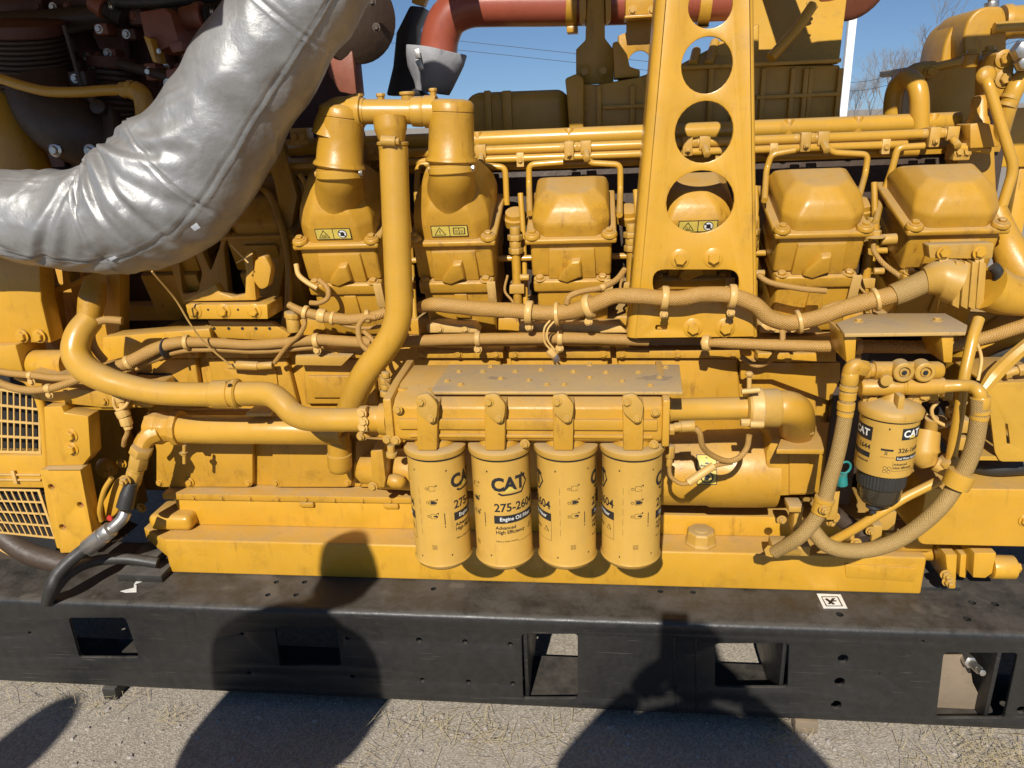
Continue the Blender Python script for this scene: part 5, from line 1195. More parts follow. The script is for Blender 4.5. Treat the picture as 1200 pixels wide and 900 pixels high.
# sensors and leads at the right end of the filter housing
sn = thing('pressure_sensor', 'brass coloured pressure sensor sticking out of the right end of the filter housing', 'sensor', at(800, 500, -.15))
mb = MB(); mb.cyl(at(784, 503, -.15), at(790, 503, -.15), .013, 6); mb.cyl(at(790, 501, -.15), at(806, 499, -.15), .010, 16); mb.cyl(at(798, 500, -.15), at(814, 499, -.15), .012, 16); mb.obj('sensor_body', 'dusty', sn, bevel=.001)
sn = thing('pressure_sensor', 'lower sensor hanging below the right end of the filter housing', 'sensor', at(786, 530, -.12))
mb = MB(); mb.cyl(at(786, 522, -.12), at(785, 536, -.12), .010, 12); mb.cyl(at(785, 536, -.12), at(784, 546, -.12), .007, 8); mb.obj('sensor_body', 'dusty', sn, bevel=.001)
loom('sensor_cable', 'upper sensor lead arching to the vee clamp', [(814, 501, -.15), (820, 508, -.15), (823, 522, -.14), (832, 532, -.12), (850, 540, -.10), (865, 537, -.09), (875, 525, -.08), (878, 510, -.08)], 3.4, cat='cable', wob=0)
loom('sensor_cable', 'lower sensor lead curving under the warning sticker', [(784, 546, -.12), (786, 558, -.12), (796, 566, -.12), (806, 566, -.12), (820, 556, -.11), (838, 546, -.10), (858, 542, -.09)], 2.6, cat='cable', wob=0)
mb = MB(); tubepx(mb, [(806, 566, -.12), (822, 555, -.11), (836, 546, -.10)], 5, 12)
o = mb.obj('cable_sleeve', 'clip', None); tag(o, 'pale sleeve over the lower sensor lead', 'cable sleeve')

# ============================================================ FUEL FILTER GROUP ON THE RIGHT
fg = thing('fuel_filter_bracket', 'right-hand filter bracket with a flat dusty shelf on top and two ringed ports', 'filter bracket', at(1055, 380, .0))
zs = at(1060, 391, -.03).z
A = [atz(988, 375, zs), atz(1013, 367, zs), atz(1108, 367, zs), atz(1134, 381, zs), atz(1132, 389, zs), atz(990, 391, zs), atz(980, 378, zs)]
mb = MB(); mb.ext([Vector((p.x, p.y, zs-.008)) for p in A], (0, 0, .008)); mb.obj('shelf', 'plate', fg, bevel=.0015)
for x, y in ((1006, 377), (1098, 376)): p = atz(x, y, zs); boltw(fg, (p.x, p.y, zs), .008, 'u', 'dusty')
for x in (989, 1103):
    mb = MB(); mb.prism([(x, 392), (x+15, 392), (x+13, 425), (x+3, 425)], -.01, .10); mb.obj('shelf_leg', 'paint', fg, bevel=.002)
YQ = -.06
mb = MB(); lathe_px(mb, 1010, 434, 1104, 434, YQ, [(0, 8), (.02, 10), (.08, 10), (.09, 8.5), (.14, 8.5), (.15, 10.5), (.95, 10.5), (1, 8)], 24); mb.obj('upper_port_bar', 'cast', fg, angle=40)
mb = MB(); lathe_px(mb, 1008, 454, 1116, 452, YQ-.005, [(0, 8.5), (.02, 10), (.45, 10), (.46, 9), (.48, 9), (.49, 10), (.9, 10), (.92, 7.5), (1, 7)], 24); mb.obj('lower_port_bar', 'cast', fg, angle=40)
for x in (1060, 1085):
    c = at(x, 437, YQ-.028); k = mpp(x, 437, YQ)
    mb = MB(); mb.lathe(c+Vector((0, .03, 0)), (0, -1, 0), [(0, 12*k), (.02, 12*k), (.028, 11.5*k), (.030, 10*k), (.030, 7*k), (.024, 6.5*k), (.024, 5*k), (.028, 4.6*k)], 28); mb.obj('port_ring', 'dusty', fg, angle=35)
    mb = MB(); mb.lathe(c, (0, -1, 0), [(0, 3.2*k), (.0005, 3*k)], 6); mb.obj('socket', 'ink', fg, angle=35)
mb = MB(); c = at(1038, 445, YQ-.03); mb.lathe(c, (0, -1, 0), [(0, .012), (.006, .012), (.007, .006)], 16); mb.obj('plug', 'dusty', fg, angle=35)
mb = MB(); mb.pbox(1012, 443, 1102, 470, YQ+.022, YQ+.12); mb.obj('bracket_body', 'cast', fg, bevel=.005)
for x, y in ((1021, 468), (1070, 471), (1082, 462)): bolt(fg, x, y, YQ+.01, 6, 'f', 'dusty', 'flange')
# fuel filter
xt_, xb_ = 1044, 1031
RFF = 31.5*mpp(1040, 520, -.06)
cx = at(1041, 500, -.06).x; cy = -.06; zt_ = at(1043, 496, cy-RFF).z; zb_ = at(1036, 562, cy-RFF).z; H = zt_-zb_
ff = thing('fuel_filter', 'fuel filter canister with dark clear bowl, hanging at right between braided hoses', 'fuel filter', (cx, cy, zb_-.06))
mb = MB(); mb.lathe((cx, cy, zb_), (0, 0, 1), [(0, RFF-.006), (.002, RFF-.001), (.006, RFF), (H, RFF)], 48); can = mb.obj('canister', 'filter', ff, angle=50)
mb = MB(); mb.lathe((cx, cy, zt_), (0, 0, 1), [(0, RFF-.001), (.0015, RFF+.005), (.014, RFF+.006), (.022, RFF-.002), (.028, RFF*.75), (.032, RFF*.45), (.036, .022), (.075, .020)], 48); mb.obj('filter_head', 'dusty', ff, angle=50)
mb = MB(); mb.lathe((cx, cy, zt_-.003), (0, 0, 1), [(0, RFF-.001), (.001, RFF+.002), (.003, RFF+.002), (.004, RFF-.001)], 40); mb.obj('gasket', 'ink', ff)
mb = MB(); mb.box((cx-.006, cy-RFF*.8, zt_+.012), (cx+.006, cy-.01, zt_+.055)); mb.obj('web', 'dusty', ff, bevel=.002)
mb = MB(); n = 44; prof = []; vs = []
for z, r in ((0, .80), (-.004, .84), (-.034, .83), (-.037, .80)):
    for i_ in range(n*2): a = pi*i_/n; vs.append(Vector((cx+RFF*(r+(.022 if i_ % 2 else 0))*cos(a), cy+RFF*(r+(.022 if i_ % 2 else 0))*sin(a), zb_+z)))
m2 = n*2; mb.add(vs, [(k_*m2+i_, k_*m2+(i_+1) % m2, (k_+1)*m2+(i_+1) % m2, (k_+1)*m2+i_) for k_ in range(3) for i_ in range(m2)]+[tuple(range(m2)), tuple(range(3*m2, 4*m2))]); mb.obj('knurled_ring', 'rubber', ff, angle=25)
mb = MB(); mb.lathe((cx, cy, zb_-.037), (0, 0, -1), [(0, RFF*.78), (.03, RFF*.76), (.044, RFF*.6), (.050, RFF*.3)], 32); mb.obj('bowl', 'bowl', ff, angle=60)
mb = MB(); mb.lathe((cx-.012, cy-.01, zb_-.080), (0, 0, -1), [(0, .012), (.006, .016), (.012, .016), (.014, .008), (.026, .008)], 14); mb.obj('drain_valve', 'rubber', ff, angle=40)
mb = MB(); a0 = radians(30); e = .0004
wrect(mb, -.024, .029, H*.70, H*.90, cx, cy, a0, RFF, e, 0, zb_); wtext(mb, 'CAT', .021, .0, H*.80, cx, cy, a0, RFF, .0009, 2, zb_, .03, 1)
wpoly(mb, [(-.009, H*.80-.0095), (.009, H*.80-.0095), (.0, H*.80-.002)], cx, cy, a0, RFF, .0013, 1, zb_)
wtext(mb, '326-1644', .0145, 0, H*.51, cx, cy, a0, RFF, e, 0, zb_, .02, 1); wrect(mb, -.030, .030, H*.34, H*.42, cx, cy, a0, RFF, e, 0, zb_)
wtext(mb, 'Fuel Water Separator', .007, 0, H*.375, cx, cy, a0, RFF, .0009, 2, zb_, .01, .9); wtext(mb, 'Advanced', .0075, -.033, H*.27, cx, cy, a0, RFF, e, 0, zb_, .02, 1, 'LEFT'); wtext(mb, 'High Efficiency', .0075, -.033, H*.205, cx, cy, a0, RFF, e, 0, zb_, .02, 1, 'LEFT')
wrect(mb, -.035, -.0345, H*.15, H*.33, cx, cy, a0, RFF, e, 0, zb_); wrect(mb, -.035, .034, H*.15, H*.155, cx, cy, a0, RFF, e, 0, zb_)
a1 = radians(-14); wrect(mb, -.016, .008, H*.50, H*.535, cx, cy, a1, RFF, e, 0, zb_)
wrect(mb, -.016, .012, H*.385, H*.39, cx, cy, a1, RFF, e, 0, zb_)
for q in range(9):
    if q % 3 != 2: wrect(mb, -.008+.003*(q % 3), -.006+.003*(q % 3), H*.43+.003*(q//3), H*.445+.003*(q//3), cx, cy, a1, RFF, e, 0, zb_)
for (qx, qy) in ((-.004, .004), (.004, .004), (-.004, -.004), (.004, -.004)):
    wpoly(mb, [(qx+.004*cos(q), H*.17+qy+.004*sin(q)) for q in range(6)], cx, cy, a1, RFF, e, 0, zb_); wpoly(mb, [(qx+.003*cos(q), H*.17+qy+.003*sin(q)) for q in range(6)], cx, cy, a1, RFF, .0007, 3, zb_)
a2 = radians(-72); wrect(mb, -.03, .022, H*.62, H*.86, cx, cy, a2, RFF, e, 0, zb_); wtext(mb, 'CAT', .022, -.006, H*.74, cx, cy, a2, RFF, .0009, 2, zb_, .03, 1); wtext(mb, '1644', .0155, .006, H*.50, cx, cy, a2, RFF, e, 0, zb_, .02, 1); wrect(mb, -.034, .022, H*.32, H*.41, cx, cy, a2, RFF, e, 0, zb_)
wtext(mb, 'Advanced', .0075, .005, H*.25, cx, cy, a2, RFF, e, 0, zb_, .02, 1)
wpoly(mb, [(-.006, H*1.0-.012), (-.002, H*1.0-.015), (-.006, H*1.0-.018)], cx, cy, a1, RFF, e, 0, zb_)
mb.obj('printed_label', ['ink', 'lyellow', 'lwhite', 'filter'], can, shade=False)

# braided hoses
def hose(lab, pts, rpx, clamps, grp='braided fuel hoses'):
    t = thing('braided_hose', lab, 'hose', at(*pts[len(pts)//2]), grp); pipe_obj('sleeve', pts, rpx, 'hose', t, n=18, seg=9)
    for (p0, p1, r) in clamps:
        a = at(*p0); b = at(*p1); k = mpp(*p0); l = (b-a).length
        mb = MB(); mb.lathe(a, b-a, [(0, r*k*.92), (l*.08, r*k), (l*.92, r*k), (l, r*k*.92)], 24); mb.obj('ferrule', 'tube', t, angle=40)
    return t
YS = -.10
h1 = hose('long braided hose running down from the elbow left of the fuel filter', [(995, 440, YS), (993, 465, YS), (989, 495, YS), (982, 530, YS), (973, 562, YS), (965, 590, YS), (954, 610, YS), (936, 630, YS), (908, 647, -.07)], [8.5, 8.5, 8.5, 8.5, 8.5, 8.5, 8.5, 8.3, 7.5],
     (((997, 436, YS), (995, 450, YS), 9.6), ((995, 452, YS), (994, 457, YS), 10.2), ((994, 459, YS), (993, 468, YS), 9.4), ((992, 471, YS), (991, 480, YS), 9.8), ((991, 482, YS), (990, 487, YS), 9.2)))
mb = MB(); tubepx(mb, [(996, 446, YS), (997, 434, YS), (1003, 428, YS), (1012, 431, YS)], [9.5, 9, 8, 6.5], 16, seg=5); mb.obj('elbow', 'cast', h1, angle=60)
mb = MB(); mb.cyl(at(1003, 430, YS), at(1013, 432, YS+.01), .018, 6); mb.obj('nut', 'cast', h1, bevel=.001)
h2 = hose('long braided hose looping down and under the fuel filter from its right side', [(1148, 466, YS), (1147, 490, YS), (1142, 520, YS), (1133, 545, YS), (1118, 572, YS), (1102, 594, -.11), (1078, 616, -.11), (1050, 634, -.11), (1020, 644, -.11), (990, 645, -.105), (968, 638, -.10), (953, 622, -.085)], 9.2,
     (((1150, 464, YS), (1149, 478, YS), 10), ((1149, 480, YS), (1149, 484, YS), 10.8), ((1148, 486, YS), (1147, 491, YS), 10.2)))
mb = MB(); tubepx(mb, [(1105, 453, YQ-.01), (1124, 452, YQ-.015), (1138, 453, -.085), (1147, 459, YS), (1149, 468, YS)], [7.5, 7, 7.5, 7.5, 8], 16, seg=5); mb.obj('elbow', 'tube', h2, angle=60)
mb = MB(); lathe_px(mb, 1128, 553, 1119, 570, YS-.002, [(0, 13), (.02, 15), (.5, 15.5), (.98, 15), (1, 12)], 28); mb.obj('clamp_sleeve', 'tube', h2, angle=40)
mb = MB(); lathe_px(mb, 967, 583, 961, 601, YS-.002, [(0, 9.5), (.02, 11.5), (.25, 11.5), (.3, 10.6), (.98, 10.6), (1, 9)], 24); mb.obj('clamp_sleeve', 'tube', h1, angle=40)
bolt(h1, 966, 597, YS-.03, 4.5, 'f', 'dusty', 'stud')
rg = thing('rigid_fuel_tube', 'thin rigid yellow tube rising behind the right braided hose', 'pipe', at(1125, 480, -.02))
rigid('tube', [(1147, 374, .03), (1140, 395, .0), (1130, 440, -.03), (1123, 490, -.04), (1114, 540, -.03)], 6.5, 'tube', rg, fr=12)
mb = MB(); mb.cyl(at(1109, 537, -.03), at(1119, 552, -.03), .022, 8); mb.obj('union_nut', 'dusty', rg, bevel=.002); mb = MB(); mb.cyl(at(1095, 543, -.02), at(1112, 552, -.03), .017, 10); mb.obj('side_port', 'dusty', rg, bevel=.002)
rg = thing('rigid_fuel_tube', 'thin rigid yellow tube slanting low across the gap below the fuel filter', 'pipe', at(1035, 596, -.03))
rigid('tube', [(1101, 563, -.03), (1060, 583, -.04), (1035, 599, -.05), (1000, 621, -.04), (970, 637, -.02)], 5.5, 'tube', rg, fr=10)
rg = thing('rigid_fuel_tube', 'tapering yellow strap running up to the right edge behind the fan cover', 'pipe', at(1170, 420, .0))
mb = MB(); mb.tube([at(1147, 463, -.02), at(1165, 440, .0), at(1185, 420, .02), at(1215, 395, .03)], [.008, .016, .015, .014], 8); mb.obj('strap', 'tube', rg)
cap = thing('teal_plastic_cap', 'small teal plastic cap with a loop behind the left braided hose', 'plastic cap', at(987, 560, -.05))
mb = MB(); mb.cyl(at(986, 556, -.06), at(987, 568, -.06), .012, 12); rib_ring(mb, at(990, 548, -.06), (0.3, -1, 0), .014, .0025); mb.obj('cap', 'teal', cap)
"""valve bits between hose and box"""
vb = thing('fuel_priming_valve', 'cluster of yellow valve fittings right of the fuel filter', 'valve', at(1090, 520, .0))
mb = MB(); mb.tube([at(1086, 505, .02), at(1082, 530, .0), at(1088, 545, -.01)], [.028, .034, .02], 16); mb.obj('valve_body', 'dusty', vb, angle=60)
mb = MB(); mb.cyl(at(1092, 490, .01), at(1090, 508, .02), .014, 12); mb.obj('stem', 'dusty', vb)
mb = MB(); mb.tube([at(1100, 470, .0), at(1092, 480, .0), at(1096, 492, .0), at(1110, 500, .0)], .004, 8); mb.obj('wire', 'clip', vb)
for x, y in ((1095, 465), (1112, 462), (1118, 510), (1133, 500), (1128, 520)):
    mb = MB(); mb.pbox(x-6, y-7, x+6, y+8, .03, .12); mb.obj('fitting', 'dusty', vb, bevel=.003)
bolt(vb, 1118, 478, .02, 5, 'f', 'dusty', 'stud')
# low fittings under the fuel filter
lv = thing('drain_manifold', 'low cluster of yellow fittings and valves under the fuel filter', 'valve', at(1000, 640, .05))
for x0, y0, x1, y1, Y in ((905, 640, 950, 652, .03), (1022, 616, 1034, 636, .03), (996, 620, 1006, 650, .05), (930, 596, 940, 625, .06), (924, 594, 942, 601, .04), (970, 575, 983, 610, -.02), (1028, 600, 1050, 622, .06)):
    mb = MB(); mb.pbox(x0, y0, x1, y1, Y, Y+.05); mb.obj('fitting', 'dusty', lv, bevel=.004)
mb = MB(); mb.cyl(at(900, 646, -.06), at(935, 647, .03), .010, 10); mb.obj('nipple', 'dusty', lv); mb = MB(); mb.cyl(at(902, 646, -.07), at(910, 647, -.05), .014, 6); mb.obj('union_nut', 'dusty', lv)
for x, y, r in ((977, 606, 5), (916, 609, 4), (1020, 622, 4), (1003, 636, 4.5), (990, 625, 4), (935, 622, 4), (974, 612, 4)): bolt(lv, x, y, .02, r, 'f', 'dusty', 'stud')
mb = MB(); mb.box((at(1035, 640, .17).x, .17, zl+.002), (at(1095, 640, .17).x, .40, zl+.06)); mb.obj('shelf_block', 'cast', lv, bevel=.008)
mb = MB(); mb.cyl(at(1008, 622, .06), at(1012, 632, .04), .018, 12); mb.cyl(at(978, 602, .08), at(1002, 620, .08), .02, 14); mb.obj('dark_coupling', 'iron', lv)
mb = MB(); a = at(955, 655, .12); mb.tube([at(955, 648, .21), at(1010, 650, .21), at(1080, 648, .21), at(1110, 650, .24)], .02, 16); mb.obj('sump_pipe', 'cast', lv, angle=60)

# right front box
rb = thing('front_support_box', 'big plain yellow box beam at the right edge, above the frame', 'support beam', at(1150, 640, .12))
zb1 = at(1150, 573, .06).z; zb0 = at(1150, 640, .06).z
A = roundpoly([Vector((at(1081, 600, .06).x, .06, zb1)), Vector((at(1081, 600, .06).x+2.0, .06, zb1)), Vector((at(1081, 600, .06).x+2.0, .06, zb0)), Vector((at(1081, 600, .06).x, .06, zb0))], [.01, .01, .01, .022])
mb = MB(); mb.ext(A, (0, .5, 0)); mb.obj('box', 'paint', rb, bevel=.006, seg=3); bolt(rb, 1201, 610, .059, 5)
for pts, Y in (([(1108, 650), (1122, 650), (1120, 690), (1112, 690)], .12), ([(1126, 650), (1138, 650), (1132, 678), (1124, 676)], .14), ([(1142, 648), (1168, 648), (1163, 672), (1155, 678), (1140, 677)], .10)):
    mb = MB(); mb.prism(pts, Y, Y+.16); mb.obj('foot_web', 'paint', rb, bevel=.003)
mb = MB(); a = at(1160, 664, .12); mb.cyl(a, a+Vector((.055, 0, 0)), .03, 20); mb.cyl(a+Vector((.055, 0, 0)), a+Vector((.07, 0, 0)), .014, 6); mb.obj('round_foot', 'paint', rb, bevel=.002)
bolt(rb, 1108, 673, .115, 4.5, 'f', 'dusty', 'stud'); bolt(rb, 1111, 681, .11, 5, 'f', 'dusty', 'stud')
mb = MB(); mb.box((at(1095, 690, .1).x, .17, zt+.0015), (at(1145, 690, .1).x, .30, zt+.014)); mb.obj('foot_plate', 'rubber', rb, bevel=.002)
# dark guard and fan hub beyond
gd = thing('belt_guard', 'shaded yellow belt guard panel with a slot at the right edge', 'guard', at(1175, 500, .02))
A = roundpoly([at(1156, 449, .03), at(1215, 447, .03), at(1215, 541, .03), at(1172, 541, .03), at(1166, 530, .03)], .008)
SL = quadr([(1178, 496), (1181, 497), (1184, 521), (1180, 520)], .03, .004)
o_ = holed('panel', A, [SL], .03, .006, 'olive', gd, bev=.001)
mb = MB(); mb.box((at(1156, 450, .03).x, .0361, at(1180, 541, .03).z), (at(1240, 450, .03).x, .22, at(1180, 538, .03).z+.004)); mb.obj('bottom_lip', 'olive', gd)
mb = MB(); mb.box((at(1156, 450, .03).x, .0361, at(1180, 449, .03).z-.006), (at(1240, 450, .03).x, .22, at(1180, 449, .03).z)); mb.obj('top_lip', 'paint', gd, bevel=.001)
mb = MB(); a = at(1176, 438, .04); mb.cyl(a, at(1183, 436, .04), .014, 6); mb.cyl(at(1183, 436, .04), at(1192, 434, .04), .010, 12); mb.cyl(at(1192, 434, .04), at(1215, 430, .04), .014, 6); mb.obj('nipple', 'dusty', gd, bevel=.001)
fd = thing('fan_drive_cover', 'big round yellow cover at the right edge, partly behind the straight loom', 'cover', at(1190, 430, .3))
mb = MB(); mb.lathe(at(1192, 435, .36), (0, -1, 0), [(0, .18), (.04, .18), (.07, .165), (.10, .13)], 40); mb.obj('disc', 'paint', fd, angle=40)
mb = MB(); mb.lathe(at(1188, 450, .24), (0, -1, 0), [(0, .10), (.02, .10), (.021, .08)], 32); mb.obj('pulley', 'rubber', fd, angle=40)
mb = MB(); mb.prism([(1110, 372), (1215, 372), (1215, 392), (1170, 420), (1110, 430)], .36, .5); mb.obj('back_plate', 'paint', fd, bevel=.004)
dk = thing('front_recess', 'dark accessory drive casting behind the fuel filter', 'casing', at(1100, 520, .3))
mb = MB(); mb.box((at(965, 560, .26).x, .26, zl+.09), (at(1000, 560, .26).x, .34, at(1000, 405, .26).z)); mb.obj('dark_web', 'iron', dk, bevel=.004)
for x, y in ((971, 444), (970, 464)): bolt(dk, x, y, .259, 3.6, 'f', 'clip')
mb = MB(); mb.tube([at(1140, 545, .15), at(1170, 548, .12), at(1215, 545, .12)], .02, 14); mb.obj('rubber_pipe', 'rubber', dk)

# ============================================================ SILVER WRAPPED EXHAUST DUCT
from mathutils import noise as NZ
YD = .10
dt = thing('wrapped_exhaust_duct', 'fat silver grey heat wrapped duct bending from the left edge up over the engine', 'exhaust duct', at(180, 240, YD))
ctr = [(-90, 248, YD, 50), (-40, 249, YD, 50), (0, 250, YD, 49), (35, 255, YD, 54), (70, 258, YD, 56), (105, 259, YD, 60), (140, 255, YD, 67), (172, 241, YD, 74), (202, 218, YD, 77), (228, 190, YD, 75), (250, 158, YD, 71), (274, 122, YD, 68), (300, 80, YD, 67), (326, 40, YD, 66), (352, 0, YD, 66), (378, -45, YD, 66), (400, -90, YD, 66)]
Pc = [at(x, y, Y) for x, y, Y, r in ctr]; Rc = [r*mpp(x, y, Y) for x, y, Y, r in ctr]
E_ = [Pc[0]*2-Pc[1]]+Pc+[Pc[-1]*2-Pc[-2]]; Q = []; RR = []; SG = 16
for i in range(len(Pc)-1):
    p0, p1, p2, p3 = E_[i:i+4]
    for k in range(SG):
        t = k/SG; Q.append(.5*((2*p1)+(p2-p0)*t+(2*p0-5*p1+4*p2-p3)*t*t+(3*p1-p0-3*p2+p3)*t**3)); RR.append(Rc[i]*(1-t)+Rc[i+1]*t)
NA = 150; vs = []; u = Vector((0, 0, 1)); Ls = 0
# folds: each a line in (length, angle) space: (s0, a0, s1, a1, width, depth); angle 0 = top, pi/2 = towards the viewer
random.seed(5)
sE = sum((Q[i+1]-Q[i]).length for i in range(7*SG)) ; folds = []
for k in range(10):                                          # fan of folds out of the inside of the bend
    folds.append((sE-.03+random.gauss(0, .03), -.1+random.uniform(-.2, .3), sE+(k-4)*.055+random.gauss(0, .02), random.uniform(1.3, 2.5), random.uniform(.007, .016), random.uniform(.004, .010)))
for k in range(40):
    s0 = random.uniform(0, 1.55); a0 = random.uniform(-.6, 3.6); ln = random.uniform(.04, .2); th = random.uniform(0, pi)
    folds.append((s0, a0, s0+ln*cos(th), a0+ln*sin(th)/.13, random.uniform(.006, .016), random.uniform(-.004, .006)))
folds += [(.02, 2.25, 1.55, 2.3, .0028, .0035), (.02, 2.31, 1.55, 2.36, .0022, -.003), (.02, .55, 1.55, .45, .0028, .0035)]
for s_ in (.50, .74, 1.16): folds.append((s_, -3.2, s_+.012, 3.2, .0035, .006))       # circumferential seams
for i, c in enumerate(Q):
    T = (Q[min(i+1, len(Q)-1)]-Q[max(i-1, 0)]).normalized(); u = (u-T*u.dot(T)).normalized(); w_ = T.cross(u)
    if i: Ls += (Q[i]-Q[i-1]).length
    near = [f for f in folds if min(f[0], f[2])-.04 < Ls < max(f[0], f[2])+.04]
    for k in range(NA):
        a = 2*pi*k/NA; av = a if a < 4.2 else a-2*pi
        # measured so that +pi/2 looks at the viewer
        dirv = u*cos(a)-w_*sin(a) if w_.y > 0 else u*cos(a)+w_*sin(a)
        p = c+dirv*RR[i]
        d = .009*NZ.noise(p*6)+.003*NZ.noise(p*15+Vector((3, 1, 2)))+.0004*NZ.noise(p*60)
        d += .005*(1-abs(NZ.noise(Vector((Ls*9, a*1.3, 2)))*2))-.003
        for s0, a0, s1, a1, wd, dp in near:
            vx, vy = (s1-s0), (a1-a0)*.125; qx, qy = Ls-s0, (av-a0)*.125; L2 = vx*vx+vy*vy; t = max(0, min(1, (qx*vx+qy*vy)/L2))
            dd = (qx-t*vx)**2+(qy-t*vy)**2
            if dd < 9*wd*wd*2.5:
                tap = sin(pi*min(1, max(0, t*.9+.05)))**.6; r_ = sqrt(dd)/wd
                d += dp*tap*(-math.exp(-r_*r_)+.55*math.exp(-(r_-1.8)**2))
        vs.append(p+dirv*d)
mb = MB(); mb.add(vs, [(i*NA+k, i*NA+(k+1) % NA, (i+1)*NA+(k+1) % NA, (i+1)*NA+k) for i in range(len(Q)-1) for k in range(NA)]); mb.obj('wrap', 'silver', dt, angle=180)
mb = MB(); mb.cyl(Pc[0], Pc[-1]*0+Pc[1], Rc[0]*.8, 24); mb.obj('inner_pipe', 'iron', dt)
for pp in ([(223, 266), (230, 261), (235, 267), (228, 271)], [(126, 303), (134, 300), (138, 302), (130, 306)]):
    q = YD-.115; mb = MB(); mb.prism(pp, q+.0, q+.003); mb.obj('tag', 'greyboot', dt, bevel=.0005)
for pts in ([(132, 198, .03), (136, 215, -.01), (150, 226, -.035)],):
    pipe_obj('lacing_cord', pts, 1.0, 'clip' if pts[0][1] > 300 else 'ink', dt, n=6)
t = thing('tie_wire', 'thin pale wire hanging from the silver duct down to the engine side', 'wire', at(225, 380, .1))
pipe_obj('strand', [(178, 318, .03), (205, 350, .10), (222, 378, .13), (240, 402, .16), (270, 428, .20)], 1.1, 'clip', t, n=6)

# ============================================================ EXHAUST SIDE, UPPER LEFT, IN SHADE
xw = thing('exhaust_heat_shield', 'dark shaded steel heat shield wall behind the exhaust parts at the upper left', 'heat shield', at(200, 100, .95))
mb = MB(); mb.prism([(-200, -200), (410, -200), (418, 60), (416, 118), (440, 210), (-200, 330)], .95, .97); mb.obj('panel', 'shaded_rust', xw, bevel=.002)
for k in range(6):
    mb = MB(); mb.prism([(-100+k*80, -60), (-92+k*80, -60), (-84+k*80, 200), (-96+k*80, 200)], .925, .949); mb.obj('stiffener', 'shaded_rust', xw, bevel=.002)
def bellows(lab, p0, p1, rpx, n):
    t = thing('exhaust_bellows', lab, 'bellows', at(*p1), 'dark exhaust bellows'); a = at(*p0); b = at(*p1); l = (b-a).length; k = mpp(*p0); pr = []
    for i in range(n): pr += [(l*(i+.0)/n, rpx*k*.90), (l*(i+.2)/n, rpx*k*.985), (l*(i+.35)/n, rpx*k), (l*(i+.65)/n, rpx*k), (l*(i+.8)/n, rpx*k*.985)]
    pr += [(l, rpx*k*.9)]
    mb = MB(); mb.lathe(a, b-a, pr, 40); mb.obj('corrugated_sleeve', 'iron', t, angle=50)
    mb = MB(); d = (b-a).normalized(); mb.lathe(a-d*.035, d, [(0, rpx*k*1.08), (.030, rpx*k*1.08), (.034, rpx*k)], 32); mb.obj('end_flange', 'shaded_rust', t, bevel=.002)
    for q in range(5): boltw(t, a+Vector((cos(.6+q*.62+pi)*rpx*k*1.0, -abs(sin(.6+q*.62))*rpx*k, .0)), .007, -d, 'iron')
    return t
bellows('large dark ribbed exhaust bellows at the top left corner', (28, 42, .55), (46, 104, .58), 43, 11)
bellows('smaller dark ribbed exhaust bellows partly behind the silver duct', (134, 82, .68), (142, 150, .68), 26, 10)
t = thing('exhaust_elbow', 'dark cast exhaust elbow below the large bellows', 'exhaust elbow', at(90, 150, .5))
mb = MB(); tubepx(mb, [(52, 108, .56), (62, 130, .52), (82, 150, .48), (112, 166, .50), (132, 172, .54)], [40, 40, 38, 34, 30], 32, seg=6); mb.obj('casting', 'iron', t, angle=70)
mb = MB(); a = at(112, 160, .47); b = at(128, 165, .50); mb.lathe(a, b-a, [(0, .10), (.018, .10), (.02, .085), (.04, .085)], 28); mb.obj('ribbed_flange', 'iron', t, bevel=.002)
mb = MB(); mb.lathe(at(116, 126, .46), (.2, -1, .3), [(0, .022), (.012, .020)], 18); mb.obj('boss', 'iron', t, bevel=.002)
for x, y in ((65, 176), (106, 177)): bolt(t, x, y, .40, 5, 'f', 'steel', 'flange')
t = thing('oil_feed_hose', 'dull yellow hose crossing in front of the exhaust bellows', 'hose', at(60, 105, .40))
pipe_obj('hose', [(-40, 82, .4), (0, 92, .4), (25, 100, .4), (55, 107, .4), (90, 108, .4), (120, 106, .41), (146, 105, .42)], 6.0, 'tube', t, n=16)
mb = MB(); mb.cyl(at(142, 106, .42), at(150, 105, .42), .021, 6); mb.cyl(at(150, 105, .42), at(157, 105, .42), .024, 8); mb.obj('nut', 'dusty', t, bevel=.002)
mb = MB(); tubepx(mb, [(156, 105, .42), (166, 112, .42), (170, 128, .42), (170, 142, .43)], 11, 16); mb.obj('elbow', 'cast', t, angle=60)
mb = MB(); mb.lathe(at(158, 150, .40), (0, -1, 0), [(0, .026), (.02, .026), (.022, .022)], 6); mb.prism([(160, 136), (180, 138), (182, 165), (160, 165)], .401, .45); mb.obj('hex_plug', 'cast', t, bevel=.003)
t = thing('rear_casting', 'curved yellow casting in shade at the far left under the bellows', 'casting', at(10, 160, .6))
mb = MB(); tubepx(mb, [(-40, 90, .62), (-8, 120, .56), (8, 150, .52), (22, 185, .5), (40, 235, .5)], [40, 40, 34, 30, 30], 28, seg=6); mb.obj('casting', 'cast', t, angle=70)
mb = MB(); mb.prism([(-60, 178), (0, 184), (35, 202), (60, 230), (-60, 260)], .44, .52); mb.obj('flange', 'cast', t, bevel=.004); bolt(t, 4, 200, .438, 5, 'f', 'dusty')
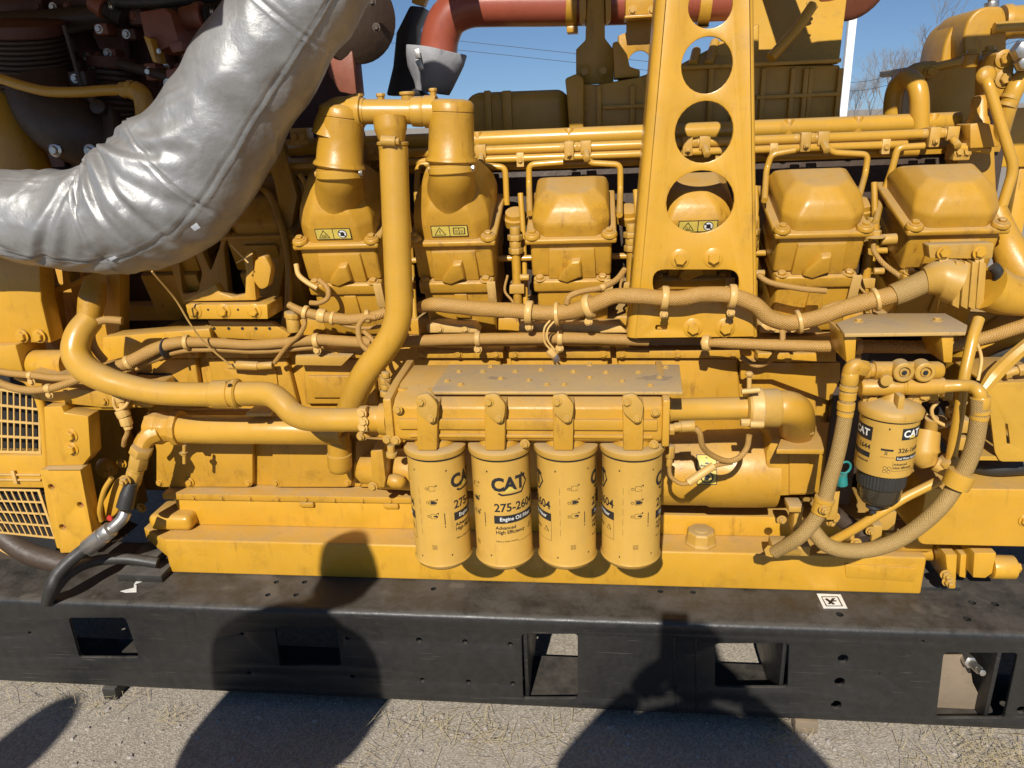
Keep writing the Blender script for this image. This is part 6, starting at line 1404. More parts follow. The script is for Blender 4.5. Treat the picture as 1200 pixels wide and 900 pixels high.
for lab, P0, P1, r in (('rust red hose clamp at the top edge above the large bellows', (108, 2, .6), (126, 12, .6), 11), ('rust red clamp and coupling right beside the silver duct at the top', (216, 22, .55), (244, 18, .55), 14)):
    t = thing('rusty_clamp', lab, 'clamp', at(*P0)); a = at(*P0); b = at(*P1); k = mpp(*P0); l = (b-a).length
    mb = MB(); mb.lathe(a, b-a, [(0, r*k*.9), (l*.55, r*k)], 24); mb.obj('coupling', 'rust', t, angle=40)
    mb = MB(); mb.lathe(a+(b-a)*.56, b-a, [(0, r*k*1.1), (l*.3, r*k*1.1)], 24); mb.obj('band', 'rust', t, bevel=.001); bolt(t, P1[0]+4, P1[1]-4, P1[2]-.03, 3, 'r', 'steel', name='clamp_bolt')
    mb = MB(); d = (b-a).normalized(); mb.lathe(b-d*.004, d, [q for i in range(6) for q in ((i*.010, r*k*.72), (i*.010+.005, r*k*.9))], 24); mb.obj('ribbed_hose', 'rubber', t, angle=50)
t = thing('manifold_shield', 'angular rusty brown plate between the bellows and the silver duct', 'heat shield', at(185, 35, .5))
mb = MB(); mb.prism([(163, 14), (192, 9), (200, 16), (210, 50), (180, 62), (170, 48)], .48, .60); mb.obj('plate', 'rust', t, bevel=.004)
mb = MB(); mb.prism([(168, 42), (176, 45), (184, 74), (179, 72)], .45, .50); mb.obj('edge_strip', 'paint', t, bevel=.001)
mb = MB(); mb.prism([(196, 50), (213, 48), (214, 60), (202, 62)], .47, .52); mb.prism([(194, 82), (226, 76), (222, 90), (196, 96)], .44, .52); mb.obj('lug', 'rust', t, bevel=.002)
bolt(t, 197, 98, .44, 4, 'f', 'steel', 'stud'); bolt(t, 186, 60, .45, 2, 'f', 'steel')
for lab, pts, r, m_ in (('dark rigid pipe slanting across the shade at the upper left', [(-20, 30, .7), (100, 22, .7), (260, -8, .7)], 14, 'iron'), ('dark braided line along the very top left', [(130, 3, .6), (200, 1, .6), (260, -6, .6)], 7, 'rubber'), ('thin dark line running down behind the large bellows', [(75, 30, .5), (88, 75, .5), (100, 118, .5)], 2.5, 'iron'), ('dark strut sloping behind the yellow hose', [(140, 75, .62), (200, 92, .6), (232, 112, .6)], 6, 'iron')):
    t = thing('exhaust_pipe' if r > 5 else 'thin_line', lab, 'pipe', at(*pts[1])); pipe_obj('tube', pts, r, m_, t, n=14)
# turbocharger end showing between duct and sky
t = thing('turbocharger', 'dark rusty turbocharger end poking out behind the top of the silver duct', 'turbocharger', at(425, 30, .62))
mb = MB(); a = at(410, 22, .66); mb.lathe(a, (.55, -.75, -.1), [(0, .10), (.02, .118), (.05, .118), (.06, .10), (.075, .06), (.08, .03)], 36); mb.obj('compressor_cover', 'iron', t, angle=40)
mb = MB(); mb.prism([(388, 60), (412, 52), (418, 112), (398, 108), (384, 85)], .60, .68); mb.obj('stand', 'rust', t, bevel=.004)
for x, y in ((436, 2), (441, 32)): bolt(t, x, y, .57, 3.4, 'f', 'iron')

# ============================================================ BROWN CHARGE AIR PIPE, BOOT, BRACKETS, AFTERCOOLER
YP_ = .80
bp_ = thing('red_oxide_pipe', 'glossy red brown pipe across the top with an elbow into a grey cloth boot', 'air pipe', at(600, 8, YP_))
pipe_obj('pipe', [(513, 80, YP_), (514, 60, YP_), (517, 40, YP_), (527, 20, YP_), (548, 9, YP_), (580, 7, YP_), (660, 6, YP_), (760, 3, YP_), (830, 0, YP_), (872, -2, YP_)], 22.5, 'brown', bp_, n=36, seg=7)
mb = MB(); lathe_px(mb, 512, 58, 506, 108, YP_, [(0, 34), (.02, 35), (.25, 34), (.5, 31), (.8, 24), (1, 20)], 36)
o_ = mb
for i_, v in enumerate(o_.v): v += Vector((NZ.noise(v*16)*.008, NZ.noise(v*16+Vector((5, 5, 5)))*.008, NZ.noise(v*10)*.003))
mb.obj('cloth_boot', 'greyboot', bp_, angle=70)
mb = MB(); mb.prism([(485, 58), (491, 57), (493, 68), (487, 69)], .70, .704); mb.prism([(485, 70), (492, 69), (497, 80), (492, 83)], .70, .703); mb.obj('buckle', 'steel', bp_, bevel=.001)
for x0, x1, dn in ((664, 677, 38), (818, 832, 30)):
    mb = MB(); a = at(x0, 5, YP_); b = at(x1, 5, YP_); k = mpp(x0, 5, YP_); mb.lathe(a, b-a, [(0, 23*k), (.001, 24.5*k), ((b-a).length-.001, 24.5*k), ((b-a).length, 23*k)], 32); mb.obj('pipe_clamp', 'cast', bp_, angle=40)
    mb = MB(); mb.pbox(x0, 30, x1, dn, YP_-.03, YP_+.03); mb.obj('clamp_foot', 'cast', bp_, bevel=.003)
st = thing('black_strap', 'black rubber sleeve and strap hanging left of the grey boot', 'rubber sleeve', at(470, 60, .85))
mb = MB(); mb.prism([(480, 6), (498, 8), (488, 32), (488, 100), (500, 112), (452, 112), (460, 78), (464, 38)], .84, .92); mb.obj('sleeve', 'blackplain', st, bevel=.008)
mb = MB(); mb.prism([(486, -14), (503, -10), (496, 7), (482, 3)], .84, .88); mb.obj('yellow_tip', 'paint', st, bevel=.002)
ub = thing('pipe_support_bracket', 'dark stemmed bracket holding the red brown pipe, with two bolts in its foot', 'bracket', at(698, 98, .72))
mb = MB(); mb.prism([(690, -30), (708, -30), (709, 45), (719, 58), (719, 98), (675, 99), (675, 58), (686, 47), (687, 20)], .70, .715); mb.obj('stem', 'cast', ub, bevel=.003)
for x, y in ((685, 84), (707, 83)): bolt(ub, x, y, .70, 5.4, 'f', 'cast', 'flange')
mb = MB(); mb.prism([(679, -20), (687, -20), (687, 20), (684, 28), (679, 24)], .69, .76); mb.obj('cheek', 'cast', ub, bevel=.002)
mb = MB(); mb.prism([(709, -20), (716, -20), (716, 22), (710, 28)], .69, .76); mb.obj('cheek', 'cast', ub, bevel=.002)
pb = thing('pipe_saddle_bracket', 'saddle bracket with a large round hole, under the red brown pipe', 'bracket', at(750, 90, .76))
mb = MB(); mb.pbox(733, -20, 775, 17, .70, .76); mb.obj('saddle', 'cast', pb, bevel=.003)
mb = MB(); mb.pbox(732, 17, 776, 20.5, .685, .80); mb.obj('saddle_lip', 'cast', pb, bevel=.002)
for x in (741, 764): bolt(pb, x, 12, .70, 3.6, 'f', 'dusty')
O_ = [at(x, y, .77) for x, y in ((734, 20.8), (790, 20.8), (790, 98), (724, 98), (724, 42), (734, 38))]
holed('web', O_, [circ(749.5, 75, .77, 13.5, 14.5)], .77, .012, 'cast', pb)
mb = MB(); mb.prism([(718, 50), (724, 48), (735, 64), (738, 78), (750, 82), (750, 90), (720, 92)], .66, .76); mb.obj('lit_lug', 'cast', pb, bevel=.003)
ac = thing('aftercooler_housing', 'large ribbed yellow aftercooler housing rising to the right behind the fuel pipes', 'aftercooler', at(800, 130, .7))
YA = .64
mb = MB(); mb.prism([(544, 113), (560, 108), (664, 104), (668, 165), (544, 172)], YA+.04, 1.15); mb.obj('low_casing', 'olive', ac, bevel=.03, seg=5)
for x in (572, 596): mb = MB(); mb.pbox(x-4 if x == 572 else x-7, 106, x+4, 168, YA+.025, YA+.045); mb.obj('rib', 'olive', ac, bevel=.004)
mb = MB(); mb.prism([(668, 98), (700, 99), (745, 91), (805, 78), (985, 76), (985, 168), (668, 172)], YA, 1.2); mb.obj('main_casing', 'olive', ac, bevel=.006)
mb = MB(); mb.prism([(662, 92), (676, 86), (684, 92), (684, 170), (668, 170), (664, 110)], YA-.03, YA+.06); mb.obj('corner_post', 'olive', ac, bevel=.006)
for x in (702, 741, 787, 832, 860, 893, 927, 942, 948, 982):
    mb = MB(); mb.pbox(x-3, 100 if x < 790 else 80, x+3, 168, YA-.012, YA+.002); mb.obj('rib', 'olive', ac, bevel=.003)
for y0, x0, x1 in ((124, 706, 800), (112, 886, 986), (75, 800, 986)):
    mb = MB(); mb.pbox(x0, y0-2.5, x1, y0+2.5, YA-.014, YA+.002); mb.obj('rib', 'olive', ac, bevel=.003)
# sloped upper cover (faces the sun)
def slope(pts, Ybot, Ytop):
    pass
B_ = [at(800, 77, YA+.002), at(984, 75, YA+.002), at(1000, -60, 1.0), at(860, -60, 1.05), at(860, 44, .80)]
mb = MB(); mb.ext([Vector(p) for p in B_], (0, .12, 0)); mb.obj('sloped_cover', 'olive', ac, bevel=.006)
A0 = at(745, 90, YA+.002); A1 = at(800, 77, YA+.002); A2 = at(860, 45, .80); A3 = at(800, 70, .74)
for x0, y0, x1, y1 in ((812, 76, 816, 60), (830, 76, 838, 50)):
    mb = MB(); a = at(x0, y0, YA-.004); b = at(x1, y1, YA+.03+(y0-y1)*.0031); mb.tube([a, (a+b)/2, b], .013, 10); mb.obj('slope_rib', 'olive', ac)
mb = MB(); a = at(998, -22, .86); mb.lathe(a, (.2, -.9, -.5), [(0, .10), (.03, .10), (.035, .08)], 32); mb.obj('port_flange', 'rust', ac, bevel=.002)
mb = MB(); mb.prism([(745, 91), (800, 74), (830, 58), (862, 44), (890, 26), (890, 82), (745, 100)], .70, 1.0); mb.obj('shoulder', 'olive', ac, bevel=.008)
for x, y in ((951, 4), (948, 14)): bolt(ac, x, y, .74, 4, 'f', 'dusty')

# ============================================================ RIGHT UPPER: FRONT HOUSING, PIPES
fh2 = thing('domed_water_outlet', 'yellow domed water outlet housing with a pipe going off the right edge', 'water outlet', at(1150, 60, .55))
mb = MB(); mb.ext(roundpoly([at(x, y, .72) for x, y in ((1131, 80), (1129, 40), (1136, 20), (1150, 8), (1176, 7), (1180, 20), (1180, 72))], .02), (0, .2, 0)); mb.obj('dome', 'cast', fh2, bevel=.014, seg=4)
mb = MB(); mb.ext(roundpoly([at(x, y, .80) for x, y in ((1101, 90), (1107, 50), (1118, 28), (1140, 15), (1150, 90))], .03), (0, .16, 0)); mb.obj('dome_back', 'cast', fh2, bevel=.014, seg=4)
mb = MB(); lathe_px(mb, 1172, 27, 1260, 22, .78, [(0, 19), (.05, 20), (.1, 20), (.11, 18), (1, 18)], 32); mb.obj('outlet_pipe', 'cast', fh2, angle=40)
mb = MB(); tubepx(mb, [(1165, 33, .70), (1185, 31, .70), (1250, 28, .70)], 6, 16); mb.obj('side_pipe', 'tube', fh2, angle=60)
mb = MB(); mb.cyl(at(1162, 9, .78), at(1162, 2, .78), .018, 14); mb.cyl(at(1162, 3, .78), at(1162, -20, .78), .010, 6); mb.obj('bleed_valve', 'steel', fh2, bevel=.001)
dc = thing('thermostat_housing', 'shaded square yellow thermostat housing under the dome at the upper right', 'housing', at(1115, 110, .5))
mb = MB(); mb.prism([(1086, 82), (1152, 66), (1160, 70), (1160, 150), (1086, 150)], .64, .90); mb.obj('case', 'olive', dc, bevel=.006)
mb = MB(); mb.prism([(1078, 76), (1094, 76), (1154, 62), (1158, 68), (1090, 84), (1078, 84)], .62, .92); mb.obj('top_flange', 'olive', dc, bevel=.004)
bolt(dc, 1090, 84, .618, 5, 'f', 'cast'); 
for x, y in ((1138, 64), (1160, 60)): 
    p = at(x, y, .49); mb = MB(); mb.cyl(p+Vector((0, 0, -.03)), p, .018, 16); mb.obj('boss', 'cast', dc, bevel=.003); boltw(dc, p+Vector((0, 0, .0005)), .012, 'u', 'cast')
ap = thing('arched_bypass_pipe', 'thick yellow pipe arching up out of the fuel pipes, left of the thermostat housing', 'pipe', at(1063, 100, .55))
mb = MB(); tubepx(mb, [(1047, 150, .62), (1046, 125, .62), (1050, 104, .61), (1060, 92, .58), (1071, 96, .54), (1077, 112, .52), (1078, 150, .52)], 10.5, 24, seg=6); mb.obj('pipe', 'tube', ap, angle=60)
mb = MB(); tubepx(mb, [(1062, 92, .62), (1075, 84, .64), (1092, 82, .66)], 10, 20); mb.obj('spur', 'cast', ap, angle=60)
sf = thing('side_flange_plate', 'upright yellow flange plate with two big bolts at the right edge of the thermostat housing', 'flange', at(1175, 90, .42))
mb = MB(); mb.ext(roundpoly([at(x, y, .42) for x, y in ((1167, 62), (1186, 58), (1190, 68), (1186, 100), (1176, 112), (1172, 128), (1164, 128))], .006), (0, .10, 0)); mb.obj('plate', 'cast', sf, bevel=.003)
bolt(sf, 1177, 69, .418, 6.5, 'f', 'cast', 'flange'); bolt(sf, 1177, 92, .418, 6.5, 'f', 'dusty', 'flange')
for x, y, r in ((1196, 60, 11), (1198, 74, 9)): mb = MB(); mb.lathe(at(x, y, .40), (-.3, -1, 0), [(0, r*.0023), (.02, r*.0023), (.024, r*.0018), (.05, r*.0018)], 6); mb.obj('steel_fitting', 'steel', sf, bevel=.002)
mb = MB(); tubepx(mb, [(1205, 82, .42), (1192, 100, .40), (1184, 118, .40), (1177, 140, .41), (1170, 165, .44)], [10, 10, 9.5, 9.5, 9.5], 18, seg=6); mb.obj('short_hose', 'tube', sf, angle=60)
for y0 in (112, 121):
    mb = MB(); lathe_px(mb, 1188-(y0-105)*.4, y0, 1186-(y0-105)*.4, y0+4, .40, [(0, 10.4), (1, 10.4)], 20); mb.obj('hose_band', 'dusty', sf, angle=40)
mb = MB(); lathe_px(mb, 1148, 112, 1148, 152, .47, [(0, 6), (.1, 9), (.6, 11), (.7, 14), (1, 14)], 24); mb.obj('neck', 'cast', sf, angle=50)
mb = MB(); mb.prism([(1137, 146), (1150, 143), (1172, 148), (1172, 172), (1137, 174)], .42, .50); mb.obj('block', 'cast', sf, bevel=.003)
tp = thing('slanting_rigid_pipe', 'rigid yellow pipe slanting down the right edge from a domed end', 'pipe', at(1170, 160, .36))
rigid('pipe', [(1152, 88, .40), (1158, 98, .37), (1187, 192, .35), (1186, 205, .35), (1168, 262, .34)], 6.0, 'tube', tp, fr=10, n=16)
mb = MB(); mb.lathe(at(1155, 89, .385), (0, -1, .2), [(0, .022), (.008, .021), (.014, .012)], 18); mb.obj('end_cap', 'cast', tp, angle=50)
pn = thing('radiator_guard_panel', 'plain yellow guard panel at the right edge below the hose', 'panel', at(1190, 165, .75))
mb = MB(); mb.prism([(1158, 128), (1300, 122), (1300, 195), (1166, 196), (1158, 200)], .75, .80); mb.obj('panel', 'paint', pn, bevel=.003)
rp = thing('lower_coolant_pipe', 'fat yellow coolant pipe sloping down past the right edge beside the last head', 'coolant pipe', at(1180, 300, .25))
mb = MB(); tubepx(mb, [(1166, 245, .33), (1174, 270, .31), (1184, 296, .28), (1200, 325, .26), (1230, 360, .25)], [12, 15, 19, 24, 28], 28, seg=6); mb.obj('pipe', 'cast', rp, angle=60)

# ============================================================ LEFT LOWER: GENERATOR END, MOUNTS, HOSES
gh = thing('generator_end_housing', 'yellow generator end housing with black slotted grilles at the left edge', 'generator', at(20, 500, .2))
YG = .13
def grille(nm, P00, P10, P11, P01, nx, ny, sk, barx=.68, bary=.14):
    """frame with slots: corners in px (tl,tr,br,bl)"""
    tl, tr, br, bl = [Vector((p[0], p[1], 0)) for p in (P00, P10, P11, P01)]
    def bi(u, v): q = (tl*(1-u)+tr*u)*(1-v)+(bl*(1-u)+br*u)*v; return at(q.x, q.y, YG)
    outer = [bi(0, 0), bi(1, 0), bi(1, 1), bi(0, 1)]; hs = []
    for i in range(nx):
        for j in range(ny):
            off = .33/ny*(i % 2)*0
            u0 = (i+.5-barx*.58)/nx*.96+.02; u1 = (i+.5+barx*.58)/nx*.96+.02; v0 = (j+bary*.5)/ny*.96+.02; v1 = (j+1-bary*.5)/ny*.96+.02
            hs.append([bi(u0, v0), bi(u1, v0), bi(u1, v1), bi(u0, v1)])
    o = holed(nm, outer, hs, YG, .004, 'clip', gh, bev=.0003); return o
grille('upper_grille', (-52, 448), (47, 462), (48, 532), (-52, 530), 13, 4, 0)
grille('lower_grille', (-70, 572), (46, 574), (66, 632), (-30, 622), 14, 4, 0)
mb = MB(); mb.prism([(-80, 440), (60, 440), (66, 650), (-80, 640)], YG+.05, YG+.06); mb.obj('interior_shade_sheet', 'dark', gh)  # black sheet painting the shade inside the grille
mb = MB(); mb.prism([(-60, 533), (53, 534), (56, 572), (-60, 571)], YG-.010, YG+.04); mb.obj('middle_band', 'paint', gh, bevel=.004)
for y in (555, 561): mb = MB(); mb.prism([(-60, y), (47, y+1), (47, y+3), (-60, y+2)], YG-.016, YG-.009); mb.obj('band_cable', 'clip', gh, bevel=.001)
mb = MB(); mb.pbox(14, 552, 18, 567, YG-.02, YG-.014); mb.obj('cable_tie', 'clip', gh, bevel=.001)
# curved edge of the housing right of the grilles
mb = MB(); tubepx(mb, [(20, 440, YG), (38, 450, YG), (50, 480, YG), (54, 520, YG), (56, 560, YG), (62, 600, YG), (72, 640, YG)], 5, 14, seg=6); mb.obj('rim', 'paint', gh, angle=60)
mb = MB(); tubepx(mb, [(-60, 560, .22), (-20, 602, .2), (10, 632, .18), (40, 650, .17), (90, 664, .17)], 13, 20, seg=6); mb.obj('yoke_ring', 'iron', gh, angle=60)  # ring coloured dark to stand in for shade
mb = MB(); tubepx(mb, [(-60, 590, .20), (-20, 628, .17), (10, 648, .16), (40, 660, .15)], 2.5, 10, seg=6); mb.obj('yoke_lip', 'clip', gh)
mb = MB(); mb.prism([(-80, 590), (0, 620), (40, 652), (100, 672), (-80, 680)], .20, .5); mb.obj('yoke', 'iron', gh, bevel=.01)  # yoke darkened the same way, shade put into its colour
fm = thing('generator_mount_plate', 'two-step yellow mounting plate with bolts and red-lined holes beside the grilles', 'mounting plate', at(80, 560, .1))
YM = .085
mb = MB(); mb.prism([(51, 477), (72, 476), (75, 484), (103, 488), (106, 534), (97, 545), (55, 546)], YM+.01, YM+.06); mb.obj('upper_plate', 'paint', fm, bevel=.003)
mb = MB(); mb.ext([at(55, 546, YM+.01), at(97, 545, YM+.01), at(95, 551, YM-.01), at(52, 551, YM-.01)], (0, .03, 0)); mb.obj('step', 'dusty', fm, bevel=.003)
A = [at(x, y, YM) for x, y in ((46, 551), (94, 551), (112, 647), (71, 648))]
holed('lower_plate', A, [circ(60, 571, YM, 4), circ(94, 592, YM, 4), circ(73, 618, YM, 4)], YM, .045, 'paint', fm)
for x, y in ((60, 571), (94, 592), (73, 618)): mb = MB(); mb.lathe(at(x, y, YM+.012), (0, 1, 0), [(0, .010), (.004, .010)], 14); mb.obj('red_plug', 'rust', fm)
for x, y in ((83, 510), (84, 526)): bolt(fm, x, y, YM+.01, 6, 'f')
mb = MB(); mb.prism([(51, 477), (53, 551), (50, 551), (48, 480)], YM+.015, YM+.07)
# bellhousing plates above
bh = thing('flywheel_housing', 'yellow flywheel housing with cast windows at the left, half shaded by the silver duct', 'housing', at(40, 360, .2))
YL = .23
mb = MB(); mb.prism([(-80, 300), (46, 302), (48, 352), (60, 402), (-80, 402)], YL, YL+.06); mb.obj('side_plate', 'paint', bh, bevel=.006)
for x in (26, 46):
    mb = MB(); mb.lathe(at(x, 392, YL-.001), (0, -1, 0), [(0, .017), (.004, .017), (.005, .013)], 20); mb.obj('bolt_recess', 'cast', bh); bolt(bh, x, 394, YL-.006, 5.6)
mb = MB(); mb.prism([(-80, 405), (6, 405), (18, 404), (28, 440), (8, 438), (-80, 438)], YL-.03, YL+.08); mb.obj('foot', 'paint', bh, bevel=.004)
mb = MB(); a = at(22, 426, YL); mb.lathe(at(20, 427, YL+.02), (1, 0, 0), [(0, 16*mpp(20, 427, YL)), (.004, 17*mpp(20, 427, YL)), ((at(84, 427, YL)-a).length, 17*mpp(20, 427, YL))], 32); mb.obj('barrel', 'paint', bh, angle=50)
OU = [at(x, y, YL+.12) for x, y in ((44, 290), (140, 290), (140, 420), (70, 420), (58, 400))]
def w4(*p): return quadr(p, YL+.12, .010)
holed('window_frame', OU, [w4((46+4, 316), (72, 314), (74, 335), (56, 338)), w4((78, 314), (108, 300), (112, 318), (82, 332)), w4((60, 346), (104, 330), (100, 378), (86, 390), (66, 392))], YL+.12, .05, 'cast', bh)
mb = MB(); mb.box((at(-80, 500, .5).x, .50, zt+.01), (at(140, 500, .5).x, .56, at(80, 290, .5).z)); mb.obj('rear_wall', 'cast', bh, bevel=.004)
mb = MB(); mb.prism([(20, 442), (60, 452), (110, 458), (170, 460), (178, 478), (120, 478), (48, 470)], .12, .4); mb.obj('lower_lip', 'cast', bh, bevel=.004)
mb = MB(); tubepx(mb, [(112, 330, .3), (108, 350, .28), (104, 378, .26)], [12, 15, 13], 18); mb.obj('dark_tube', 'cast', bh)
mb = MB(); mb.lathe(at(128, 547, .40), (-.2, -1, .1), [(0, .035), (.02, .035), (.022, .028), (.03, .026)], 24); mb.obj('inspection_cap', 'paint', bh, bevel=.002)
for x, y in ((143, 543), (166, 595), (127, 555)): bolt(bh, x, y, .37, 4.2, 'f')
# ribbed mount under the duct
rm = thing('ribbed_engine_mount', 'cast ribbed lifting mount with three bolts on its lit front foot, under the duct', 'mount', at(265, 365, .18))
YK = .17
mb = MB(); mb.prism([(217, 357), (313, 357), (314, 374), (222, 374)], YK, YK+.10); mb.obj('bolted_foot', 'paint', rm, bevel=.0025)
for x in (228, 262, 298): bolt(rm, x, 364.5, YK, 5.6, kind='flange')
for x in (244, 279): mb = MB(); mb.lathe(at(x, 363, YK+.0005), (0, -1, 0), [(0, .0035), (.001, .003)], 10); mb.obj('small_hole', 'ink', rm)
mb = MB(); mb.prism([(213, 353.5), (252, 333), (258, 343), (272, 348), (287, 345), (288, 318), (285, 302), (291, 294), (296, 300), (300, 352)], YK+.02, YK+.05); mb.obj('triangular_web', 'cast', rm, bevel=.003)
mb = MB(); mb.ext(roundpoly([at(x, y, YK) for x, y in ((299, 303), (310, 299), (318, 315), (314, 336), (305, 340), (296, 328))], .010), (0, .03, 0)); mb.obj('teardrop_lug', 'cast', rm, bevel=.003)
YK2 = .44
OU = [at(x, y, YK2) for x, y in ((198, 306), (215, 262), (330, 165), (348, 230), (322, 372), (214, 356))]
def w5(*p): return quadr(p, YK2, .012)
holed('rib_frame', OU, [w5((209, 300), (220, 275), (237, 320), (232, 342), (214, 345)), w5((229, 276), (262, 240), (258, 288), (247, 318)), w5((262, 290), (272, 262), (300, 320), (296, 346), (268, 346)), w5((280, 232), (318, 200), (326, 235), (306, 300))], YK2, .03, 'cast', rm)
mb = MB(); mb.prism([(243, 376), (318, 378), (340, 392), (332, 400), (256, 396)], .215, .235); mb.obj('lower_plate', 'cast', rm, bevel=.002)
for x in (251, 268, 284, 300, 316): mb = MB(); mb.lathe(at(x, 385, .2145), (0, -1, 0), [(0, .0045), (.001, .004)], 10); mb.obj('small_hole', 'ink', rm)
mb = MB(); mb.cyl(at(343, 372, .2), at(345, 388, .2), .018, 14); mb.cyl(at(343, 366, .2), at(343, 372, .2), .022, 10); mb.obj('brass_switch', 'dusty', rm, bevel=.001)
for lab, a, b in (('pale cotter wire leaning on the ribbed mount, steeper one', (270, 287, .15), (291, 308, .15)), ('pale cotter wire leaning on the ribbed mount, flatter one', (277, 308, .15), (296, 297, .15))):
    t = thing('cotter_wire', lab, 'wire', at(*a)); pipe_obj('strand', [a, ((a[0]+b[0])/2, (a[1]+b[1])/2, .15), b], .9, 'clip', t, n=6)
# drain fitting and black hydraulic hoses
df = thing('drain_fitting', 'chain of yellow hex fittings hanging from the left end of the wide tube', 'hose fitting', at(160, 545, .12))
mb = MB(); tubepx(mb, [(186, 506, .15), (176, 510, .14), (169, 518, .13), (166, 528, .12)], [12, 12, 11, 10], 8); mb.obj('elbow', 'cast', df, angle=30, bevel=.001)
for (x0, y0, x1, y1, r, n_) in ((167, 524, 164, 532, 13, 6), (164, 532, 161, 547, 11.5, 6), (161, 547, 159, 552, 9, 16), (159, 551, 155, 566, 10, 8), (155, 566, 154, 574, 7, 14)):
    mb = MB(); k = mpp(x0, y0, .11); mb.cyl(at(x0, y0, .11), at(x1, y1, .11), r*k, n_); mb.obj('hex_fitting', 'dusty', df, bevel=.002)
mb = MB(); tubepx(mb, [(154, 566, .09), (150, 580, .08), (146, 595, .07)], [7, 9, 9.5], 16); mb.obj('black_coupling', 'rubber', df, angle=60)
mb = MB(); mb.ext(roundpoly([at(x, y, .14) for x, y in ((146, 563), (135, 562), (120, 590), (115, 608), (126, 612), (138, 600))], .01), (0, .03, 0)); mb.obj('valve_body', 'paint', df, bevel=.004)
mb = MB(); tubepx(mb, [(131, 560, .12), (122, 575, .11), (117, 597, .11), (119, 610, .12)], 3, 10); mb.obj('lever', 'tube', df)
mb = MB(); mb.lathe(at(129, 607, .13), (0, -1, 0), [(0, .009), (.004, .008)], 12); mb.obj('red_dot', 'lred', df)
bolt(df, 147, 563, .08, 5, 'f', 'dusty', 'stud')
hz_ = thing('hydraulic_hose', 'black rubber hose with chromed elbow and ferrule curving down over the frame edge at left', 'hose', at(80, 670, -.02))
mb = MB(); tubepx(mb, [(147, 600, .07), (143, 608, .06), (135, 616, .05), (127, 622, .045)], 7, 18); mb.obj('chrome_elbow', 'steel', hz_, angle=60)
mb = MB(); lathe_px(mb, 130, 620, 102, 642, .04, [(0, 8.5), (.04, 9.8), (.22, 9.8), (.24, 8.6), (.3, 8.6), (.32, 10.2), (.96, 10.2), (1, 8.8)], 24); mb.obj('ferrule', 'steel', hz_, angle=40)
pipe_obj('hose', [(106, 639, .04), (92, 649, .025), (78, 661, .005), (67, 674, -.015), (60, 690, -.03), (56, 704, .0)], 7.4, 'rubber', hz_, n=20)
hz2 = thing('hydraulic_hose', 'second black hose lying behind, curling over the frame top to the right', 'hose', at(130, 660, .1))
pipe_obj('hose', [(62, 694, -.01), (76, 676, .02), (95, 663, .06), (120, 656, .10), (150, 655, .12), (185, 660, .13)], 6.2, 'rubber', hz2, n=18)
bk5 = thing('rubber_pad', 'stepped black pad under the left end of the engine base', 'pad', at(165, 662, .14))
mb = MB(); mb.box((at(140, 665, .12).x, .10, zt+.001), (at(192, 665, .12).x, .30, zt+.025)); mb.obj('lower_pad', 'rubber', bk5, bevel=.003)
mb = MB(); mb.box((at(150, 655, .14).x, .14, zt+.0255), (at(180, 655, .14).x, .30, zt+.05)); mb.obj('upper_pad', 'rubber', bk5, bevel=.003)
hc = thing('hanging_connector_chain', 'ribbed cable connectors dangling under the bent oil line at left', 'connector', at(147, 490, .1))
for (x0, y0, x1, y1, r) in ((140, 461, 143, 470, 7), (143, 470, 145, 478, 5), (142, 480, 146, 488, 8), (146, 488, 149, 498, 7), (149, 498, 151, 503, 5)):
    mb = MB(); k = mpp(x0, y0, .1); mb.cyl(at(x0, y0, .1), at(x1, y1, .1), r*k, 10); mb.obj('ribbed_nut', 'clip', hc, bevel=.002)
pipe_obj('cable', [(150, 500, .1), (149, 508, .1), (146, 515, .1), (145, 522, .11)], 2.8, 'loom', hc, n=10)
pipe_obj('loop', [(136, 456, .1), (133, 468, .09), (137, 480, .09), (147, 476, .09), (153, 464, .1)], 2, 'clip', hc, n=8)

# ============================================================ ABOVE THE FRAME OF THE PICTURE: air cleaner, with a beam and tray added to shade the engine
ai = thing('shade_beam', 'long yellow beam added above the engine, out of the picture, to shade it', 'shade beam', (0, 0, 2.0))
xl = at(600, 110, .64).x-.12*.6; 
mb = MB(); mb.box((-.60, -.04, 2.01), (1.6, .12, 2.18)); mb.obj('duct', 'paint', ai, bevel=.02)  # unseen box added to cast a shade band on the aftercooler
mb = MB(); mb.box((at(672, 40, .7).x-.085, -.02, 2.1805), (at(722, 40, .7).x-.085, .10, 2.42)); mb.obj('stack', 'paint', ai, bevel=.01)  # unseen box added to shade the pipe support bracket
for x in (-.4, .5, 1.4): mb = MB(); mb.box((x-.04, .1205, 2.0), (x+.04, 1.0, 2.06)); mb.obj('strut', 'paint', ai, bevel=.005)
cl = thing('air_cleaner', 'big round air cleaner out of the picture, with a tray added to shade the exhaust side', 'air cleaner', (-1.1, .6, 2.2))
mb = MB(); mb.lathe((-2.2, .62, 2.32), (1, 0, 0), [(0, .25), (.02, .3), (1.62, .3), (1.64, .25)], 48); mb.obj('canister', 'paint', cl, angle=40)
mb = MB(); mb.box((-2.6, -.42, 2.06), (-.80, .9, 2.09)); mb.obj('shade_tray', 'paint', cl, bevel=.004)  # unseen sheet, sized to shade the exhaust parts
mb = MB(); mb.tube([at(903, 68, .60), at(930, 38, .63), at(953, 6, .66)], .014, 10); mb.obj('stay_bar', 'paint', ac)

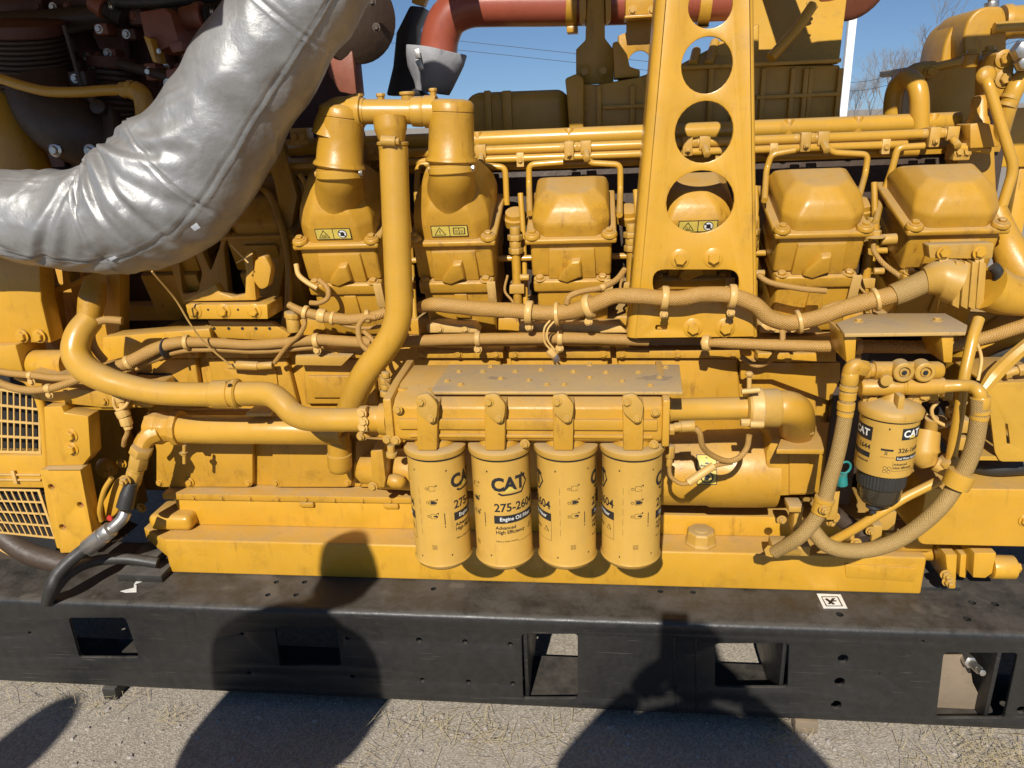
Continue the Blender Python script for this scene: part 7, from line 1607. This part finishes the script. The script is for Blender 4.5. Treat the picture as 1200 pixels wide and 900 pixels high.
# ------------------------------------------------------------ small things that fill the gaps
def small_line(lab, pts, r, m_='tube', cat='pipe', nm='thin_line'):
    t = thing(nm, lab, cat, at(*pts[len(pts)//2])); pipe_obj('tube', pts, r, m_, t, n=10); return t
small_line('thin rigid line running level just under the lower straight loom, left of the bracket', [(470, 405, .22), (560, 404, .22), (660, 403, .22), (735, 404, .22)], 2.2)
small_line('thin rigid line crossing the crankcase above the inspection covers', [(205, 482, .25), (300, 481, .25), (410, 482, .25)], 3, 'cast')
small_line('thin lead curling from the vertical pipe foot to the filter housing', [(446, 440, .10), (456, 452, .04), (466, 462, -.02), (476, 470, -.08)], 2, 'loom', 'cable', 'sensor_cable')
small_line('thin wire looped behind the right end of the dusty shelf', [(1128, 382, .05), (1142, 398, .03), (1150, 420, .02), (1146, 446, .0)], 2, 'clip', 'wire', 'thin_wire')
small_line('dark cable in the gap right of the fuel filter', [(1092, 470, .12), (1104, 490, .12), (1100, 515, .12), (1114, 535, .1)], 3.5, 'rubber', 'cable', 'sensor_cable')
small_line('pale cable winding through the fittings right of the fuel filter', [(1080, 478, .05), (1096, 500, .05), (1118, 492, .04), (1132, 470, .03)], 2.6, 'clip', 'cable', 'sensor_cable')
small_line('short cable tucked under the perforated bracket at right', [(868, 418, .22), (885, 428, .21), (900, 424, .2), (912, 410, .15)], 3.2, 'loom', 'cable', 'sensor_cable')
small_line('rigid line rising behind the ribbed mount', [(330, 400, .33), (338, 350, .36), (336, 290, .4), (318, 232, .45), (296, 214, .5)], 4.5, 'cast')
small_line('rigid line in the gap left of the leftmost lit head', [(352, 205, .42), (360, 222, .40), (364, 262, .38), (356, 300, .36)], 3, 'cast')
for lab, x, y, Y in (('plain pillow block between crossover tube and fuel pipes, left', 440, 178, .40), ('plain pillow block behind the leftmost elbow', 350, 160, .45), ('plain pillow block left of the thermostat housing', 1128, 178, .44)):
    t = thing('pipe_clamp_block', lab, 'clamp', at(x, y, Y)); mb = MB(); mb.pbox(x-10, y-10, x+10, y+10, Y, Y+.05); mb.obj('block', 'dusty', t, bevel=.003); bolt(t, x-4, y, Y, 4, 'f', 'dusty'); bolt(t, x+5, y, Y, 4, 'f', 'dusty')
# screws along the crankcase and the wall behind the hydraulic hose
for x, y, Y, r in ((122, 470, .119, 4), (150, 474, .119, 4), (198, 546, YW-.001, 3.5), (600, 577, YW-.03, 3), (865, 600, .149, 0)):
    if r: bolt(eb if Y > .13 else bh, x, y, Y, r, 'f', 'cast')
tw = thing('cable_ties', 'dark cable tie holding the two straight looms together at the left', 'cable tie', at(196, 408, .17))
mb = MB(); k = mpp(196, 407, .185); mb.lathe(at(195, 408, .19), (1, -.15, .05), [(0, 12*k), (.001, 12.6*k), (.004, 12.6*k), (.005, 12*k)], 18); mb.obj('band', 'rubber', tw, angle=40)
# weld beads on the rail: round the welded joint right of centre
for x0, y0, x1, y1 in ((790, 747, 792, 835), (815, 748, 817, 836)):
    a = at(x0, y0, -.0005); b = at(x1, y1, -.0005); mb = MB(); n_ = 40
    mb.tube([a+(b-a)*i/n_+Vector((random.gauss(0, .0004), 0, 0)) for i in range(n_+1)], [.0022+.0008*(i % 2) for i in range(n_+1)], 6, smooth=False); mb.obj('weld_bead', 'black', fr, angle=60)
# exhaust manifold clutter in the shaded upper left
em = thing('exhaust_manifold', 'rusty red brown exhaust manifold with flanges and bolts in the shade at the upper left', 'exhaust manifold', at(150, 40, .75))
for i_, (pts, r) in enumerate((([(-30, 10, .82), (60, 8, .82), (150, 2, .82), (250, -10, .82)], 20), ([(86, 10, .8), (92, 40, .78), (104, 70, .76), (112, 110, .74)], 15), ([(190, 60, .74), (196, 84, .74), (204, 112, .72), (206, 140, .72)], 16), ([(238, 30, .74), (240, 52, .74), (236, 76, .74)], 14))):
    pipe_obj('runner', pts, r, 'shaded_rust', em, n=24)
for (x0, y0, x1, y1, r, Y) in ((58, 8, 66, 8, 24, .80), (140, 3, 148, 2, 24, .80), (100, 62, 103, 70, 19, .76), (194, 76, 196, 83, 20, .73), (203, 106, 205, 113, 20, .72), (239, 46, 239, 53, 18, .73)):
    mb = MB(); k = mpp(x0, y0, Y); a = at(x0, y0, Y); b = at(x1, y1, Y); mb.lathe(a, b-a, [(0, r*k), ((b-a).length, r*k)], 28); mb.obj('pipe_flange', 'shaded_rust', em, bevel=.002)
    for q in range(3): bolt(em, (x0+x1)/2-r*.7+q*r*.7, (y0+y1)/2, Y-r*k-.002, 3.4, 'f', ('shaded_rust', 'steel', 'rust')[q])
for x, y, Y in ((118, 34, .62), (150, 40, .66), (176, 84, .6), (128, 62, .66), (218, 60, .6), (158, 18, .62), (90, 92, .5), (230, 86, .58)):
    mb = MB(); w_ = random.uniform(7, 13); h_ = random.uniform(5, 11); mb.pbox(x-w_, y-h_, x+w_, y+h_, Y, Y+.05); mb.obj('lug', random.choice(('shaded_rust', 'rust', 'iron')), em, bevel=.005); bolt(em, x-2, y, Y, 3.6, 'f', random.choice(('rust', 'steel', 'shaded_rust')))
for x in (1205, 1285):
    p = at(x, 190, .76); mb = MB(); mb.box((p.x-.02, .76, zt+.002), (p.x+.02, .795, p.z-.002)); mb.obj('post', 'paint', pn, bevel=.002)
mb = MB(); p = at(1200, 190, .8); q = at(1290, 190, .8); mb.box((p.x, .80, zt-.012), (q.x, 1.34, zt+.0015)); mb.obj('foot', 'black', pn, bevel=.002)
